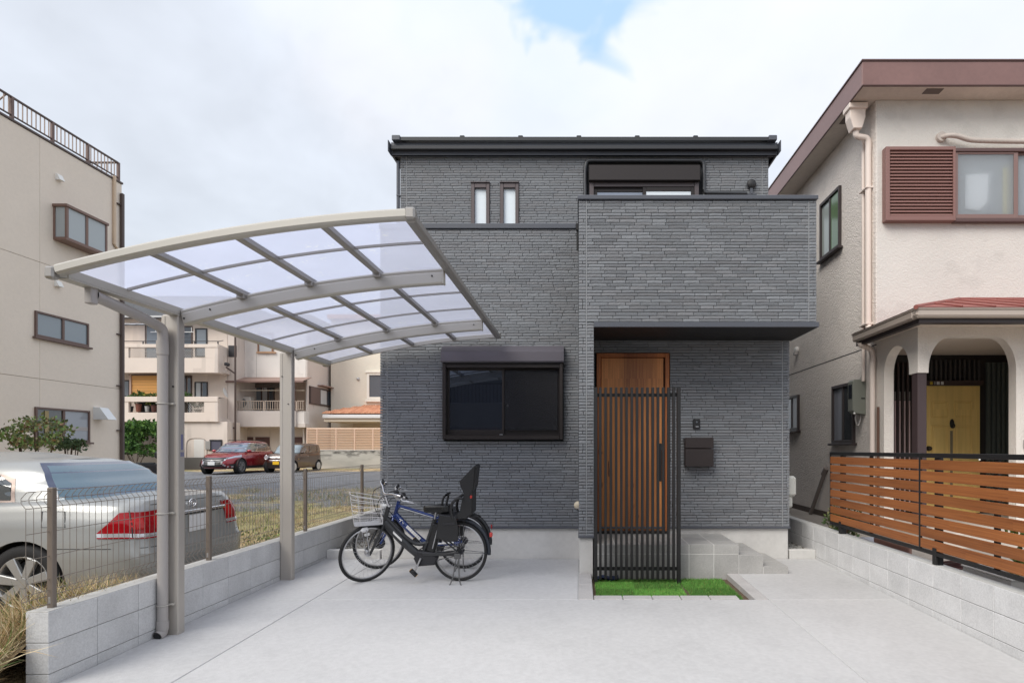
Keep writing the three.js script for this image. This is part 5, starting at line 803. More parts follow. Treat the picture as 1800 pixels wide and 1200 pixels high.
// ---- pale house with an awning balcony
{
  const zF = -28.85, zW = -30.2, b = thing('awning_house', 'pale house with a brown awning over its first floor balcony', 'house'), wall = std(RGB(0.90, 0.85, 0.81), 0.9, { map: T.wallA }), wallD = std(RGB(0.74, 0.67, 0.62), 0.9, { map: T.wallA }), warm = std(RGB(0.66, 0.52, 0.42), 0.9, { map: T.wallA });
  const Bx = (n, m, z, x0, x1, y0, y1, d, c = 0.01, p = b) => box(m, p, n, z, x0, x1, y0, y1, d, c), N = (...q) => mesh(...q);
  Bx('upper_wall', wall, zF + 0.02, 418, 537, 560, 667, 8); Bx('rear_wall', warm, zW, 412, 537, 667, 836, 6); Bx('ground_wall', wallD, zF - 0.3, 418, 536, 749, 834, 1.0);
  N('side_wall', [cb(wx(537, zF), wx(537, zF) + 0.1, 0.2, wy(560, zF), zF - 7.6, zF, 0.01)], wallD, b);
  Bx('roof', std(RGB(0.12, 0.11, 0.11), 0.7), zF + 0.5, 410, 545, 552, 560, 9, 0.02);
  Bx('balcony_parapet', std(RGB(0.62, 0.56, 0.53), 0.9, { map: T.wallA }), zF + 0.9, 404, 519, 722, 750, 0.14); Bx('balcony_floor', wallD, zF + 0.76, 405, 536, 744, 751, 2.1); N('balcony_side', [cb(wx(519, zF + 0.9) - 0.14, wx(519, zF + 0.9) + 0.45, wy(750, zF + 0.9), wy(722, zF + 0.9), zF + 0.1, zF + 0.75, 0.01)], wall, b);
  // railing
  const rm = std(RGB(0.40, 0.32, 0.26), 0.5), rz = zF + 0.83, rl = [cb(wx(407, rz), wx(534, rz), wy(705.5, rz), wy(704, rz), rz - 0.03, rz + 0.03, 0.008), cb(wx(407, rz), wx(534, rz), wy(720, rz), wy(719, rz), rz - 0.02, rz + 0.02, 0.004)]; N('railing', rl, rm, b);
  for (let x = 409; x < 534; x += 4.1) N('baluster', [cb(wx(x, rz) - 0.016, wx(x, rz) + 0.016, wy(720, rz), wy(705, rz), rz - 0.012, rz + 0.012, 0)], rm, b);
  for (const x of [407, 464, 521]) N('railing_post', [cb(wx(x, rz) - 0.035, wx(x, rz) + 0.035, wy(722, rz), wy(704, rz), rz - 0.03, rz + 0.03, 0.006)], rm, b);
  // awning
  { const w = new THREE.Group(); w.name = 'awning'; b.add(w); const z0 = zF + 0.02, z1 = zF + 1.25, ya = wy(663, zF), yb = wy(669.5, zF + 1.2), X0 = wx(401, zF + 1), X1 = wx(535, zF + 1); N('awning_sheet', [fromTris([[[X0, ya, z0], [X0, yb, z1], [X1, yb, z1], [X1, ya, z0]], [[X0, ya - 0.03, z0], [X1, ya - 0.03, z0], [X1, yb - 0.03, z1], [X0, yb - 0.03, z1]]])], std(RGB(0.30, 0.20, 0.165), 0.6), w); N('awning_beam', [cb(X0 - 0.03, X1 + 0.03, yb - 0.09, yb + 0.01, z1 - 0.06, z1 + 0.02, 0.008)], std(RGB(0.20, 0.12, 0.10), 0.6), w); for (const x of [410, 517]) N('awning_post', [cb(wx(x, rz) - 0.045, wx(x, rz) + 0.045, wy(722, rz), yb, rz - 0.045, rz + 0.045, 0.006)], std(RGB(0.17, 0.10, 0.085), 0.6), w); N('awning_rafter', span(X0 + 0.3, X1 - 0.3, 5).map((x) => bar([x, ya - 0.05, z0], [x, yb - 0.05, z1], 0.025, 5)), std(RGB(0.4, 0.3, 0.25), 0.6), w); }
  farWindow(b, zF + 0.03, 453, 480, 585, 620, std(RGB(0.30, 0.165, 0.10), 0.6), [winPale], { f: 0.07, d: 0.09 }); Bx('window_sill', std(RGB(0.5, 0.3, 0.18), 0.6), zF + 0.16, 449.5, 483, 618, 620.5, 0.15); Bx('crack_joint', std(RGB(0.42, 0.38, 0.35), 0.9), zF + 0.024, 450, 450.6, 621, 666, 0.01, 0);
  farWindow(b, zW + 0.03, 448, 482, 674, 740, frBrown, [winGrey, winPale, winDark]); Bx('shutter_box', std(RGB(0.16, 0.13, 0.11), 0.6), zW + 0.2, 446, 500, 674, 681, 0.2); farWindow(b, zW + 0.03, 500, 519, 680, 740, frBrown, [winGrey]);
  // side window seen along the wall
  { const X = wx(537, zF) + 0.1, w = new THREE.Group(); w.name = 'side_window'; b.add(w); const za = zF - 0.2, zb = zF - 4.2, y0 = wy(713, zF - 2), y1 = wy(683, zF - 2); N('frame', [cb(X, X + 0.08, y0, y1, zb, za, 0.01)], frBrown, w); N('pane', [cb(X + 0.08, X + 0.09, y0 + 0.1, y1 - 0.1, zb + 1.6, zb + 2.5, 0)], winPale, w); N('pane', [cb(X + 0.08, X + 0.09, y0 + 0.1, y1 - 0.1, zb + 0.2, zb + 1.5, 0)], winDark, w); N('shutter', [cb(X + 0.081, X + 0.11, y0 + 0.03, y1 - 0.03, zb + 2.6, za - 0.05, 0.005)], std(RGB(0.13, 0.09, 0.08), 0.6), w); N('window_hood', [cb(X, X + 0.4, y1 + 0.12, y1 + 0.18, zb - 0.2, za - 1.2, 0.01)], std(RGB(0.3, 0.2, 0.17), 0.6), w); }
  for (const [x0, x1] of [[427, 444], [448, 473], [514, 530]]) Bx('ground_window', std(RGB(0.10, 0.05, 0.045), 0.6), zF - 0.25, x0, x1, 768, 790, 0.1);
  N('downpipe', [bar([wx(533, zF), wy(752, zF), zF + 0.05], [wx(535, zF), wy(790, zF), zF + 0.05], 0.04, 6)], wall, b);
  const ac = thing('air_conditioner', 'white air conditioner on the awning balcony behind the railing', 'air conditioner'), az = zF + 0.2; mesh('case', [cb(wx(417, az), wx(440, az), wy(723, az), wy(697, az), az - 0.4, az, 0.03)], std(RGB(0.72, 0.68, 0.62), 0.5), ac); const cx = wx(425, az), cy = wy(708, az); mesh('fan_grille', [0.1, 0.18, 0.26].map((r) => new THREE.TorusGeometry(r, 0.018, 5, 20).translate(cx, cy, az + 0.01)), std(RGB(0.2, 0.2, 0.2), 0.6), ac); mesh('fan_disc', [rot(new THREE.CylinderGeometry(0.27, 0.27, 0.01, 20), 'X', Math.PI / 2).translate(cx, cy, az + 0.002)], std(RGB(0.16, 0.16, 0.16), 0.7), ac);
  const po = thing('drying_pole', 'cream drying pole under the brown awning', 'pole'); mesh('pole', [bar([wx(412, rz), wy(685.5, rz), rz - 0.2], [wx(532, rz), wy(685.5, rz), rz - 0.2], 0.022, 8)], std(RGB(0.7, 0.62, 0.5), 0.5), po); mesh('hook', [414, 460, 516].map((x) => bar([wx(x, rz), wy(685.5, rz), rz - 0.2], [wx(x, rz), wy(674, rz), rz - 0.2], 0.018, 6)), frBrown, po);
  const dish = thing('satellite_dish', 'white satellite dish on a stand between the two balcony houses', 'satellite dish', [wx(402, zF + 1.1), wy(690, zF + 1.1), zF + 1.1]); const dg = new THREE.SphereGeometry(0.62, 20, 8, 0, 6.283, 0, 0.55); dg.scale(1, 0.6, 1); dg.rotateZ(-1.25); mesh('dish', [dg.translate(-0.45, -0.1, 0)], std(RGB(0.75, 0.75, 0.74), 0.4, { side: THREE.DoubleSide }), dish); mesh('mast', [bar([0, -1.05, -0.05], [0.02, 0, 0], 0.025, 8)], M.steel, dish);
}
// ---- cream house with orange tiles
{
  const z = -31.85, c = thing('tiled_house', 'cream house with an orange tiled lean-to roof behind the louvred fence', 'house'), wall = std(RGB(0.86, 0.79, 0.67), 0.9, { map: T.paint });
  const Bx = (n, m, zz, x0, x1, y0, y1, d, cc = 0.01, p = c) => box(m, p, n, zz, x0, x1, y0, y1, d, cc);
  Bx('wall', wall, z, 581, 760, 560, 836, 8); Bx('roof', std(RGB(0.5, 0.22, 0.12), 0.7), z + 0.5, 574, 770, 552, 560, 9, 0.03);
  farWindow(c, z + 0.02, 645, 690, 655, 702, std(RGB(0.82, 0.78, 0.7), 0.5), [phy(RGB(0.11, 0.12, 0.14), 0.1, { ior: 1.7 })], { f: 0.16, d: 0.1 }); Bx('window_sill', std(RGB(0.82, 0.78, 0.7), 0.5), z + 0.2, 641, 694, 702, 706, 0.2); Bx('shutter_head', std(RGB(0.80, 0.75, 0.66), 0.5), z + 0.18, 641, 694, 652, 655, 0.18);
  mesh('vent_cap', [new THREE.SphereGeometry(0.11, 12, 8).translate(wx(629.5, z), wy(666, z), z + 0.03)], M.steel, c);
  const zr = z + 2.6, X0 = wx(568, zr), X1 = wx(760, zr), ye = wy(727, zr), yt = wy(713.5, z), n = 44, tm = [[0.62, 0.29, 0.17], [0.68, 0.34, 0.20], [0.56, 0.25, 0.145]].map((k) => std(RGB(...k), 0.75));
  const dz = zr - z, dy = yt - ye, L = Math.hypot(dz, dy), an = Math.atan2(dy, dz);
  for (let r = 0; r < 5; r++) for (let i = 0; i < n; i++) { const x = X0 + 0.16 * i, inset = clamp((r * 0.42 - i * 0.16) * 1, 0, 9); if (inset > 0.2) continue; const g = new THREE.CylinderGeometry(0.075, 0.085, L / 5 + 0.05, 7, 1, false, -Math.PI / 2, Math.PI); g.rotateX(-Math.PI / 2 + an * 0 ); g.rotateX(an); g.translate(x, mix(ye, yt, (r + 0.5) / 5) + 0.015, mix(zr, z, (r + 0.5) / 5)); if (i * 5 + r < 300) mesh('roof_tile', [g], tm[Math.floor(rnd() * 3)], c); }
  mesh('lean_to_roof', [fromTris([[[X0, ye, zr], [X1, ye, zr], [X1, yt, z], [X0 + 2.0, yt, z]], [[X0, ye - 0.1, zr], [X0 + 2.0, yt - 0.1, z], [X1, yt - 0.1, z], [X1, ye - 0.1, zr]]])], tm[2], c);
  Bx('lean_to_gutter', std(RGB(0.74, 0.73, 0.72), 0.4), zr + 0.15, 566, 760, 728.5, 735, 0.16, 0.03); Bx('lean_to_soffit', std(RGB(0.72, 0.64, 0.52), 0.8), zr, 569, 760, 735, 741, 2.5); Bx('shutter_door', std(RGB(0.62, 0.53, 0.42), 0.8), z + 0.06, 620, 700, 744, 830, 0.05);
}
// ---- louvred fence on a stained wall
{
  const z = -27.85, w = thing('stained_wall', 'stained grey concrete wall under the peach louvred fence', 'wall'), f = thing('louvre_fence', 'peach coloured louvred fence on top of the stained concrete wall', 'fence');
  T.stain = tex(512, 4, (u, v) => { const a = fbm(u, v, 4, 5, 301), s = sst(0.42, 0.7, fbm(u, v, 10, 4, 305)) * sst(0.5, 0.95, v); const k = 0.42 + 0.2 * (a - 0.5) - 0.3 * s; return [k, k * 0.97, k * 0.9]; });
  const ww = mesh('wall_body', [cb(wx(538, z), wx(760, z), 0, wy(791.5, z), z - 0.15, z, 0.01)], std(RGB(1, 1, 1), 0.95, { map: T.stain }), w); { const uv = ww.geometry.attributes.uv, y1 = wy(791.5, z); for (let i = 0; i < uv.count; i++) uv.setY(i, (uv.getY(i) - y1) * 4 / 1.4); } mesh('wall_cap', [cb(wx(537.5, z), wx(760, z), wy(792, z), wy(790.8, z), z - 0.17, z + 0.02, 0.005)], M.founda, w);
  const pm = std(RGB(0.94, 0.70, 0.54), 0.6), pd = std(RGB(0.70, 0.50, 0.38), 0.6), y0 = wy(790.5, z), y1 = wy(753.5, z), n = 13;
  for (let i = 0; i < n; i++) { const g = cb(wx(538.5, z), wx(760, z), -0.038, 0.038, -0.009, 0.009, 0.003); g.rotateX(0.75); mesh('louvre', [g.translate(0, mix(y0, y1, (i + 0.5) / n), z - 0.05)], pm, f); }
  for (const x of [539, 556.5, 590, 622.5, 655, 687]) mesh('post', [cb(wx(x, z) - 0.03, wx(x, z) + 0.03, y0 - 0.05, y1 + 0.02, z - 0.1, z - 0.012, 0.006)], pd, f);
  mesh('top_rail', [cb(wx(538, z), wx(760, z), y1, y1 + 0.05, z - 0.09, z - 0.015, 0.006)], pm, f);
}
// ================================================================ CARS
const lerpT = (tab, x) => { if (x <= tab[0][0]) return tab[0][1]; for (let i = 1; i < tab.length; i++) if (x <= tab[i][0]) { const t = (x - tab[i - 1][0]) / (tab[i][0] - tab[i - 1][0]); return mix(tab[i - 1][1], tab[i][1], t * t * (3 - 2 * t)); } return tab[tab.length - 1][1]; };
function plan(xr, xf, w, nr, nf, N) {                                      // rounded outline from nose (t = 0) round by +z to the tail (t = 0.5)
  const q = [], K = 600, c = (xr + xf) / 2, a = (xf - xr) / 2;
  for (let i = 0; i <= K; i++) { const th = 2 * Math.PI * i / K, n = Math.cos(th) >= 0 ? nf : nr; q.push([c + a * Math.sign(Math.cos(th)) * Math.abs(Math.cos(th)) ** (2 / n), w / 2 * Math.sign(Math.sin(th)) * Math.abs(Math.sin(th)) ** (2 / n)]); }
  const L = [0]; for (let i = 1; i <= K; i++) L.push(L[i - 1] + Math.hypot(q[i][0] - q[i - 1][0], q[i][1] - q[i - 1][1]));
  return (t) => { t = ((t % 1) + 1) % 1; const s = t * L[K]; let lo = 0, hi = K; while (hi - lo > 1) { const m = (lo + hi) >> 1; if (L[m] <= s) lo = m; else hi = m; } const f = (s - L[lo]) / (L[hi] - L[lo] || 1); return [mix(q[lo][0], q[hi][0], f), mix(q[lo][1], q[hi][1], f)]; };
}
function shell(tab, yTop, crown, yb, nr, nf, N = 120, M2 = 18) {             // tab: [v, xr, xf, w]; returns the surface and its closed geometry
  const col = (k) => tab.map((r) => [r[0], r[k]]), cache = {};
  const ring = (v) => (cache[v] ??= plan(lerpT(col(1), v), lerpT(col(2), v), lerpT(col(3), v), nr, nf));
  const at = (t, v) => { const [x, z] = ring(v)(t); return V(x, yb + v * ((typeof yTop === 'function' ? yTop(x) : yTop) - yb), z); };
  const vs = span(0, 1, M2), pos = [], idx = [];
  for (const v of vs) for (let i = 0; i < N; i++) { const p = at(i / N, v); pos.push(p.x, p.y, p.z); }
  for (let j = 0; j < M2; j++) for (let i = 0; i < N; i++) { const a = j * N + i, b = j * N + (i + 1) % N, c = a + N, d = b + N; idx.push(a, c, b, b, c, d); }
  const top = M2 * N, K = 8, grid = [];
  for (let i = 0; i <= N / 2; i++) { const row = [], a = i % N, b = (N - i) % N; for (let k = 0; k <= K; k++) { if (k === 0) row.push(top + a); else if (k === K) row.push(top + b); else { const f = k / K, A = a * 3 + top * 3, B = b * 3 + top * 3, s = 1 - (2 * f - 1) ** 2; const xa = pos[A], x0 = pos[top * 3], x1 = pos[(top + N / 2) * 3], e = sst(0, 0.55, Math.min(Math.abs(xa - x0), Math.abs(xa - x1))); row.push(pos.length / 3); pos.push(mix(pos[A], pos[B], f), mix(pos[A + 1], pos[B + 1], f) + crown * s * (0.1 + 0.9 * e), mix(pos[A + 2], pos[B + 2], f)); } } grid.push(row); }
  for (let i = 0; i < N / 2; i++) for (let k = 0; k < K; k++) idx.push(grid[i][k], grid[i][k + 1], grid[i + 1][k], grid[i + 1][k], grid[i][k + 1], grid[i + 1][k + 1]);
  for (let i = 0; i < N / 2; i++) { const a = i, b = (N - i) % N, c = i + 1, d = N - i - 1; idx.push(a, c, b, b, c, d); }
  const g = new THREE.BufferGeometry(); g.setAttribute('position', new THREE.Float32BufferAttribute(pos, 3)); g.setIndex(idx); g.computeVertexNormals();
  const patch = (t0, t1, v0, v1, off = 0.005, n = 16, m = 5, th = 0) => {     // a piece of the same surface, lifted by off
    const f0 = typeof v0 === 'function' ? v0 : () => v0, f1 = typeof v1 === 'function' ? v1 : () => v1, P = [];
    for (let j = 0; j <= m; j++) { P.push([]); for (let i = 0; i <= n; i++) { const u = i / n, t = mix(t0, t1, u), v = clamp(mix(f0(u), f1(u), j / m)), e = 1e-3, a = at(t + e, v).sub(at(t - e, v)), b = at(t, Math.min(1, v + e)).sub(at(t, Math.max(0, v - e))); const nn = b.cross(a).normalize(); if (nn.y < -0.9) nn.negate(); const c = at(t, v), o = c.clone().add(nn.multiplyScalar(off)); P[j].push(o); } }
    const polys = []; const A = (p) => [p.x, p.y, p.z];
    const pp = [], id = []; for (const r of P) for (const p of r) pp.push(...A(p)); const W = n + 1;
    for (let j = 0; j < m; j++) for (let i = 0; i < n; i++) { const a = j * W + i; id.push(a, a + W, a + 1, a + 1, a + W, a + W + 1); }
    const q = new THREE.BufferGeometry(); q.setAttribute('position', new THREE.Float32BufferAttribute(pp, 3)); q.setIndex(id); q.computeVertexNormals(); return q;
  };
  const tX = (x, v, side) => { let best = 0, bd = 9; for (let i = 0; i <= 2000; i++) { const t = side > 0 ? i / 4000 : 1 - i / 4000, p = ring(v)(t), d = Math.abs(p[0] - x) + (Math.abs(p[1]) < 0.2 ? 1 : 0); if (d < bd) { bd = d; best = t; } } return best; };
  return { g, at, patch, tX };
}
function makeWheel(p, x, y, z, r, w, rimR, spokes, side, rimMat, double) {
  const o = new THREE.Group(); o.name = 'wheel'; o.position.set(x, y, z); if (side < 0) o.rotation.y = Math.PI; p.add(o); const h = w / 2;
  const ty = new THREE.LatheGeometry([[rimR, -h * 0.9], [r - 0.03, -h], [r, -h * 0.7], [r, h * 0.7], [r - 0.03, h], [rimR + 0.02, h * 0.96], [rimR, h * 0.86]].map((q) => new THREE.Vector2(...q)), 40); ty.rotateX(Math.PI / 2); mesh('tyre', [ty], M.rubber, o);
  const rg = [new THREE.LatheGeometry([[rimR - 0.015, -h * 0.5], [rimR - 0.015, h * 0.8], [rimR + 0.004, h * 0.93], [rimR + 0.004, h * 0.8], [rimR - 0.002, -h * 0.5]].map((q) => new THREE.Vector2(...q)), 40).rotateX(Math.PI / 2), rot(new THREE.CylinderGeometry(0.045, 0.06, 0.06, 16), 'X', Math.PI / 2).translate(0, 0, h * 0.7)];
  for (let k = 0; k < spokes; k++) { const a = k / spokes * 6.2832 + 0.3, s = ext([[0.04, -0.024], [rimR - 0.005, -0.038], [rimR - 0.005, 0.038], [0.04, 0.024]].map(([a1, b1]) => [a1, double ? b1 * 0.6 : b1]), 0.028, 0.006); s.translate(0, 0, h * 0.62); s.rotateZ(a); rg.push(s); }
  mesh('rim', rg, rimMat, o); mesh('brake_disc', [rot(new THREE.CylinderGeometry(rimR - 0.05, rimR - 0.05, 0.02, 24), 'X', Math.PI / 2).translate(0, 0, h * 0.2)], std(RGB(0.10, 0.10, 0.10), 0.5, { metalness: 0.5 }), o);
}
function makeCar(name, label, c) {
  const t = thing(name, label, 'car', c.pos); t.rotation.y = c.turn;
  const B = shell(c.body, c.deck, c.crown, c.yb, c.nr, c.nf), Gh = shell(c.cabin, c.roofY, c.roofCrown, c.beltY, c.cnr, c.cnf, 120, 10);
  let br = new Brush(plain2(B.g), c.paint); const ev = new Evaluator(); ev.attributes = ['position', 'normal']; ev.useGroups = false; br.updateMatrixWorld();
  for (const x of c.axles) for (const s of [-1, 1]) { const cy = new THREE.CylinderGeometry(c.arch, c.arch, 0.5, 36); cy.rotateX(Math.PI / 2); cy.translate(x, c.wr, s * (c.W / 2 + 0.02)); cy.deleteAttribute('uv'); const b = new Brush(cy); b.updateMatrixWorld(); br = ev.evaluate(br, b, SUBTRACTION); br.updateMatrixWorld(); }
  const body = mesh('body', [br.geometry], c.paint, t); mesh('cabin', [Gh.g], c.paint, t);
  const lm = std(RGB(0.012, 0.012, 0.012), 0.9, { side: THREE.DoubleSide });
  for (const x of c.axles) for (const s of [-1, 1]) { const cy = new THREE.CylinderGeometry(c.arch - 0.004, c.arch - 0.004, 0.21, 30, 1, false); cy.rotateX(Math.PI / 2); const g = plain(cy), p = g.attributes.position, nn = g.attributes.normal, keep = []; for (let i = 0; i < p.count; i += 3) { const cap = Math.abs(nn.getZ(i)) > 0.9; if (!cap || nn.getZ(i) * s < 0) for (let k = 0; k < 3; k++) keep.push(p.getX(i + k) + x, p.getY(i + k) + c.wr, p.getZ(i + k) + s * (c.W / 2 - 0.13)); } const q = new THREE.BufferGeometry(); q.setAttribute('position', new THREE.Float32BufferAttribute(keep, 3)); q.computeVertexNormals(); mesh('wheel_arch_liner', [q], lm, t); }
  for (const x of c.axles) for (const s of [-1, 1]) makeWheel(t, x, c.wr, s * (c.W / 2 - 0.105 - (c.inset ?? 0)), c.wr, 0.2, c.rim, c.spokes, s, c.rimMat, c.dbl);
  return { t, B, Gh };
}
function plain2(g) { const q = g.clone(); q.deleteAttribute('uv'); return q; }
const carGlass = phy(RGB(0.035, 0.045, 0.05), 0.03, { ior: 1.9, clearcoat: 1 }), rubberSeal = std(RGB(0.015, 0.015, 0.017), 0.5);
const lampRed = phy(RGB(0.33, 0.004, 0.008), 0.12, { ior: 1.5 }), lampClear = phy(RGB(0.62, 0.62, 0.64), 0.08, { clearcoat: 1, metalness: 0.4 }), gap = std(RGB(0.03, 0.03, 0.03), 0.7);
// ---- silver sedan backed up to the wire fence
{
  const paint = phy(RGB(0.37, 0.375, 0.367), 0.36, { metalness: 0.4, clearcoat: 0.6, clearcoatRoughness: 0.1 });
  const deck = (x) => lerpT([[-2.42, 0.985], [-2.2, 1.02], [-1.6, 1.03], [-0.6, 0.995], [0.9, 0.965], [1.6, 0.91], [2.2, 0.80], [2.42, 0.68]], x);
  const { t, B, Gh } = makeCar('silver_sedan', 'silver sedan parked behind the wire fence with its red tail lights towards the carport', {
    pos: [-3.80 - 2.42, G(1.95) - 0.0, 1.985], turn: Math.PI, W: 1.77, paint, yb: 0.19, nr: 11, nf: 4, crown: 0.035, deck,
    body: [[0, -2.30, 2.3, 1.62], [0.10, -2.39, 2.38, 1.71], [0.30, -2.42, 2.42, 1.76], [0.46, -2.42, 2.40, 1.77], [0.52, -2.385, 2.38, 1.765], [0.75, -2.355, 2.3, 1.745], [0.92, -2.31, 2.2, 1.68], [1, -2.25, 2.1, 1.58]],
    cabin: [[0, -1.93, 1.20, 1.56], [0.3, -1.78, 0.93, 1.50], [0.7, -1.55, 0.55, 1.33], [0.92, -1.38, 0.32, 1.18], [1, -1.24, 0.2, 1.05]], beltY: 0.975, roofY: 1.385, roofCrown: 0.075, cnr: 6, cnf: 5,
    axles: [-1.39, 1.5], arch: 0.365, wr: 0.325, rim: 0.225, spokes: 7, rimMat: std(RGB(0.46, 0.46, 0.455), 0.4, { metalness: 0.7 }),
  });
  const sd = (s) => (s > 0 ? (a) => a : (a) => 1 - a), N = (n, g, m) => mesh(n, g, m, t);
  const gA = phy(RGB(0.09, 0.15, 0.20), 0.05, { ior: 1.6 }), band = phy(RGB(0.02, 0.035, 0.09), 0.08, { clearcoat: 1 });
  N('rear_window_band', [Gh.patch(0.5 - 0.113, 0.5 + 0.113, 0.06, 0.93, 0.004, 30, 8)], band); N('rear_window', [Gh.patch(0.5 - 0.105, 0.5 + 0.105, 0.12, 0.90, 0.006, 30, 8)], gA);
  for (const s of [1, -1]) {
    const a = Gh.tX(-1.30, 0, s), b = Gh.tX(0.95, 0, s), m = (x) => Gh.tX(x, 0, s);
    N('side_window_trim', [Gh.patch(m(-1.24), m(1.0), (u) => 0.10, (u) => mix(0.60, 0.84, clamp(u * 5)), 0.003, 40, 5)], std(RGB(0.35, 0.28, 0.25), 0.35, { metalness: 0.6 }));
    N('side_window', [Gh.patch(m(-1.20), m(-0.85), 0.14, (u) => mix(0.50, 0.80, clamp(u * 1.4)), 0.006, 10, 5)], carGlass); N('side_window', [Gh.patch(m(-0.82), m(-0.10), 0.14, 0.80, 0.006, 10, 5)], carGlass); N('side_window', [Gh.patch(m(-0.05), m(0.85), 0.14, 0.80, 0.006, 10, 5)], carGlass);
    // lamps wrap round the tail corner: t runs along the outline, 0.5 is the middle of the tail
    const t0 = B.tX(-2.02, 0.75, s), t1 = 0.5 - s * 0.040, tc = 0.5 - s * 0.068; const up = (u) => (u < 0.32 ? mix(0.68, 0.885, u / 0.32) : mix(0.885, 0.915, (u - 0.32) / 0.68));
    N('tail_light', [B.patch(t0, t1, 0.675, up, 0.006, 40, 8)], lampRed); for (const [ra, rb, rv] of [[0.42, 0.60, 0.84], [0.76, 0.96, 0.86]]) N('lamp_reflector', [B.patch(mix(t0, t1, ra), mix(t0, t1, rb), 0.72, rv, 0.0075, 12, 3)], phy(RGB(0.50, 0.015, 0.015), 0.1)); N('lamp_trim', [B.patch(t0, t1, 0.635, 0.675, 0.007, 40, 2)], lampClear);
    N('lamp_trim', [B.patch(t0, t1, 0.622, 0.635, 0.007, 40, 2)], lampRed); N('lamp_divider', [B.patch(tc - 0.0004, tc + 0.0004, 0.63, 0.91, 0.008, 2, 6)], gap);
    // door seams and bumper joint
    const dx = B.tX(-1.0, 0.8, s); N('door_seam', [B.patch(dx - 0.0003, dx + 0.0003, 0.42, 0.97, 0.003, 2, 12)], gap); const d2 = B.tX(-0.12, 0.8, s); N('door_seam', [B.patch(d2 - 0.0003, d2 + 0.0003, 0.1, 0.97, 0.003, 2, 12)], gap);
    N('bumper_joint', [B.patch(B.tX(-1.68, 0.5, s), B.tX(-2.15, 0.5, s), 0.512, 0.519, 0.003, 20, 1)], gap);
    const hz = B.at(B.tX(-0.72, 0.8, s), 0.83); N('door_handle', [cb(hz.x - 0.09, hz.x + 0.09, hz.y - 0.012, hz.y + 0.014, hz.z - 0.02, hz.z + 0.03 * 1, 0.01).translate(0, 0, s > 0 ? 0.0 : -0.01)], M.chrome);
  }
  const fl = (u0, u1, v0, v1) => B.patch(u0, u1, v0, v1, 0.003, 10, 2); { const a = B.tX(-1.55, 0.8, -1), b = B.tX(-1.75, 0.8, -1); N('fuel_flap', [fl(a, b, 0.735, 0.739), fl(a, b, 0.895, 0.899), fl(a - 0.0003, a + 0.0003, 0.735, 0.899), fl(b - 0.0003, b + 0.0003, 0.735, 0.899)], gap); }
  { const z = 0, xr = -2.372; N('plate_recess', [cb(xr - 0.0, xr + 0.06, 0.665, 0.865, -0.34, 0.34, 0.01)], std(RGB(0.40, 0.41, 0.40), 0.5, { metalness: 0.5 })); N('number_plate', [cb(xr - 0.015, xr - 0.002, 0.675, 0.84, -0.165, 0.165, 0.004)], std(RGB(0.78, 0.78, 0.78), 0.45)); N('boot_garnish', [cb(xr - 0.03, xr + 0.02, 0.865, 0.892, -0.42, 0.42, 0.008)], M.chrome); N('garnish_shadow_strip', [cb(xr - 0.012, xr + 0.03, 0.848, 0.866, -0.40, 0.40, 0.004)], gap); }
  { const e = B.at(0.5, 0.93); N('emblem', [new THREE.TorusGeometry(0.045, 0.009, 6, 20).scale(1.2, 0.85, 1).rotateY(Math.PI / 2).translate(e.x - 0.006, e.y, 0), new THREE.TorusGeometry(0.022, 0.007, 6, 16).rotateY(Math.PI / 2).translate(e.x - 0.006, e.y, 0)], M.chrome); }
  for (const [zc, w] of [[-0.40, 0.15], [0.40, 0.16]]) { const g = []; for (let k = 0; k < 5; k++) { const z = zc - w / 2 + k * w / 4.4; g.push(cb(-2.352, -2.340, 0.925, 0.948, z, z + 0.006, 0.001), cb(-2.352, -2.340, k % 2 ? 0.925 : 0.943, k % 2 ? 0.929 : 0.947, z, z + 0.022, 0.001)); } N('boot_lettering', g, M.chrome); }
  N('boot_seam', [B.patch(0.5 - 0.05, 0.5 + 0.05, 0.955, 0.961, 0.003, 20, 1), B.patch(0.5 - 0.064, 0.5 + 0.064, 0.523, 0.529, 0.003, 30, 1)], gap);
  N('bumper_strip', [B.patch(0.5 - 0.066, 0.5 + 0.066, 0.435, 0.465, 0.004, 30, 2)], paint);
}
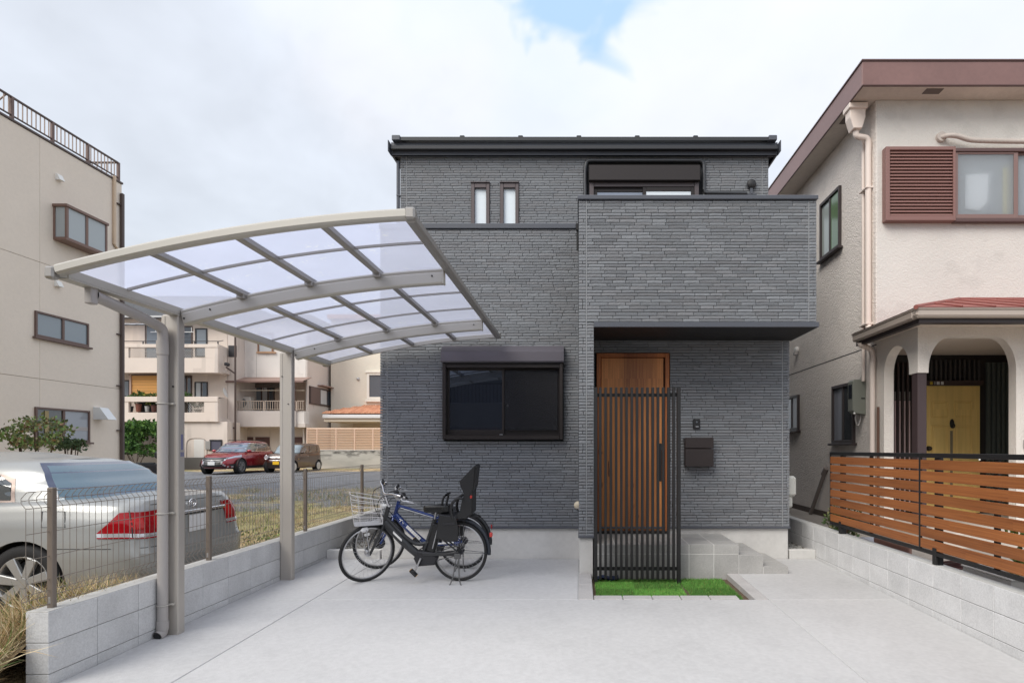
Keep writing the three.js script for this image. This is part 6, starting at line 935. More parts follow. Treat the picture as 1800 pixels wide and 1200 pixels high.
// ---- red sport utility vehicle
{
  const paint = phy(RGB(0.27, 0.008, 0.018), 0.25, { metalness: 0.35, clearcoat: 1, clearcoatRoughness: 0.04 });
  const deck = (x) => lerpT([[-2.32, 1.08], [-1.6, 1.10], [0.2, 1.04], [0.95, 1.02], [1.6, 0.96], [2.1, 0.86], [2.32, 0.74]], x);
  const { t, B, Gh } = makeCar('red_suv', 'red sport utility vehicle parked facing the driveway on the far side of the lot', {
    pos: [-17.42, G(-23.2) - 0.03, -23.15], turn: -Math.PI / 2 - 0.03, W: 1.85, paint, yb: 0.26, nr: 5, nf: 3.4, crown: 0.05, deck,
    body: [[0, -2.2, 2.12, 1.72], [0.12, -2.28, 2.27, 1.80], [0.4, -2.32, 2.32, 1.84], [0.6, -2.31, 2.29, 1.85], [0.8, -2.27, 2.2, 1.79], [0.94, -2.2, 2.1, 1.71], [1, -2.12, 2.0, 1.62]],
    cabin: [[0, -2.14, 1.22, 1.62], [0.4, -2.0, 0.85, 1.53], [0.8, -1.78, 0.48, 1.36], [0.94, -1.66, 0.3, 1.25], [1, -1.5, 0.12, 1.1]], beltY: 1.02, roofY: 1.59, roofCrown: 0.06, cnr: 4, cnf: 4.5,
    axles: [-1.33, 1.36], arch: 0.40, wr: 0.365, rim: 0.24, spokes: 10, dbl: true, rimMat: std(RGB(0.35, 0.35, 0.36), 0.3, { metalness: 0.8 }),
  });
  const N = (n, g, m) => mesh(n, g, m, t);
  N('windscreen', [Gh.patch(-0.105, 0.105, 0.06, 0.88, 0.006, 24, 8)], phy(RGB(0.10, 0.15, 0.22), 0.03, { ior: 1.9, clearcoat: 1 }));
  for (const s of [1, -1]) {
    const m = (x) => Gh.tX(x, 0, s); N('window_trim', [Gh.patch(m(-1.72), m(0.95), (u) => 0.1, (u) => 0.87, 0.003, 24, 4)], M.chrome); N('side_window', [Gh.patch(m(-1.66), m(-1.0), (u) => 0.3 - 0.15 * u, 0.82, 0.006, 8, 4)], carGlass); N('side_window', [Gh.patch(m(-0.96), m(-0.1), 0.14, 0.83, 0.006, 8, 4)], carGlass); N('side_window', [Gh.patch(m(-0.04), m(0.86), 0.14, 0.83, 0.006, 8, 4)], phy(RGB(0.09, 0.10, 0.09), 0.04, { ior: 1.8, clearcoat: 1 }));
    const k = s * 1; N('headlight', [B.patch(k * 0.058, k * 0.128, (u) => 0.76 - 0.0 * u, (u) => mix(0.86, 0.90, u), 0.006, 16, 3)], phy(RGB(0.42, 0.44, 0.5), 0.06, { clearcoat: 1, metalness: 0.5 }));
    N('fog_light', [B.patch(k * 0.075, k * 0.105, 0.12, 0.19, 0.006, 10, 2)], M.chrome); N('bumper_intake', [B.patch(k * 0.068, k * 0.10, 0.2, 0.36, 0.005, 10, 2)], gap);
    N('wheel_arch_trim', [1.36, -1.33].map((x) => { const g = new THREE.TorusGeometry(0.415, 0.022, 6, 26, Math.PI); g.scale(1, 1, 0.8); return g.translate(x, 0.365, s * 0.915); }), std(RGB(0.05, 0.012, 0.014), 0.5));
    N('sill', [B.patch(B.tX(-0.9, 0.05, s), B.tX(0.92, 0.05, s), 0.0, 0.16, 0.006, 20, 2)], rubberSeal); const hz = B.at(B.tX(-0.3, 0.8, s), 0.84); N('door_handle', [cb(hz.x - 0.08, hz.x + 0.08, hz.y, hz.y + 0.025, hz.z - 0.02, hz.z + 0.02, 0.008)], paint); N('door_seam', [-0.95, -0.08, 0.92].map((x) => { const q = B.tX(x, 0.7, s); return B.patch(q - 0.0004, q + 0.0004, 0.15, 0.97, 0.003, 2, 10); }), gap);
    const mp = Gh.at(Gh.tX(0.72, 0.1, s), 0.12); const mm = new THREE.SphereGeometry(0.1, 14, 10); mm.scale(0.75, 0.75, 1.2); N('wing_mirror', [mm.translate(mp.x, mp.y + 0.02, mp.z + s * 0.14)], paint);
  }
  // spindle shaped grille with bars, badge and plate
  const half = (v) => lerpT([[0.08, 0.060], [0.3, 0.043], [0.5, 0.034], [0.72, 0.048], [0.9, 0.062]], v);
  const gp = []; for (let i = 0; i < 10; i++) { const v0 = mix(0.1, 0.9, i / 10), v1 = mix(0.1, 0.9, (i + 1) / 10); gp.push(B.patch(-half((v0 + v1) / 2), half((v0 + v1) / 2), v0, v1, 0.005, 16, 1)); }
  N('grille', gp, std(RGB(0.012, 0.012, 0.013), 0.4)); for (const v of [0.86, 0.76, 0.66, 0.3, 0.42]) N('grille_bar', [B.patch(-half(v), half(v), v - 0.013, v + 0.013, 0.016, 16, 1)], std(RGB(0.2, 0.2, 0.21), 0.3, { metalness: 0.7 }));
  for (const s of [1, -1]) N('grille_frame', span(0.12, 0.88, 7).slice(0, -1).map((v) => { const u = v + 0.11; return B.patch(s * half(v), s * (half(v) + 0.006), v, u, 0.014, 2, 1); }), M.chrome);
  const e = B.at(0, 0.68); N('emblem', [new THREE.TorusGeometry(0.075, 0.014, 6, 20).scale(1, 0.75, 1).rotateY(Math.PI / 2).translate(e.x + 0.03, e.y, 0), bar([e.x + 0.03, e.y + 0.04, -0.02], [e.x + 0.03, e.y - 0.03, 0.01], 0.01, 5)], M.chrome);
  N('number_plate', [cb(2.30, 2.345, 0.44, 0.605, -0.165, 0.165, 0.004)], std(RGB(0.78, 0.79, 0.80), 0.45)); N('lower_lip', [B.patch(-0.11, 0.11, 0.0, 0.1, 0.006, 24, 2)], rubberSeal);
  N('roof_rail', [1, -1].map((s) => tube([[-1.4, 1.615, s * 0.52], [-1.2, 1.66, s * 0.52], [0, 1.665, s * 0.52], [0.15, 1.63, s * 0.52]], 0.015, 6)), M.black);
}
// ---- small brown car
{
  const paint = phy(RGB(0.062, 0.028, 0.018), 0.3, { metalness: 0.3, clearcoat: 1, clearcoatRoughness: 0.05 });
  const deck = (x) => lerpT([[-1.7, 0.98], [0.7, 0.96], [1.2, 0.94], [1.55, 0.9], [1.7, 0.82]], x);
  const { t, B, Gh } = makeCar('brown_small_car', 'small boxy brown car with a yellow number plate partly behind the rear carport post', {
    pos: [-15.22, G(-24.4) - 0.03, -24.45], turn: -Math.PI / 2 - 0.09, W: 1.475, paint, yb: 0.2, nr: 6, nf: 5, crown: 0.04, deck,
    body: [[0, -1.62, 1.62, 1.38], [0.15, -1.68, 1.68, 1.44], [0.5, -1.70, 1.70, 1.475], [0.8, -1.68, 1.66, 1.46], [0.95, -1.65, 1.6, 1.42], [1, -1.62, 1.55, 1.38]],
    cabin: [[0, -1.66, 1.0, 1.38], [0.5, -1.6, 0.8, 1.34], [0.85, -1.52, 0.6, 1.27], [0.96, -1.45, 0.5, 1.2], [1, -1.36, 0.4, 1.1]], beltY: 0.94, roofY: 1.47, roofCrown: 0.035, cnr: 7, cnf: 7,
    axles: [-1.13, 1.27], arch: 0.32, wr: 0.28, rim: 0.19, spokes: 12, rimMat: std(RGB(0.6, 0.6, 0.6), 0.35, { metalness: 0.6 }),
  });
  const N = (n, g, m) => mesh(n, g, m, t);
  N('windscreen', [Gh.patch(-0.112, 0.112, 0.08, 0.86, 0.006, 24, 6)], phy(RGB(0.22, 0.27, 0.30), 0.04, { ior: 1.8, clearcoat: 1 }));
  for (const s of [1, -1]) { const m = (x) => Gh.tX(x, 0, s); N('side_window', [Gh.patch(m(-0.1), m(0.72), 0.14, 0.82, 0.006, 8, 4)], carGlass); N('side_window', [Gh.patch(m(-0.95), m(-0.2), 0.14, 0.82, 0.006, 8, 4)], carGlass); N('side_window', [Gh.patch(m(-1.45), m(-1.05), 0.2, 0.82, 0.006, 6, 4)], carGlass);
    N('door_seam', [-0.95, -0.14, 0.78].map((x) => { const q = B.tX(x, 0.7, s); return B.patch(q - 0.0005, q + 0.0005, 0.12, 0.96, 0.003, 2, 10); }), gap); const hz = B.at(B.tX(-0.02, 0.8, s), 0.8); N('door_handle', [cb(hz.x - 0.07, hz.x + 0.07, hz.y, hz.y + 0.025, hz.z - 0.02, hz.z + 0.02, 0.008)], M.chrome);
    const mp = Gh.at(Gh.tX(0.62, 0.1, s), 0.1), mm = new THREE.SphereGeometry(0.08, 14, 10); mm.scale(0.8, 0.8, 1.1); N('wing_mirror', [mm.translate(mp.x, mp.y + 0.02, mp.z + s * 0.11)], s ? paint : paint);
    const hl = rot(new THREE.CylinderGeometry(0.1, 0.1, 0.05, 20), 'Z', -Math.PI / 2); N('headlight', [hl.translate(1.68, 0.77, s * 0.52)], lampClear); N('lamp_ring', [new THREE.TorusGeometry(0.105, 0.013, 6, 24).rotateY(Math.PI / 2).translate(1.705, 0.77, s * 0.52)], M.chrome);
    N('indicator', [cb(0.86, 0.9, 0.66, 0.69, s * 0.735 - 0.01, s * 0.735 + 0.01, 0.004)], std(RGB(0.7, 0.4, 0.1), 0.3)); N('wheel_arch_trim', [1.27, -1.13].map((x) => { const g = new THREE.TorusGeometry(0.33, 0.014, 6, 24, Math.PI); return g.translate(x, 0.28, s * 0.73); }), rubberSeal); }
  N('grille', [B.patch(-0.055, 0.055, 0.68, 0.86, 0.006, 16, 3)], std(RGB(0.05, 0.015, 0.012), 0.4)); for (const v of [0.67, 0.865]) N('grille_trim', [B.patch(-0.08, 0.08, v - 0.012, v + 0.008, 0.012, 20, 1)], M.chrome);
  N('bumper_intake', [B.patch(-0.085, 0.085, 0.14, 0.5, 0.006, 20, 3)], std(RGB(0.02, 0.014, 0.012), 0.5)); N('emblem', [cb(1.70, 1.72, 0.745, 0.79, -0.02, 0.02, 0.005)], M.chrome);
  N('number_plate', [cb(1.69, 1.735, 0.40, 0.565, -0.165, 0.165, 0.004)], std(RGB(0.80, 0.48, 0.02), 0.45)); 
}
// ---- dark scooter half hidden by the bush
{
  const z = -13.2, x = wx(262, z), y = G(z) - 0.03, s = thing('scooter', 'dark scooter with a black rear box in front of the green bush', 'scooter', [x, y, z]); const N = (n, g, m) => mesh(n, g, m, s);
  s.rotation.y = 0.5; N('top_box', [cb(0.16, 0.56, 0.98, 1.26, -0.2, 0.2, 0.07)], std(RGB(0.025, 0.028, 0.033), 0.35)); N('seat', [cb(-0.45, 0.2, 0.74, 0.86, -0.15, 0.15, 0.05)], M.black); N('body_panel', [ext([[-0.5, 0.35], [0.45, 0.4], [0.62, 0.8], [-0.4, 0.76]], 0.26, 0.03).translate(0, 0, -0.13), ext([[-0.95, 0.5], [-0.8, 0.4], [-0.62, 0.42], [-0.85, 1.0], [-0.98, 0.98]], 0.3, 0.02).translate(0, 0, -0.15), cb(-0.8, -0.4, 0.32, 0.38, -0.16, 0.16, 0.02)], std(RGB(0.03, 0.03, 0.035), 0.3));
  N('tail_light', [cb(0.56, 0.64, 0.82, 0.9, -0.1, 0.1, 0.02)], lampRed); N('rear_reflector', [cb(0.60, 0.66, 0.70, 0.80, -0.1, 0.1, 0.01)], std(RGB(0.8, 0.55, 0.25), 0.3)); N('handlebar', [bar([-0.82, 1.05, -0.33], [-0.82, 1.05, 0.33], 0.018, 8), bar([-0.85, 0.95, 0], [-0.82, 1.06, 0], 0.03, 8)], M.black);
  for (const a of [-0.78, 0.35]) { const g = new THREE.TorusGeometry(0.2, 0.055, 8, 26); N('wheel', [g.translate(a, 0.25, 0), rot(new THREE.CylinderGeometry(0.15, 0.15, 0.05, 16), 'X', Math.PI / 2).translate(a, 0.25, 0)], M.rubber); }
}
// ================================================================ BICYCLES
function bikeWheel(p, name, hub, r, st, opt = {}) {
  const w = new THREE.Group(); w.name = name; w.position.set(...hub); p.add(w);
  mesh('tyre', [new THREE.TorusGeometry(r - 0.019, 0.0185, 10, 64)], opt.tyre ?? M.rubber, w);
  const rp = [[r - 0.050, -0.011], [r - 0.034, -0.0125], [r - 0.034, 0.0125], [r - 0.050, 0.011], [r - 0.050, -0.011]].map((q) => new THREE.Vector2(...q)); mesh('rim', [new THREE.LatheGeometry(rp, 60).rotateX(Math.PI / 2)], opt.rim ?? M.steel, w);
  const sp = []; for (let k = 0; k < 32; k++) { const a = k / 32 * 6.2832, b = a + (k % 4 < 2 ? 0.55 : -0.55), z = k % 2 ? 0.026 : -0.026; sp.push(bar([Math.cos(b) * 0.03, Math.sin(b) * 0.03, z], [Math.cos(a) * (r - 0.048), Math.sin(a) * (r - 0.048), 0], 0.0013, 4)); } mesh('spokes', sp, M.steel, w);
  mesh('hub', [rot(new THREE.CylinderGeometry(opt.hub ?? 0.028, opt.hub ?? 0.028, 0.07, 18), 'X', Math.PI / 2), rot(new THREE.CylinderGeometry(0.011, 0.011, 0.13, 8), 'X', Math.PI / 2)], opt.hubMat ?? M.steel, w);
  if (opt.reflector) mesh('reflector', [cb(-0.03, 0.03, r - 0.13, r - 0.10, -0.01, 0.01, 0.003)], M.white, w);
  return w;
}
function bicycle(name, label, o) {
  const t = thing(name, label, 'bicycle', o.pos); t.scale.x = 0.92; t.rotation.order = 'YXZ'; t.rotation.set(o.lean, o.turn, 0);
  const N = (n, g, m, p = t) => mesh(n, g, m, p), r = 0.338, R = [0, r, 0], Fw = [1.12, r, 0], bb = [0.455, 0.275, 0];
  const fm = o.frame, hb = V(0.925, 0.62, 0), ht = V(0.855, 0.84, 0), seatTop = [0.29, 0.72, 0];
  // parts that turn with the steering
  const axis = ht.clone().sub(hb).normalize(), st = new THREE.Matrix4().makeTranslation(hb.x, hb.y, 0).multiply(new THREE.Matrix4().makeRotationAxis(axis, o.steer)).multiply(new THREE.Matrix4().makeTranslation(-hb.x, -hb.y, 0));
  const S2 = (n, g, m, p = t) => { const q = mesh(n, g, m, p); if (p === t) q.applyMatrix4(st); return q; };
  bikeWheel(t, 'front_wheel', Fw, r, null, { hub: o.motorHub ? 0.07 : 0.03, hubMat: o.motorHub ? M.darkMatt : M.steel, reflector: true }).applyMatrix4(st);
  bikeWheel(t, 'rear_wheel', R, r, null, { hub: 0.04, hubMat: M.darkMatt, tyre: M.rubber });
  S2('fork', [-1, 1].map((s) => tube([[0.925, 0.66, s * 0.03], [0.975, 0.58, s * 0.055], [1.05, 0.45, s * 0.06], [1.115, r, s * 0.06]], 0.016, 8, false, 5)).concat([cb(0.90, 0.96, 0.64, 0.67, -0.05, 0.05, 0.01)]), o.fork);
  const g0 = 2.4, mud = (c, a0, a1, rad) => { const pts = []; for (let i = 0; i <= 14; i++) { const a = mix(a0, a1, i / 14); pts.push([c[0] + rad * Math.cos(a), c[1] + rad * Math.sin(a), 0]); } const q = tube(pts, 0.022, 7, false, 3); q.scale(1, 1, 1.25); return q; };
  if (o.frontMud) S2('mudguard', [mud(Fw, 0.35, 2.3, r + 0.02), ...[-1, 1].map((s) => bar([Fw[0] - 0.14, r + 0.32, s * 0.02], [Fw[0], r, s * 0.065], 0.003, 4))], o.mudMat);
  N('mudguard', [mud(R, 0.9, 3.25, r + 0.022), ...[-1, 1].map((s) => bar([-0.34, r - 0.02, s * 0.02], [0, r, s * 0.065], 0.003, 4))], o.mudMat);
  // frame
  const tubes = [bar(hb, ht, 0.026, 12), tube([[0.905, 0.665, 0], [0.70, 0.46, 0], [0.50, 0.30, 0], bb], o.down ?? 0.038, 12, false, 5), bar(bb, [0.30, 0.70, 0], 0.021, 10)];
  if (o.top) tubes.push(tube(o.top, o.topR ?? 0.022, 10, false, 5));
  for (const s of [-1, 1]) tubes.push(bar([bb[0] - 0.03, bb[1] + 0.01, s * 0.04], [0.0, r, s * 0.065], 0.011, 8), bar([0.335, 0.58, s * 0.025], [0.0, r, s * 0.065], 0.009, 8));
  N('frame', tubes, fm); if (o.decal) N('frame_lettering', o.decal, M.white);
  N('seat_post', [bar([0.30, 0.69, 0], [0.275, 0.80, 0], 0.014, 10)], M.steel);
  { const sh = new THREE.Shape([[-0.14, -0.075], [-0.10, -0.085], [0, -0.05], [0.13, -0.018], [0.15, 0], [0.13, 0.018], [0, 0.05], [-0.10, 0.085], [-0.14, 0.075]].map((q) => new THREE.Vector2(...q))); const g = new THREE.ExtrudeGeometry(sh, { depth: 0.035, bevelEnabled: true, bevelSize: 0.012, bevelThickness: 0.02, bevelSegments: 3 }); g.rotateX(-Math.PI / 2); g.rotateZ(-0.04); N('saddle', [g.translate(0.265, o.saddleY, 0), cb(0.17, 0.24, o.saddleY - 0.07, o.saddleY - 0.01, -0.06, 0.06, 0.015)], phy(RGB(0.012, 0.012, 0.012), 0.28)); }
  // drive
  N('motor_unit', [ext([[-0.13, -0.06], [0.06, -0.075], [0.10, 0.0], [0.06, 0.07], [-0.10, 0.06], [-0.16, 0.0]], 0.09, 0.012).translate(bb[0] - 0.02, bb[1] - 0.01, -0.045)], M.darkMatt);
  { const q = cb(-0.055, 0.055, -0.17, 0.17, -0.045, 0.045, 0.02); q.rotateZ(0.28); N('battery', [q.translate(0.305, 0.49, 0)], std(RGB(0.014, 0.014, 0.015), 0.4)); const a = cb(-0.006, 0.006, -0.11, 0.11, -0.049, 0.049, 0.003); a.rotateZ(0.28); N('battery_trim', [a.translate(0.29, 0.48, 0)], M.steel); }
  const ring = new THREE.TorusGeometry(0.085, 0.006, 5, 30); N('chainring', [ring.translate(bb[0], bb[1], 0.055), rot(new THREE.CylinderGeometry(0.06, 0.06, 0.008, 24), 'X', Math.PI / 2).translate(bb[0], bb[1], 0.055), new THREE.TorusGeometry(0.04, 0.01, 5, 20).translate(0, r, 0.05)], M.darkMatt);
  N('chain', [bar([bb[0], bb[1] + 0.085, 0.055], [0, r + 0.04, 0.055], 0.005, 5), bar([bb[0], bb[1] - 0.085, 0.055], [0.02, r - 0.06, 0.055], 0.005, 5)], std(RGB(0.1, 0.1, 0.1), 0.5, { metalness: 0.6 }));
  N('chain_guard', [cb(0.04, 0.44, 0.295, 0.335, -0.062, -0.05, 0.004).rotateZ(0.0)], o.fork);
  const ca = o.crank; for (const s of [-1, 1]) { const a = ca + (s > 0 ? Math.PI : 0), e = [bb[0] + 0.165 * Math.cos(a), bb[1] + 0.165 * Math.sin(a), s * 0.085]; const p = new THREE.Group(); p.name = 'crank'; t.add(p); N('crank_arm', [bar([bb[0], bb[1], s * 0.07], e, 0.011, 8)], M.steel, p); N('pedal', [cb(-0.048, 0.048, -0.013, 0.013, 0, 0.085, 0.006).rotateZ(0.75).translate(e[0], e[1], s > 0 ? e[2] : e[2] - 0.085)], M.black, p); N('pedal_reflector', [cb(-0.051, -0.047, -0.011, 0.011, 0.015, 0.07, 0.001).rotateZ(0.75).translate(e[0], e[1], s > 0 ? e[2] : e[2] - 0.085), cb(0.047, 0.051, -0.011, 0.011, 0.015, 0.07, 0.001).rotateZ(0.75).translate(e[0], e[1], s > 0 ? e[2] : e[2] - 0.085)], std(RGB(0.75, 0.4, 0.05), 0.3), p); }
  N('kickstand', o.stand(), std(RGB(0.12, 0.12, 0.12), 0.5, { metalness: 0.4 }));
  // handlebar
  const hx = 0.87, hy = o.barY, hw = 0.30; const pts = [[hx - 0.05, hy + 0.02, -hw], [hx - 0.015, hy + 0.02, -hw + 0.06], [hx + 0.0, hy + 0.0, -0.14], [hx + 0.03, hy - 0.03, 0], [hx + 0.0, hy, 0.14], [hx - 0.015, hy + 0.02, hw - 0.06], [hx - 0.05, hy + 0.02, hw]];
  S2('handlebar', [tube(pts, 0.0125, 10, false, 6), bar([0.85, 0.83, 0], [hx + 0.03, hy - 0.03, 0], 0.017, 10), bar([0.86, 0.80, 0], [0.85, 0.86, 0], 0.022, 10)], o.barMat);
  for (const s of [-1, 1]) { S2('grip', [bar([hx - 0.06, hy + 0.02, s * (hw + 0.01)], [hx - 0.02, hy + 0.02, s * (hw - 0.07)].map((v, i) => v + (i === 2 ? -s * 0.03 : 0)), 0.0175, 10)], M.rubber); S2('brake_lever', [tube([[hx - 0.075, hy + 0.005, s * (hw - 0.04)], [hx - 0.06, hy - 0.03, s * (hw - 0.01)], [hx - 0.13, hy - 0.045, s * (hw + 0.02)], [hx - 0.18, hy - 0.06, s * (hw + 0.02)]], 0.007, 6, false, 4), cb(hx - 0.09, hx - 0.06, hy - 0.02, hy + 0.02, s * (hw - 0.05) - 0.015, s * (hw - 0.05) + 0.015, 0.005)], M.chrome); }
  S2('control_unit', [cb(hx - 0.07, hx - 0.02, hy + 0.015, hy + 0.045, -0.2, -0.14, 0.006)], M.black);
  S2('cables', [tube([[hx - 0.06, hy, 0.2], [hx + 0.12, hy - 0.03, 0.12], [hx + 0.14, hy - 0.18, 0.03], [0.93, 0.66, 0.03]], 0.004, 5, false, 6), tube([[hx - 0.06, hy, -0.2], [hx + 0.10, hy - 0.02, -0.12], [hx + 0.13, hy - 0.16, -0.03], [0.93, 0.64, -0.03]], 0.004, 5, false, 6)], M.black);
  if (o.lamp) S2('headlamp', [rot(new THREE.CylinderGeometry(0.03, 0.022, 0.08, 14), 'Z', -Math.PI / 2).translate(1.05, o.lampY, 0), cb(0.95, 1.02, o.lampY - 0.01, o.lampY + 0.01, -0.01, 0.01, 0.003)], M.white);
  return { t, N, S2 };
}
{
  const blackF = std(RGB(0.028, 0.029, 0.031), 0.42), gz = G(1.29);
  // ---- front bicycle
  const stand = () => [tube([[0.02, 0.3, -0.08], [0.06, 0.05, -0.17], [0.09, -0.01, -0.20], [-0.06, -0.01, -0.21], [-0.03, 0.05, -0.17], [-0.01, 0.3, -0.09]], 0.008, 6, false, 4), cb(-0.03, 0.05, 0.27, 0.33, -0.10, -0.06, 0.008)];
  const dc = []; for (let k = 0; k < 9; k++) { const f = 0.30 + k * 0.028, x = mix(0.905, 0.50, f), y = mix(0.665, 0.30, f); dc.push(cb(x - 0.006, x + 0.006, y - 0.014, y + 0.014, -0.050, -0.044, 0.001)); }
  const { t, N, S2 } = bicycle('black_bicycle', 'black electric bicycle with wire basket and child seat standing in front', { pos: [-1.345, gz, 1.30], turn: Math.PI, lean: -0.055, steer: 0.72, frame: blackF, fork: blackF, mudMat: std(RGB(0.02, 0.025, 0.035), 0.35), down: 0.046, top: [[0.90, 0.73, 0], [0.68, 0.52, 0], [0.52, 0.42, 0], [0.36, 0.44, 0]], topR: 0.022, saddleY: 0.80, crank: -1.12, stand, barY: 1.03, barMat: M.chrome, decal: dc, lamp: false, frontMud: false });
  // basket
  const bz = 0.155, yb = 0.665, yt = 0.93, wires = []; const lp = (y, k) => { const a = [[0.93, -bz * k], [1.22, -bz * k], [1.27, -bz * k * 0.8], [1.28, bz * k * 0.8], [1.22, bz * k], [0.93, bz * k]].map(([x, z]) => [1.08 + (x - 1.08) * k, y + (x - 0.93) * 0.22 * (y - yb) / (yt - yb), z]); return tube([...a, a[0]], 0.0035, 5); };
  for (const [y, k] of [[0.74, 0.93], [0.79, 0.97], [0.84, 1.0], [0.89, 1.03], [0.93, 1.06]]) wires.push(lp(y, k)); for (const [x, z] of [[0.95, -bz], [1.05, -bz], [1.2, -bz], [1.28, -0.06], [1.28, 0.06], [1.2, bz], [1.05, bz], [0.95, bz]]) wires.push(bar([1.08 + (x - 1.08) * 0.86, yb, z * 0.86], [1.08 + (x - 1.08) * 1.06, yt + (x - 0.93) * 0.22, z * 1.06], 0.003, 5));
  const bk = new THREE.Group(); bk.name = 'basket'; t.add(bk); N('basket_wires', wires, std(RGB(0.70, 0.68, 0.67), 0.35, { metalness: 0.4 }), bk); const grid = []; for (let i = 0; i <= 14; i++) grid.push(bar([0.94 + i * 0.022, yb, -bz * 0.85], [0.94 + i * 0.022, yb, bz * 0.85], 0.0018, 4)); for (let i = 0; i <= 12; i++) grid.push(bar([0.94, yb, -bz * 0.85 + i * bz * 1.7 / 12], [1.25, yb, -bz * 0.85 + i * bz * 1.7 / 12], 0.0018, 4));
  for (let s of [-1, 1]) for (let i = 0; i <= 16; i++) grid.push(bar([0.94 + i * 0.019, yb, s * bz * 0.86], [0.935 + i * 0.02, 0.74, s * bz * 0.93], 0.0016, 4)); for (let i = 0; i <= 12; i++) for (const x of [0.94, 1.25]) { const z = -bz * 0.86 + i * bz * 1.72 / 12; grid.push(bar([x, yb, z], [x + (x > 1 ? 0.015 : -0.005), 0.74, z * 1.07], 0.0016, 4)); } for (let k = 1; k < 4; k++) for (const s of [-1, 1]) grid.push(bar([0.94, yb + k * 0.02, s * bz * (0.86 + 0.02 * k)], [1.25, yb + k * 0.02, s * bz * (0.86 + 0.02 * k)], 0.0016, 4)); N('basket_mesh', grid, std(RGB(0.66, 0.66, 0.67), 0.4, { metalness: 0.3 }), bk);
  N('basket_base', [cb(0.96, 1.24, yb - 0.012, yb - 0.004, -0.10, 0.10, 0.003)], std(RGB(0.42, 0.42, 0.44), 0.5), bk);
  bk.applyMatrix4(new THREE.Matrix4().makeTranslation(0.92, 0, 0).multiply(new THREE.Matrix4().makeRotationY(0.42)).multiply(new THREE.Matrix4().makeTranslation(-0.92, 0, 0)));
  S2('headlamp', [cb(1.10, 1.20, 0.60, 0.655, -0.04, 0.04, 0.022)], std(RGB(0.75, 0.75, 0.76), 0.3)); S2('basket_stay', [-1, 1].map((s) => bar([1.16, 0.66, s * 0.10], [1.12, 0.345, s * 0.07], 0.0045, 6)), M.steel);
  // child seat on the rear rack: outlines from the side, shell with two wings
  const P = (px, py) => [(806 - px) / 157, 1.477 + (788 - py) / 157], seat = new THREE.Group(); seat.name = 'child_seat'; t.add(seat); const cs = std(RGB(0.015, 0.015, 0.016), 0.5), wing = (pts, z) => ext(pts.map(([a, b]) => P(a, b)), 0.022, 0.006).translate(0, 0, z - 0.011);
  const head = [[840, 815], [833, 822], [812, 842], [814, 850], [820, 862], [833, 861], [836, 852]], backW = [[821, 862], [834, 860], [833, 885], [832, 897], [822, 904], [808, 906], [800, 903], [812, 895], [815, 880]];
  N('headrest', [wing(head, -0.115), wing(head, 0.115), ext([[840, 815], [843, 817], [838, 852], [834, 862], [831, 861]].map(([a, b]) => P(a, b)), 0.22, 0.004).translate(0, 0, -0.11)], cs, seat); N('backrest', [wing(backW, -0.115), wing(backW, 0.115), ext([[831, 861], [835, 861], [834, 897], [824, 906], [806, 908], [806, 903], [822, 900], [830, 890]].map(([a, b]) => P(a, b)), 0.22, 0.004).translate(0, 0, -0.11)], cs, seat);
  const arm = [[799, 905], [796, 890], [800, 877], [810, 870], [818, 871]]; for (const z of [-0.16, 0.16]) N('arm_guard', [tube(arm.map(([a, b]) => [...P(a, b), z]), 0.017, 8, false, 5)], cs, seat);
  const hp = [[780, 898], [774, 889], [777, 872], [785, 866]], hq = [[786, 897], [782, 887], [784, 875], [786, 867]]; N('grab_handle', [tube([...hp, ...hq.slice().reverse()].map(([a, b]) => [...P(a, b), 0.0]), 0.013, 8, false, 5), tube([[...P(785, 866), -0.09], [...P(785.5, 865), 0], [...P(785, 866), 0.09]], 0.014, 8, false, 4)], cs, seat);
  const leg = [[775, 899], [804, 903], [808, 922], [807, 943], [789, 944], [768, 938], [772, 912]]; N('leg_guard', [wing(leg, -0.15), wing(leg, 0.15), ext([[775, 899], [804, 902], [806, 906], [776, 903]].map(([a, b]) => P(a, b)), 0.28, 0.005).translate(0, 0, -0.14), ext([[772, 912], [776, 901], [779, 902], [775, 913]].map(([a, b]) => P(a, b)), 0.28, 0.004).translate(0, 0, -0.14)], cs, seat); N('leg_guard_rib', [ext([[782, 913], [803, 912], [804, 915], [783, 916]].map(([a, b]) => P(a, b)), 0.01, 0.003).translate(0, 0, -0.172)], M.darkMatt, seat);
  N('seat_belt', [cb(...[P(833, 868)[0] - 0.01, P(833, 868)[0] + 0.01, P(833, 868)[1] - 0.015, P(833, 868)[1] + 0.015], -0.16, -0.12, 0.004)], std(RGB(0.5, 0.04, 0.03), 0.5), seat);
  N('rear_rack', [-1, 1].map((s) => tube([[0.30, 0.66, s * 0.03], [0.22, 0.725, s * 0.06], [-0.22, 0.735, s * 0.06], [-0.26, 0.72, 0]], 0.007, 6, false, 4)).concat([-1, 1].map((s) => bar([-0.08, 0.73, s * 0.06], [0.0, 0.345, s * 0.075], 0.006, 6)), [cb(-0.12, 0.2, 0.735, 0.745, -0.05, 0.05, 0.003)]), M.black);
  N('tail_light', [cb(-0.40, -0.365, 0.50, 0.55, -0.025, 0.025, 0.008)], std(RGB(0.55, 0.06, 0.05), 0.25)); N('wheel_lock', [new THREE.TorusGeometry(0.05, 0.012, 6, 20, 4.4).rotateY(Math.PI / 2).translate(0.02, 0.70, 0), cb(0.02, 0.055, 0.60, 0.685, -0.075, -0.045, 0.008)], std(RGB(0.5, 0.10, 0.07), 0.4));
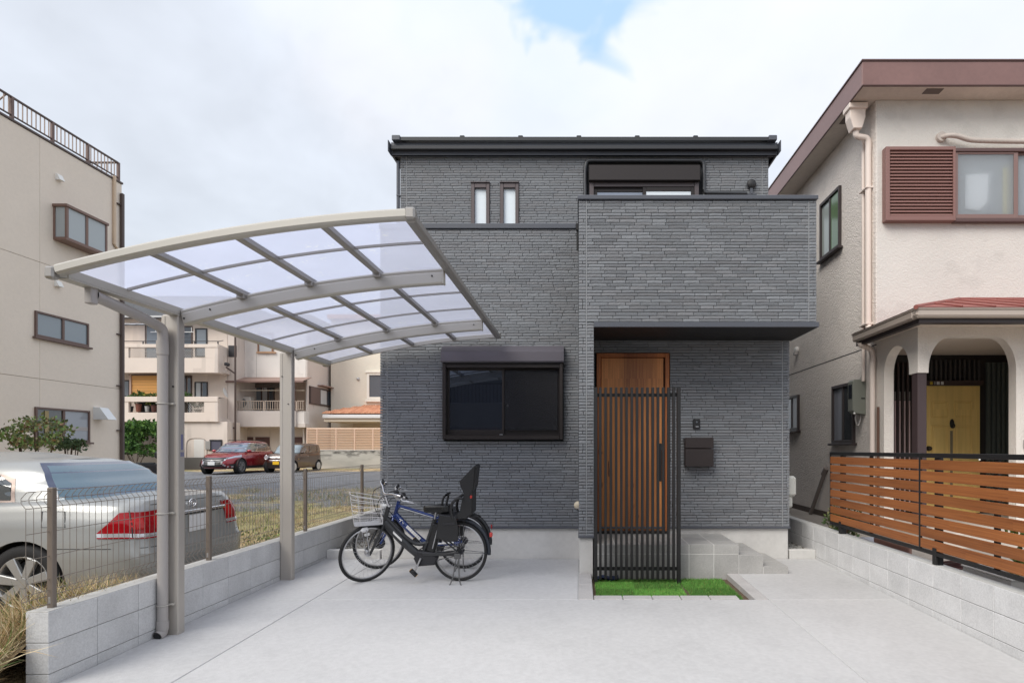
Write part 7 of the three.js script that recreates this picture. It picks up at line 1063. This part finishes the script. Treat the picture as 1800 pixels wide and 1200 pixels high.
  // ---- rear bicycle
  const blue = phy(RGB(0.006, 0.030, 0.16), 0.25, { metalness: 0.3, clearcoat: 1 }), d2 = []; for (let k = 0; k < 8; k++) { const f = 0.42 + k * 0.055, x = mix(0.905, 0.50, f), y = mix(0.675, 0.31, f); const q = cb(-0.014, 0.014, -0.019, 0.019, -0.048, -0.040, 0.001); q.rotateZ(0.73); d2.push(q.translate(x, y, 0)); } for (const [a, b, c, d] of [[0.815, 0.61, 0.84, 0.585], [0.84, 0.62, 0.80, 0.60], [0.80, 0.585, 0.79, 0.56]]) d2.push(bar([a, b, -0.043], [c, d, -0.043], 0.005, 5)); { const q = []; for (const s of [-1]) q.push(bar([0.83, 0.755, -0.026], [0.40, 0.635, -0.026], 0.004, 5)); d2.push(...q); }
  const R2 = bicycle('blue_bicycle', 'blue electric bicycle with white lettering standing close to the dark house wall', { pos: [-1.43, G(0.62), 0.62], turn: Math.PI, lean: -0.05, steer: 0.5, frame: blue, fork: blue, mudMat: std(RGB(0.02, 0.022, 0.025), 0.4), down: 0.042, top: [[0.87, 0.775, 0], [0.6, 0.70, 0], [0.32, 0.61, 0]], topR: 0.024, saddleY: 0.70, crank: 0.6, stand, barY: 0.93, barMat: std(RGB(0.6, 0.6, 0.6), 0.3, { metalness: 0.6 }), decal: d2, lamp: true, lampY: 0.79, frontMud: false, motorHub: true });
  R2.N('tail_reflector', [cb(-0.385, -0.365, 0.50, 0.545, -0.02, 0.02, 0.005)], lampRed); R2.N('stay_decal', [bar([0.38, 0.315, -0.052], [0.12, 0.335, -0.068], 0.012, 6)], M.white);
}
// ================================================================ PLANTS, DRY GRASS AND SMALL THINGS
{
  // nandina-like bush before the beige building
  bush('olive_bush', 'loose yellowish green bush in front of the lowest window of the beige building', [-10.8, 1.66, -4], [0.56, 0.36, 0.42], 1100, 0.08, OLIVE.concat([[0.14, 0.24, 0.06], [0.2, 0.29, 0.08], [0.25, 0.28, 0.1]]));
  bush('low_shrub', 'small dark green shrub under the lowest window of the beige building', [-10.2, 1.5, -4.1], [0.2, 0.13, 0.2], 380, 0.08, [[0.04, 0.075, 0.03], [0.06, 0.1, 0.04]]);
  bush('yard_shrub', 'small feathery green shrub at the left end of the wooden fence', [3.46, 0.42, 0.08], [0.17, 0.26, 0.2], 900, 0.055, [[0.05, 0.09, 0.025], [0.09, 0.12, 0.035], [0.16, 0.15, 0.06]]);
  bush('yard_plant', 'leafy plant with yellow green leaves behind the lower boards of the wooden fence', [3.75, 0.55, 3.5], [0.22, 0.26, 0.5], 900, 0.08, [[0.2, 0.22, 0.04], [0.1, 0.15, 0.03]]);
  // things at the foot of the wooden fence
  tag(mesh('plank', [cb(3.34, 3.37, 0.24, 0.46, 1.2, 1.95, 0.004).rotateZ(0.0)], std(RGB(0.34, 0.19, 0.15), 0.8), scene), 'reddish plank lying on edge behind the foot of the wooden fence', 'plank');
  const crate = thing('white_planter', 'white box planter behind the bottom rail of the wooden fence', 'planter'); mesh('planter_box', [cb(3.36, 3.56, 0.24, 0.44, 2.78, 3.4, 0.01)], std(RGB(0.62, 0.62, 0.6), 0.6), crate); mesh('planter_rim', [cb(3.35, 3.57, 0.44, 0.455, 2.77, 3.41, 0.005)], M.white, crate);
  const hose = []; for (let k = 0; k < 3; k++) hose.push(new THREE.TorusGeometry(0.15 + 0.012 * k, 0.011, 6, 30).rotateX(Math.PI / 2 - 0.3).translate(3.5, 0.36 + 0.02 * k, 2.45)); tag(mesh('garden_hose', hose, std(RGB(0.12, 0.05, 0.05), 0.5), scene), 'coiled dark hose behind the foot of the wooden fence', 'hose');
  tag(mesh('plastic_sheet', [cb(3.36, 3.6, 0.24, 0.42, 0.75, 1.12, 0.03).rotateX(0.02)], std(RGB(0.52, 0.55, 0.62), 0.4), scene), 'pale blue plastic bag behind the first post of the wooden fence', 'bag');
  { const g = []; for (let i = 0; i < 9; i++) g.push(cb(-0.05, 0.05, 0, 0.03, -0.09, 0.09, 0.006).rotateY(rr(0, 3)).translate(rr(3.33, 3.5), 0.235 + rr(0, 0.02), rr(0.2, 0.65))); tag(mesh('terracotta_chips', g, std(RGB(0.55, 0.27, 0.18), 0.9), scene), 'pile of terracotta chips beside the small shrub at the fence end', 'tile chips'); }
  // dry grass along the fence and round the car
  const blade = fromTris([[[-0.5, 0, 0], [0.5, 0, 0], [0.34, 0.55, 0.06], [-0.34, 0.55, 0.06]], [[-0.34, 0.55, 0.06], [0.34, 0.55, 0.06], [0.05, 1, 0.28]]]);
  const n = 26000, im = new THREE.InstancedMesh(blade, std(RGB(1, 1, 1), 0.85, { side: THREE.DoubleSide }), n), m = new THREE.Matrix4(), q = new THREE.Quaternion();
  const tan = [[0.62, 0.48, 0.27], [0.54, 0.39, 0.20], [0.70, 0.58, 0.37], [0.42, 0.28, 0.14]], gr = [[0.16, 0.23, 0.05], [0.24, 0.27, 0.08], [0.10, 0.17, 0.04]];
  let i = 0;
  const bankY = (x, z) => -0.05 + 0.36 * sst(-4.7, -3.6, x) * sst(2.2, 3.4, z) * (1 - 0.95 * sst(3.9, 4.9, z));
  const put = (x, y, z, h, green, lean) => { if (i >= n) return; q.setFromEuler(new THREE.Euler(rr(-lean, lean), rr(0, 6.28), rr(-lean, lean), 'YXZ')); m.compose(V(x, y, z), q, V(rr(0.0035, 0.008), h, h)); im.setMatrixAt(i, m); const c = rnd() < green ? gr[Math.floor(rnd() * 3)] : tan[Math.floor(rnd() * 4)], v = rr(0.7, 1.15); im.setColorAt(i++, RGB(c[0] * v, c[1] * v, c[2] * v)); };
  while (i < 9000) { const z = rr(1.2, 4.7), x = -3.56 - Math.abs(rr(-0.75, 0.75)) * rr(0.2, 1), near = sst(2.4, 4.2, z); const cl = vnoise(x * 3 + 50, z * 3 + 50, 999, 5); if (cl < 0.35 && rnd() < 0.7) continue; put(x, bankY(x, z) - 0.01, z, rr(0.10, 0.34) * (0.5 + 0.5 * near), 0.22, 0.9); }
  while (i < 11800) { const z = rr(3.7, 6), x = rr(-5.2, -3.6); put(x, bankY(x, z) - 0.01, z, rr(0.12, 0.42), 0.14, 1.2); }
  while (i < 17300) { const z = rr(-4, 1.3), x = -3.56 - rr(0, 1) ** 1.5 * 5, cl = vnoise(x * 2 + 50, z * 2 + 50, 999, 9); if (cl < 0.4 && rnd() < 0.8) continue; put(x, G(z) - 0.02, z, rr(0.05, 0.20) * (cl > 0.62 ? 1.4 : 0.8), sst(0.5, 0.65, vnoise(x * 1.3 + 20, z * 1.3 + 20, 999, 19)) * 0.75, 0.7); }
  while (i < n) { const z = rr(-12, -3), x = rr(-11, -3.0), cl = vnoise(x * 1.2 + 50, z * 1.2 + 50, 999, 29); if (cl < 0.5) { if (rnd() < 0.9) continue; } put(x, G(z) - 0.03, z, rr(0.06, 0.22), sst(0.4, 0.7, cl) * 0.5, 0.7); }
  im.name = 'dry_grass'; im.userData = { kind: 'stuff', label: 'dry yellow grass and weeds along the wire fence', category: 'grass' }; scene.add(im);
  // bank of earth that carries the grass beside the wall end
  { const g = new THREE.PlaneGeometry(2.9, 3.2, 24, 26); g.rotateX(-Math.PI / 2); g.translate(-4.98, 0, 3.7); const p = g.attributes.position; for (let k = 0; k < p.count; k++) p.setY(k, bankY(p.getX(k), p.getZ(k)) + 0.02 * (rnd() - 0.5)); g.computeVertexNormals(); struct('grass_bank', [g], std(RGB(0.34, 0.25, 0.14), 1, { map: T.mottle, bumpMap: T.stucco, bumpScale: 0.02 }), 'bank of dry earth and grass behind the front end of the left block wall'); }
  const tw = thing('tall_weeds', 'tall weeds with green stalks behind the low wall near the rear carport post', 'weeds'); const st2 = []; for (let k = 0; k < 26; k++) { const x = rr(-4.3, -3.6), z = rr(-0.2, 0.9), h = rr(0.25, 0.55); st2.push(tube([[x, 0.0, z], [x + rr(-0.06, 0.06), h * 0.6, z + rr(-0.05, 0.05)], [x + rr(-0.15, 0.15), h, z + rr(-0.1, 0.1)]], 0.0035, 4, false, 3)); } mesh('stalks', st2, std(RGB(0.25, 0.22, 0.08), 0.9), tw); leafCloud(tw, 420, () => [rr(-4.35, -3.58), 0.06 + 0.4 * rnd() ** 1.6, rr(-0.2, 0.95)], 0.05, [[0.22, 0.28, 0.07], [0.38, 0.33, 0.13], [0.15, 0.22, 0.06]]);
}
// ---------------------------------------------------------------- houses across the street: what the dark window panes mirror
{
  const z = 19, h = thing('opposite_house', 'grey house across the street behind the viewer', 'house'), N = (n, g, m) => mesh(n, g, m, h);
  N('wall', [cb(-11, 5, -0.4, 3.5, z, z + 7, 0.02), cb(-9, 4, 3.5, 5.6, z + 2.2, z + 7, 0.02)], std(RGB(0.12, 0.12, 0.13), 0.9)); const g = [cb(-11, 5, 4.32, 4.4, z + 0.05, z + 0.11, 0.01)]; for (let x = -10.9; x < 5; x += 0.16) g.push(cb(x, x + 0.03, 3.5, 4.32, z + 0.06, z + 0.09, 0)); N('railing', g, M.darkMatt); N('roof', [ext([[-9.6, 5.6], [4.6, 5.6], [1, 7], [-6, 7]], 6, 0).translate(0, 0, z + 1.7)], std(RGB(0.09, 0.1, 0.12), 0.7)); N('window', [cb(-6, -3.5, 1, 2.4, z - 0.03, z + 0.01, 0.01), cb(-1, 1.5, 0.1, 2.3, z - 0.03, z + 0.01, 0.01)], winDark);
}
scene.traverse((o) => { if (o.isMesh) { o.castShadow = true; o.receiveShadow = true; } });
renderer.render(scene, camera);
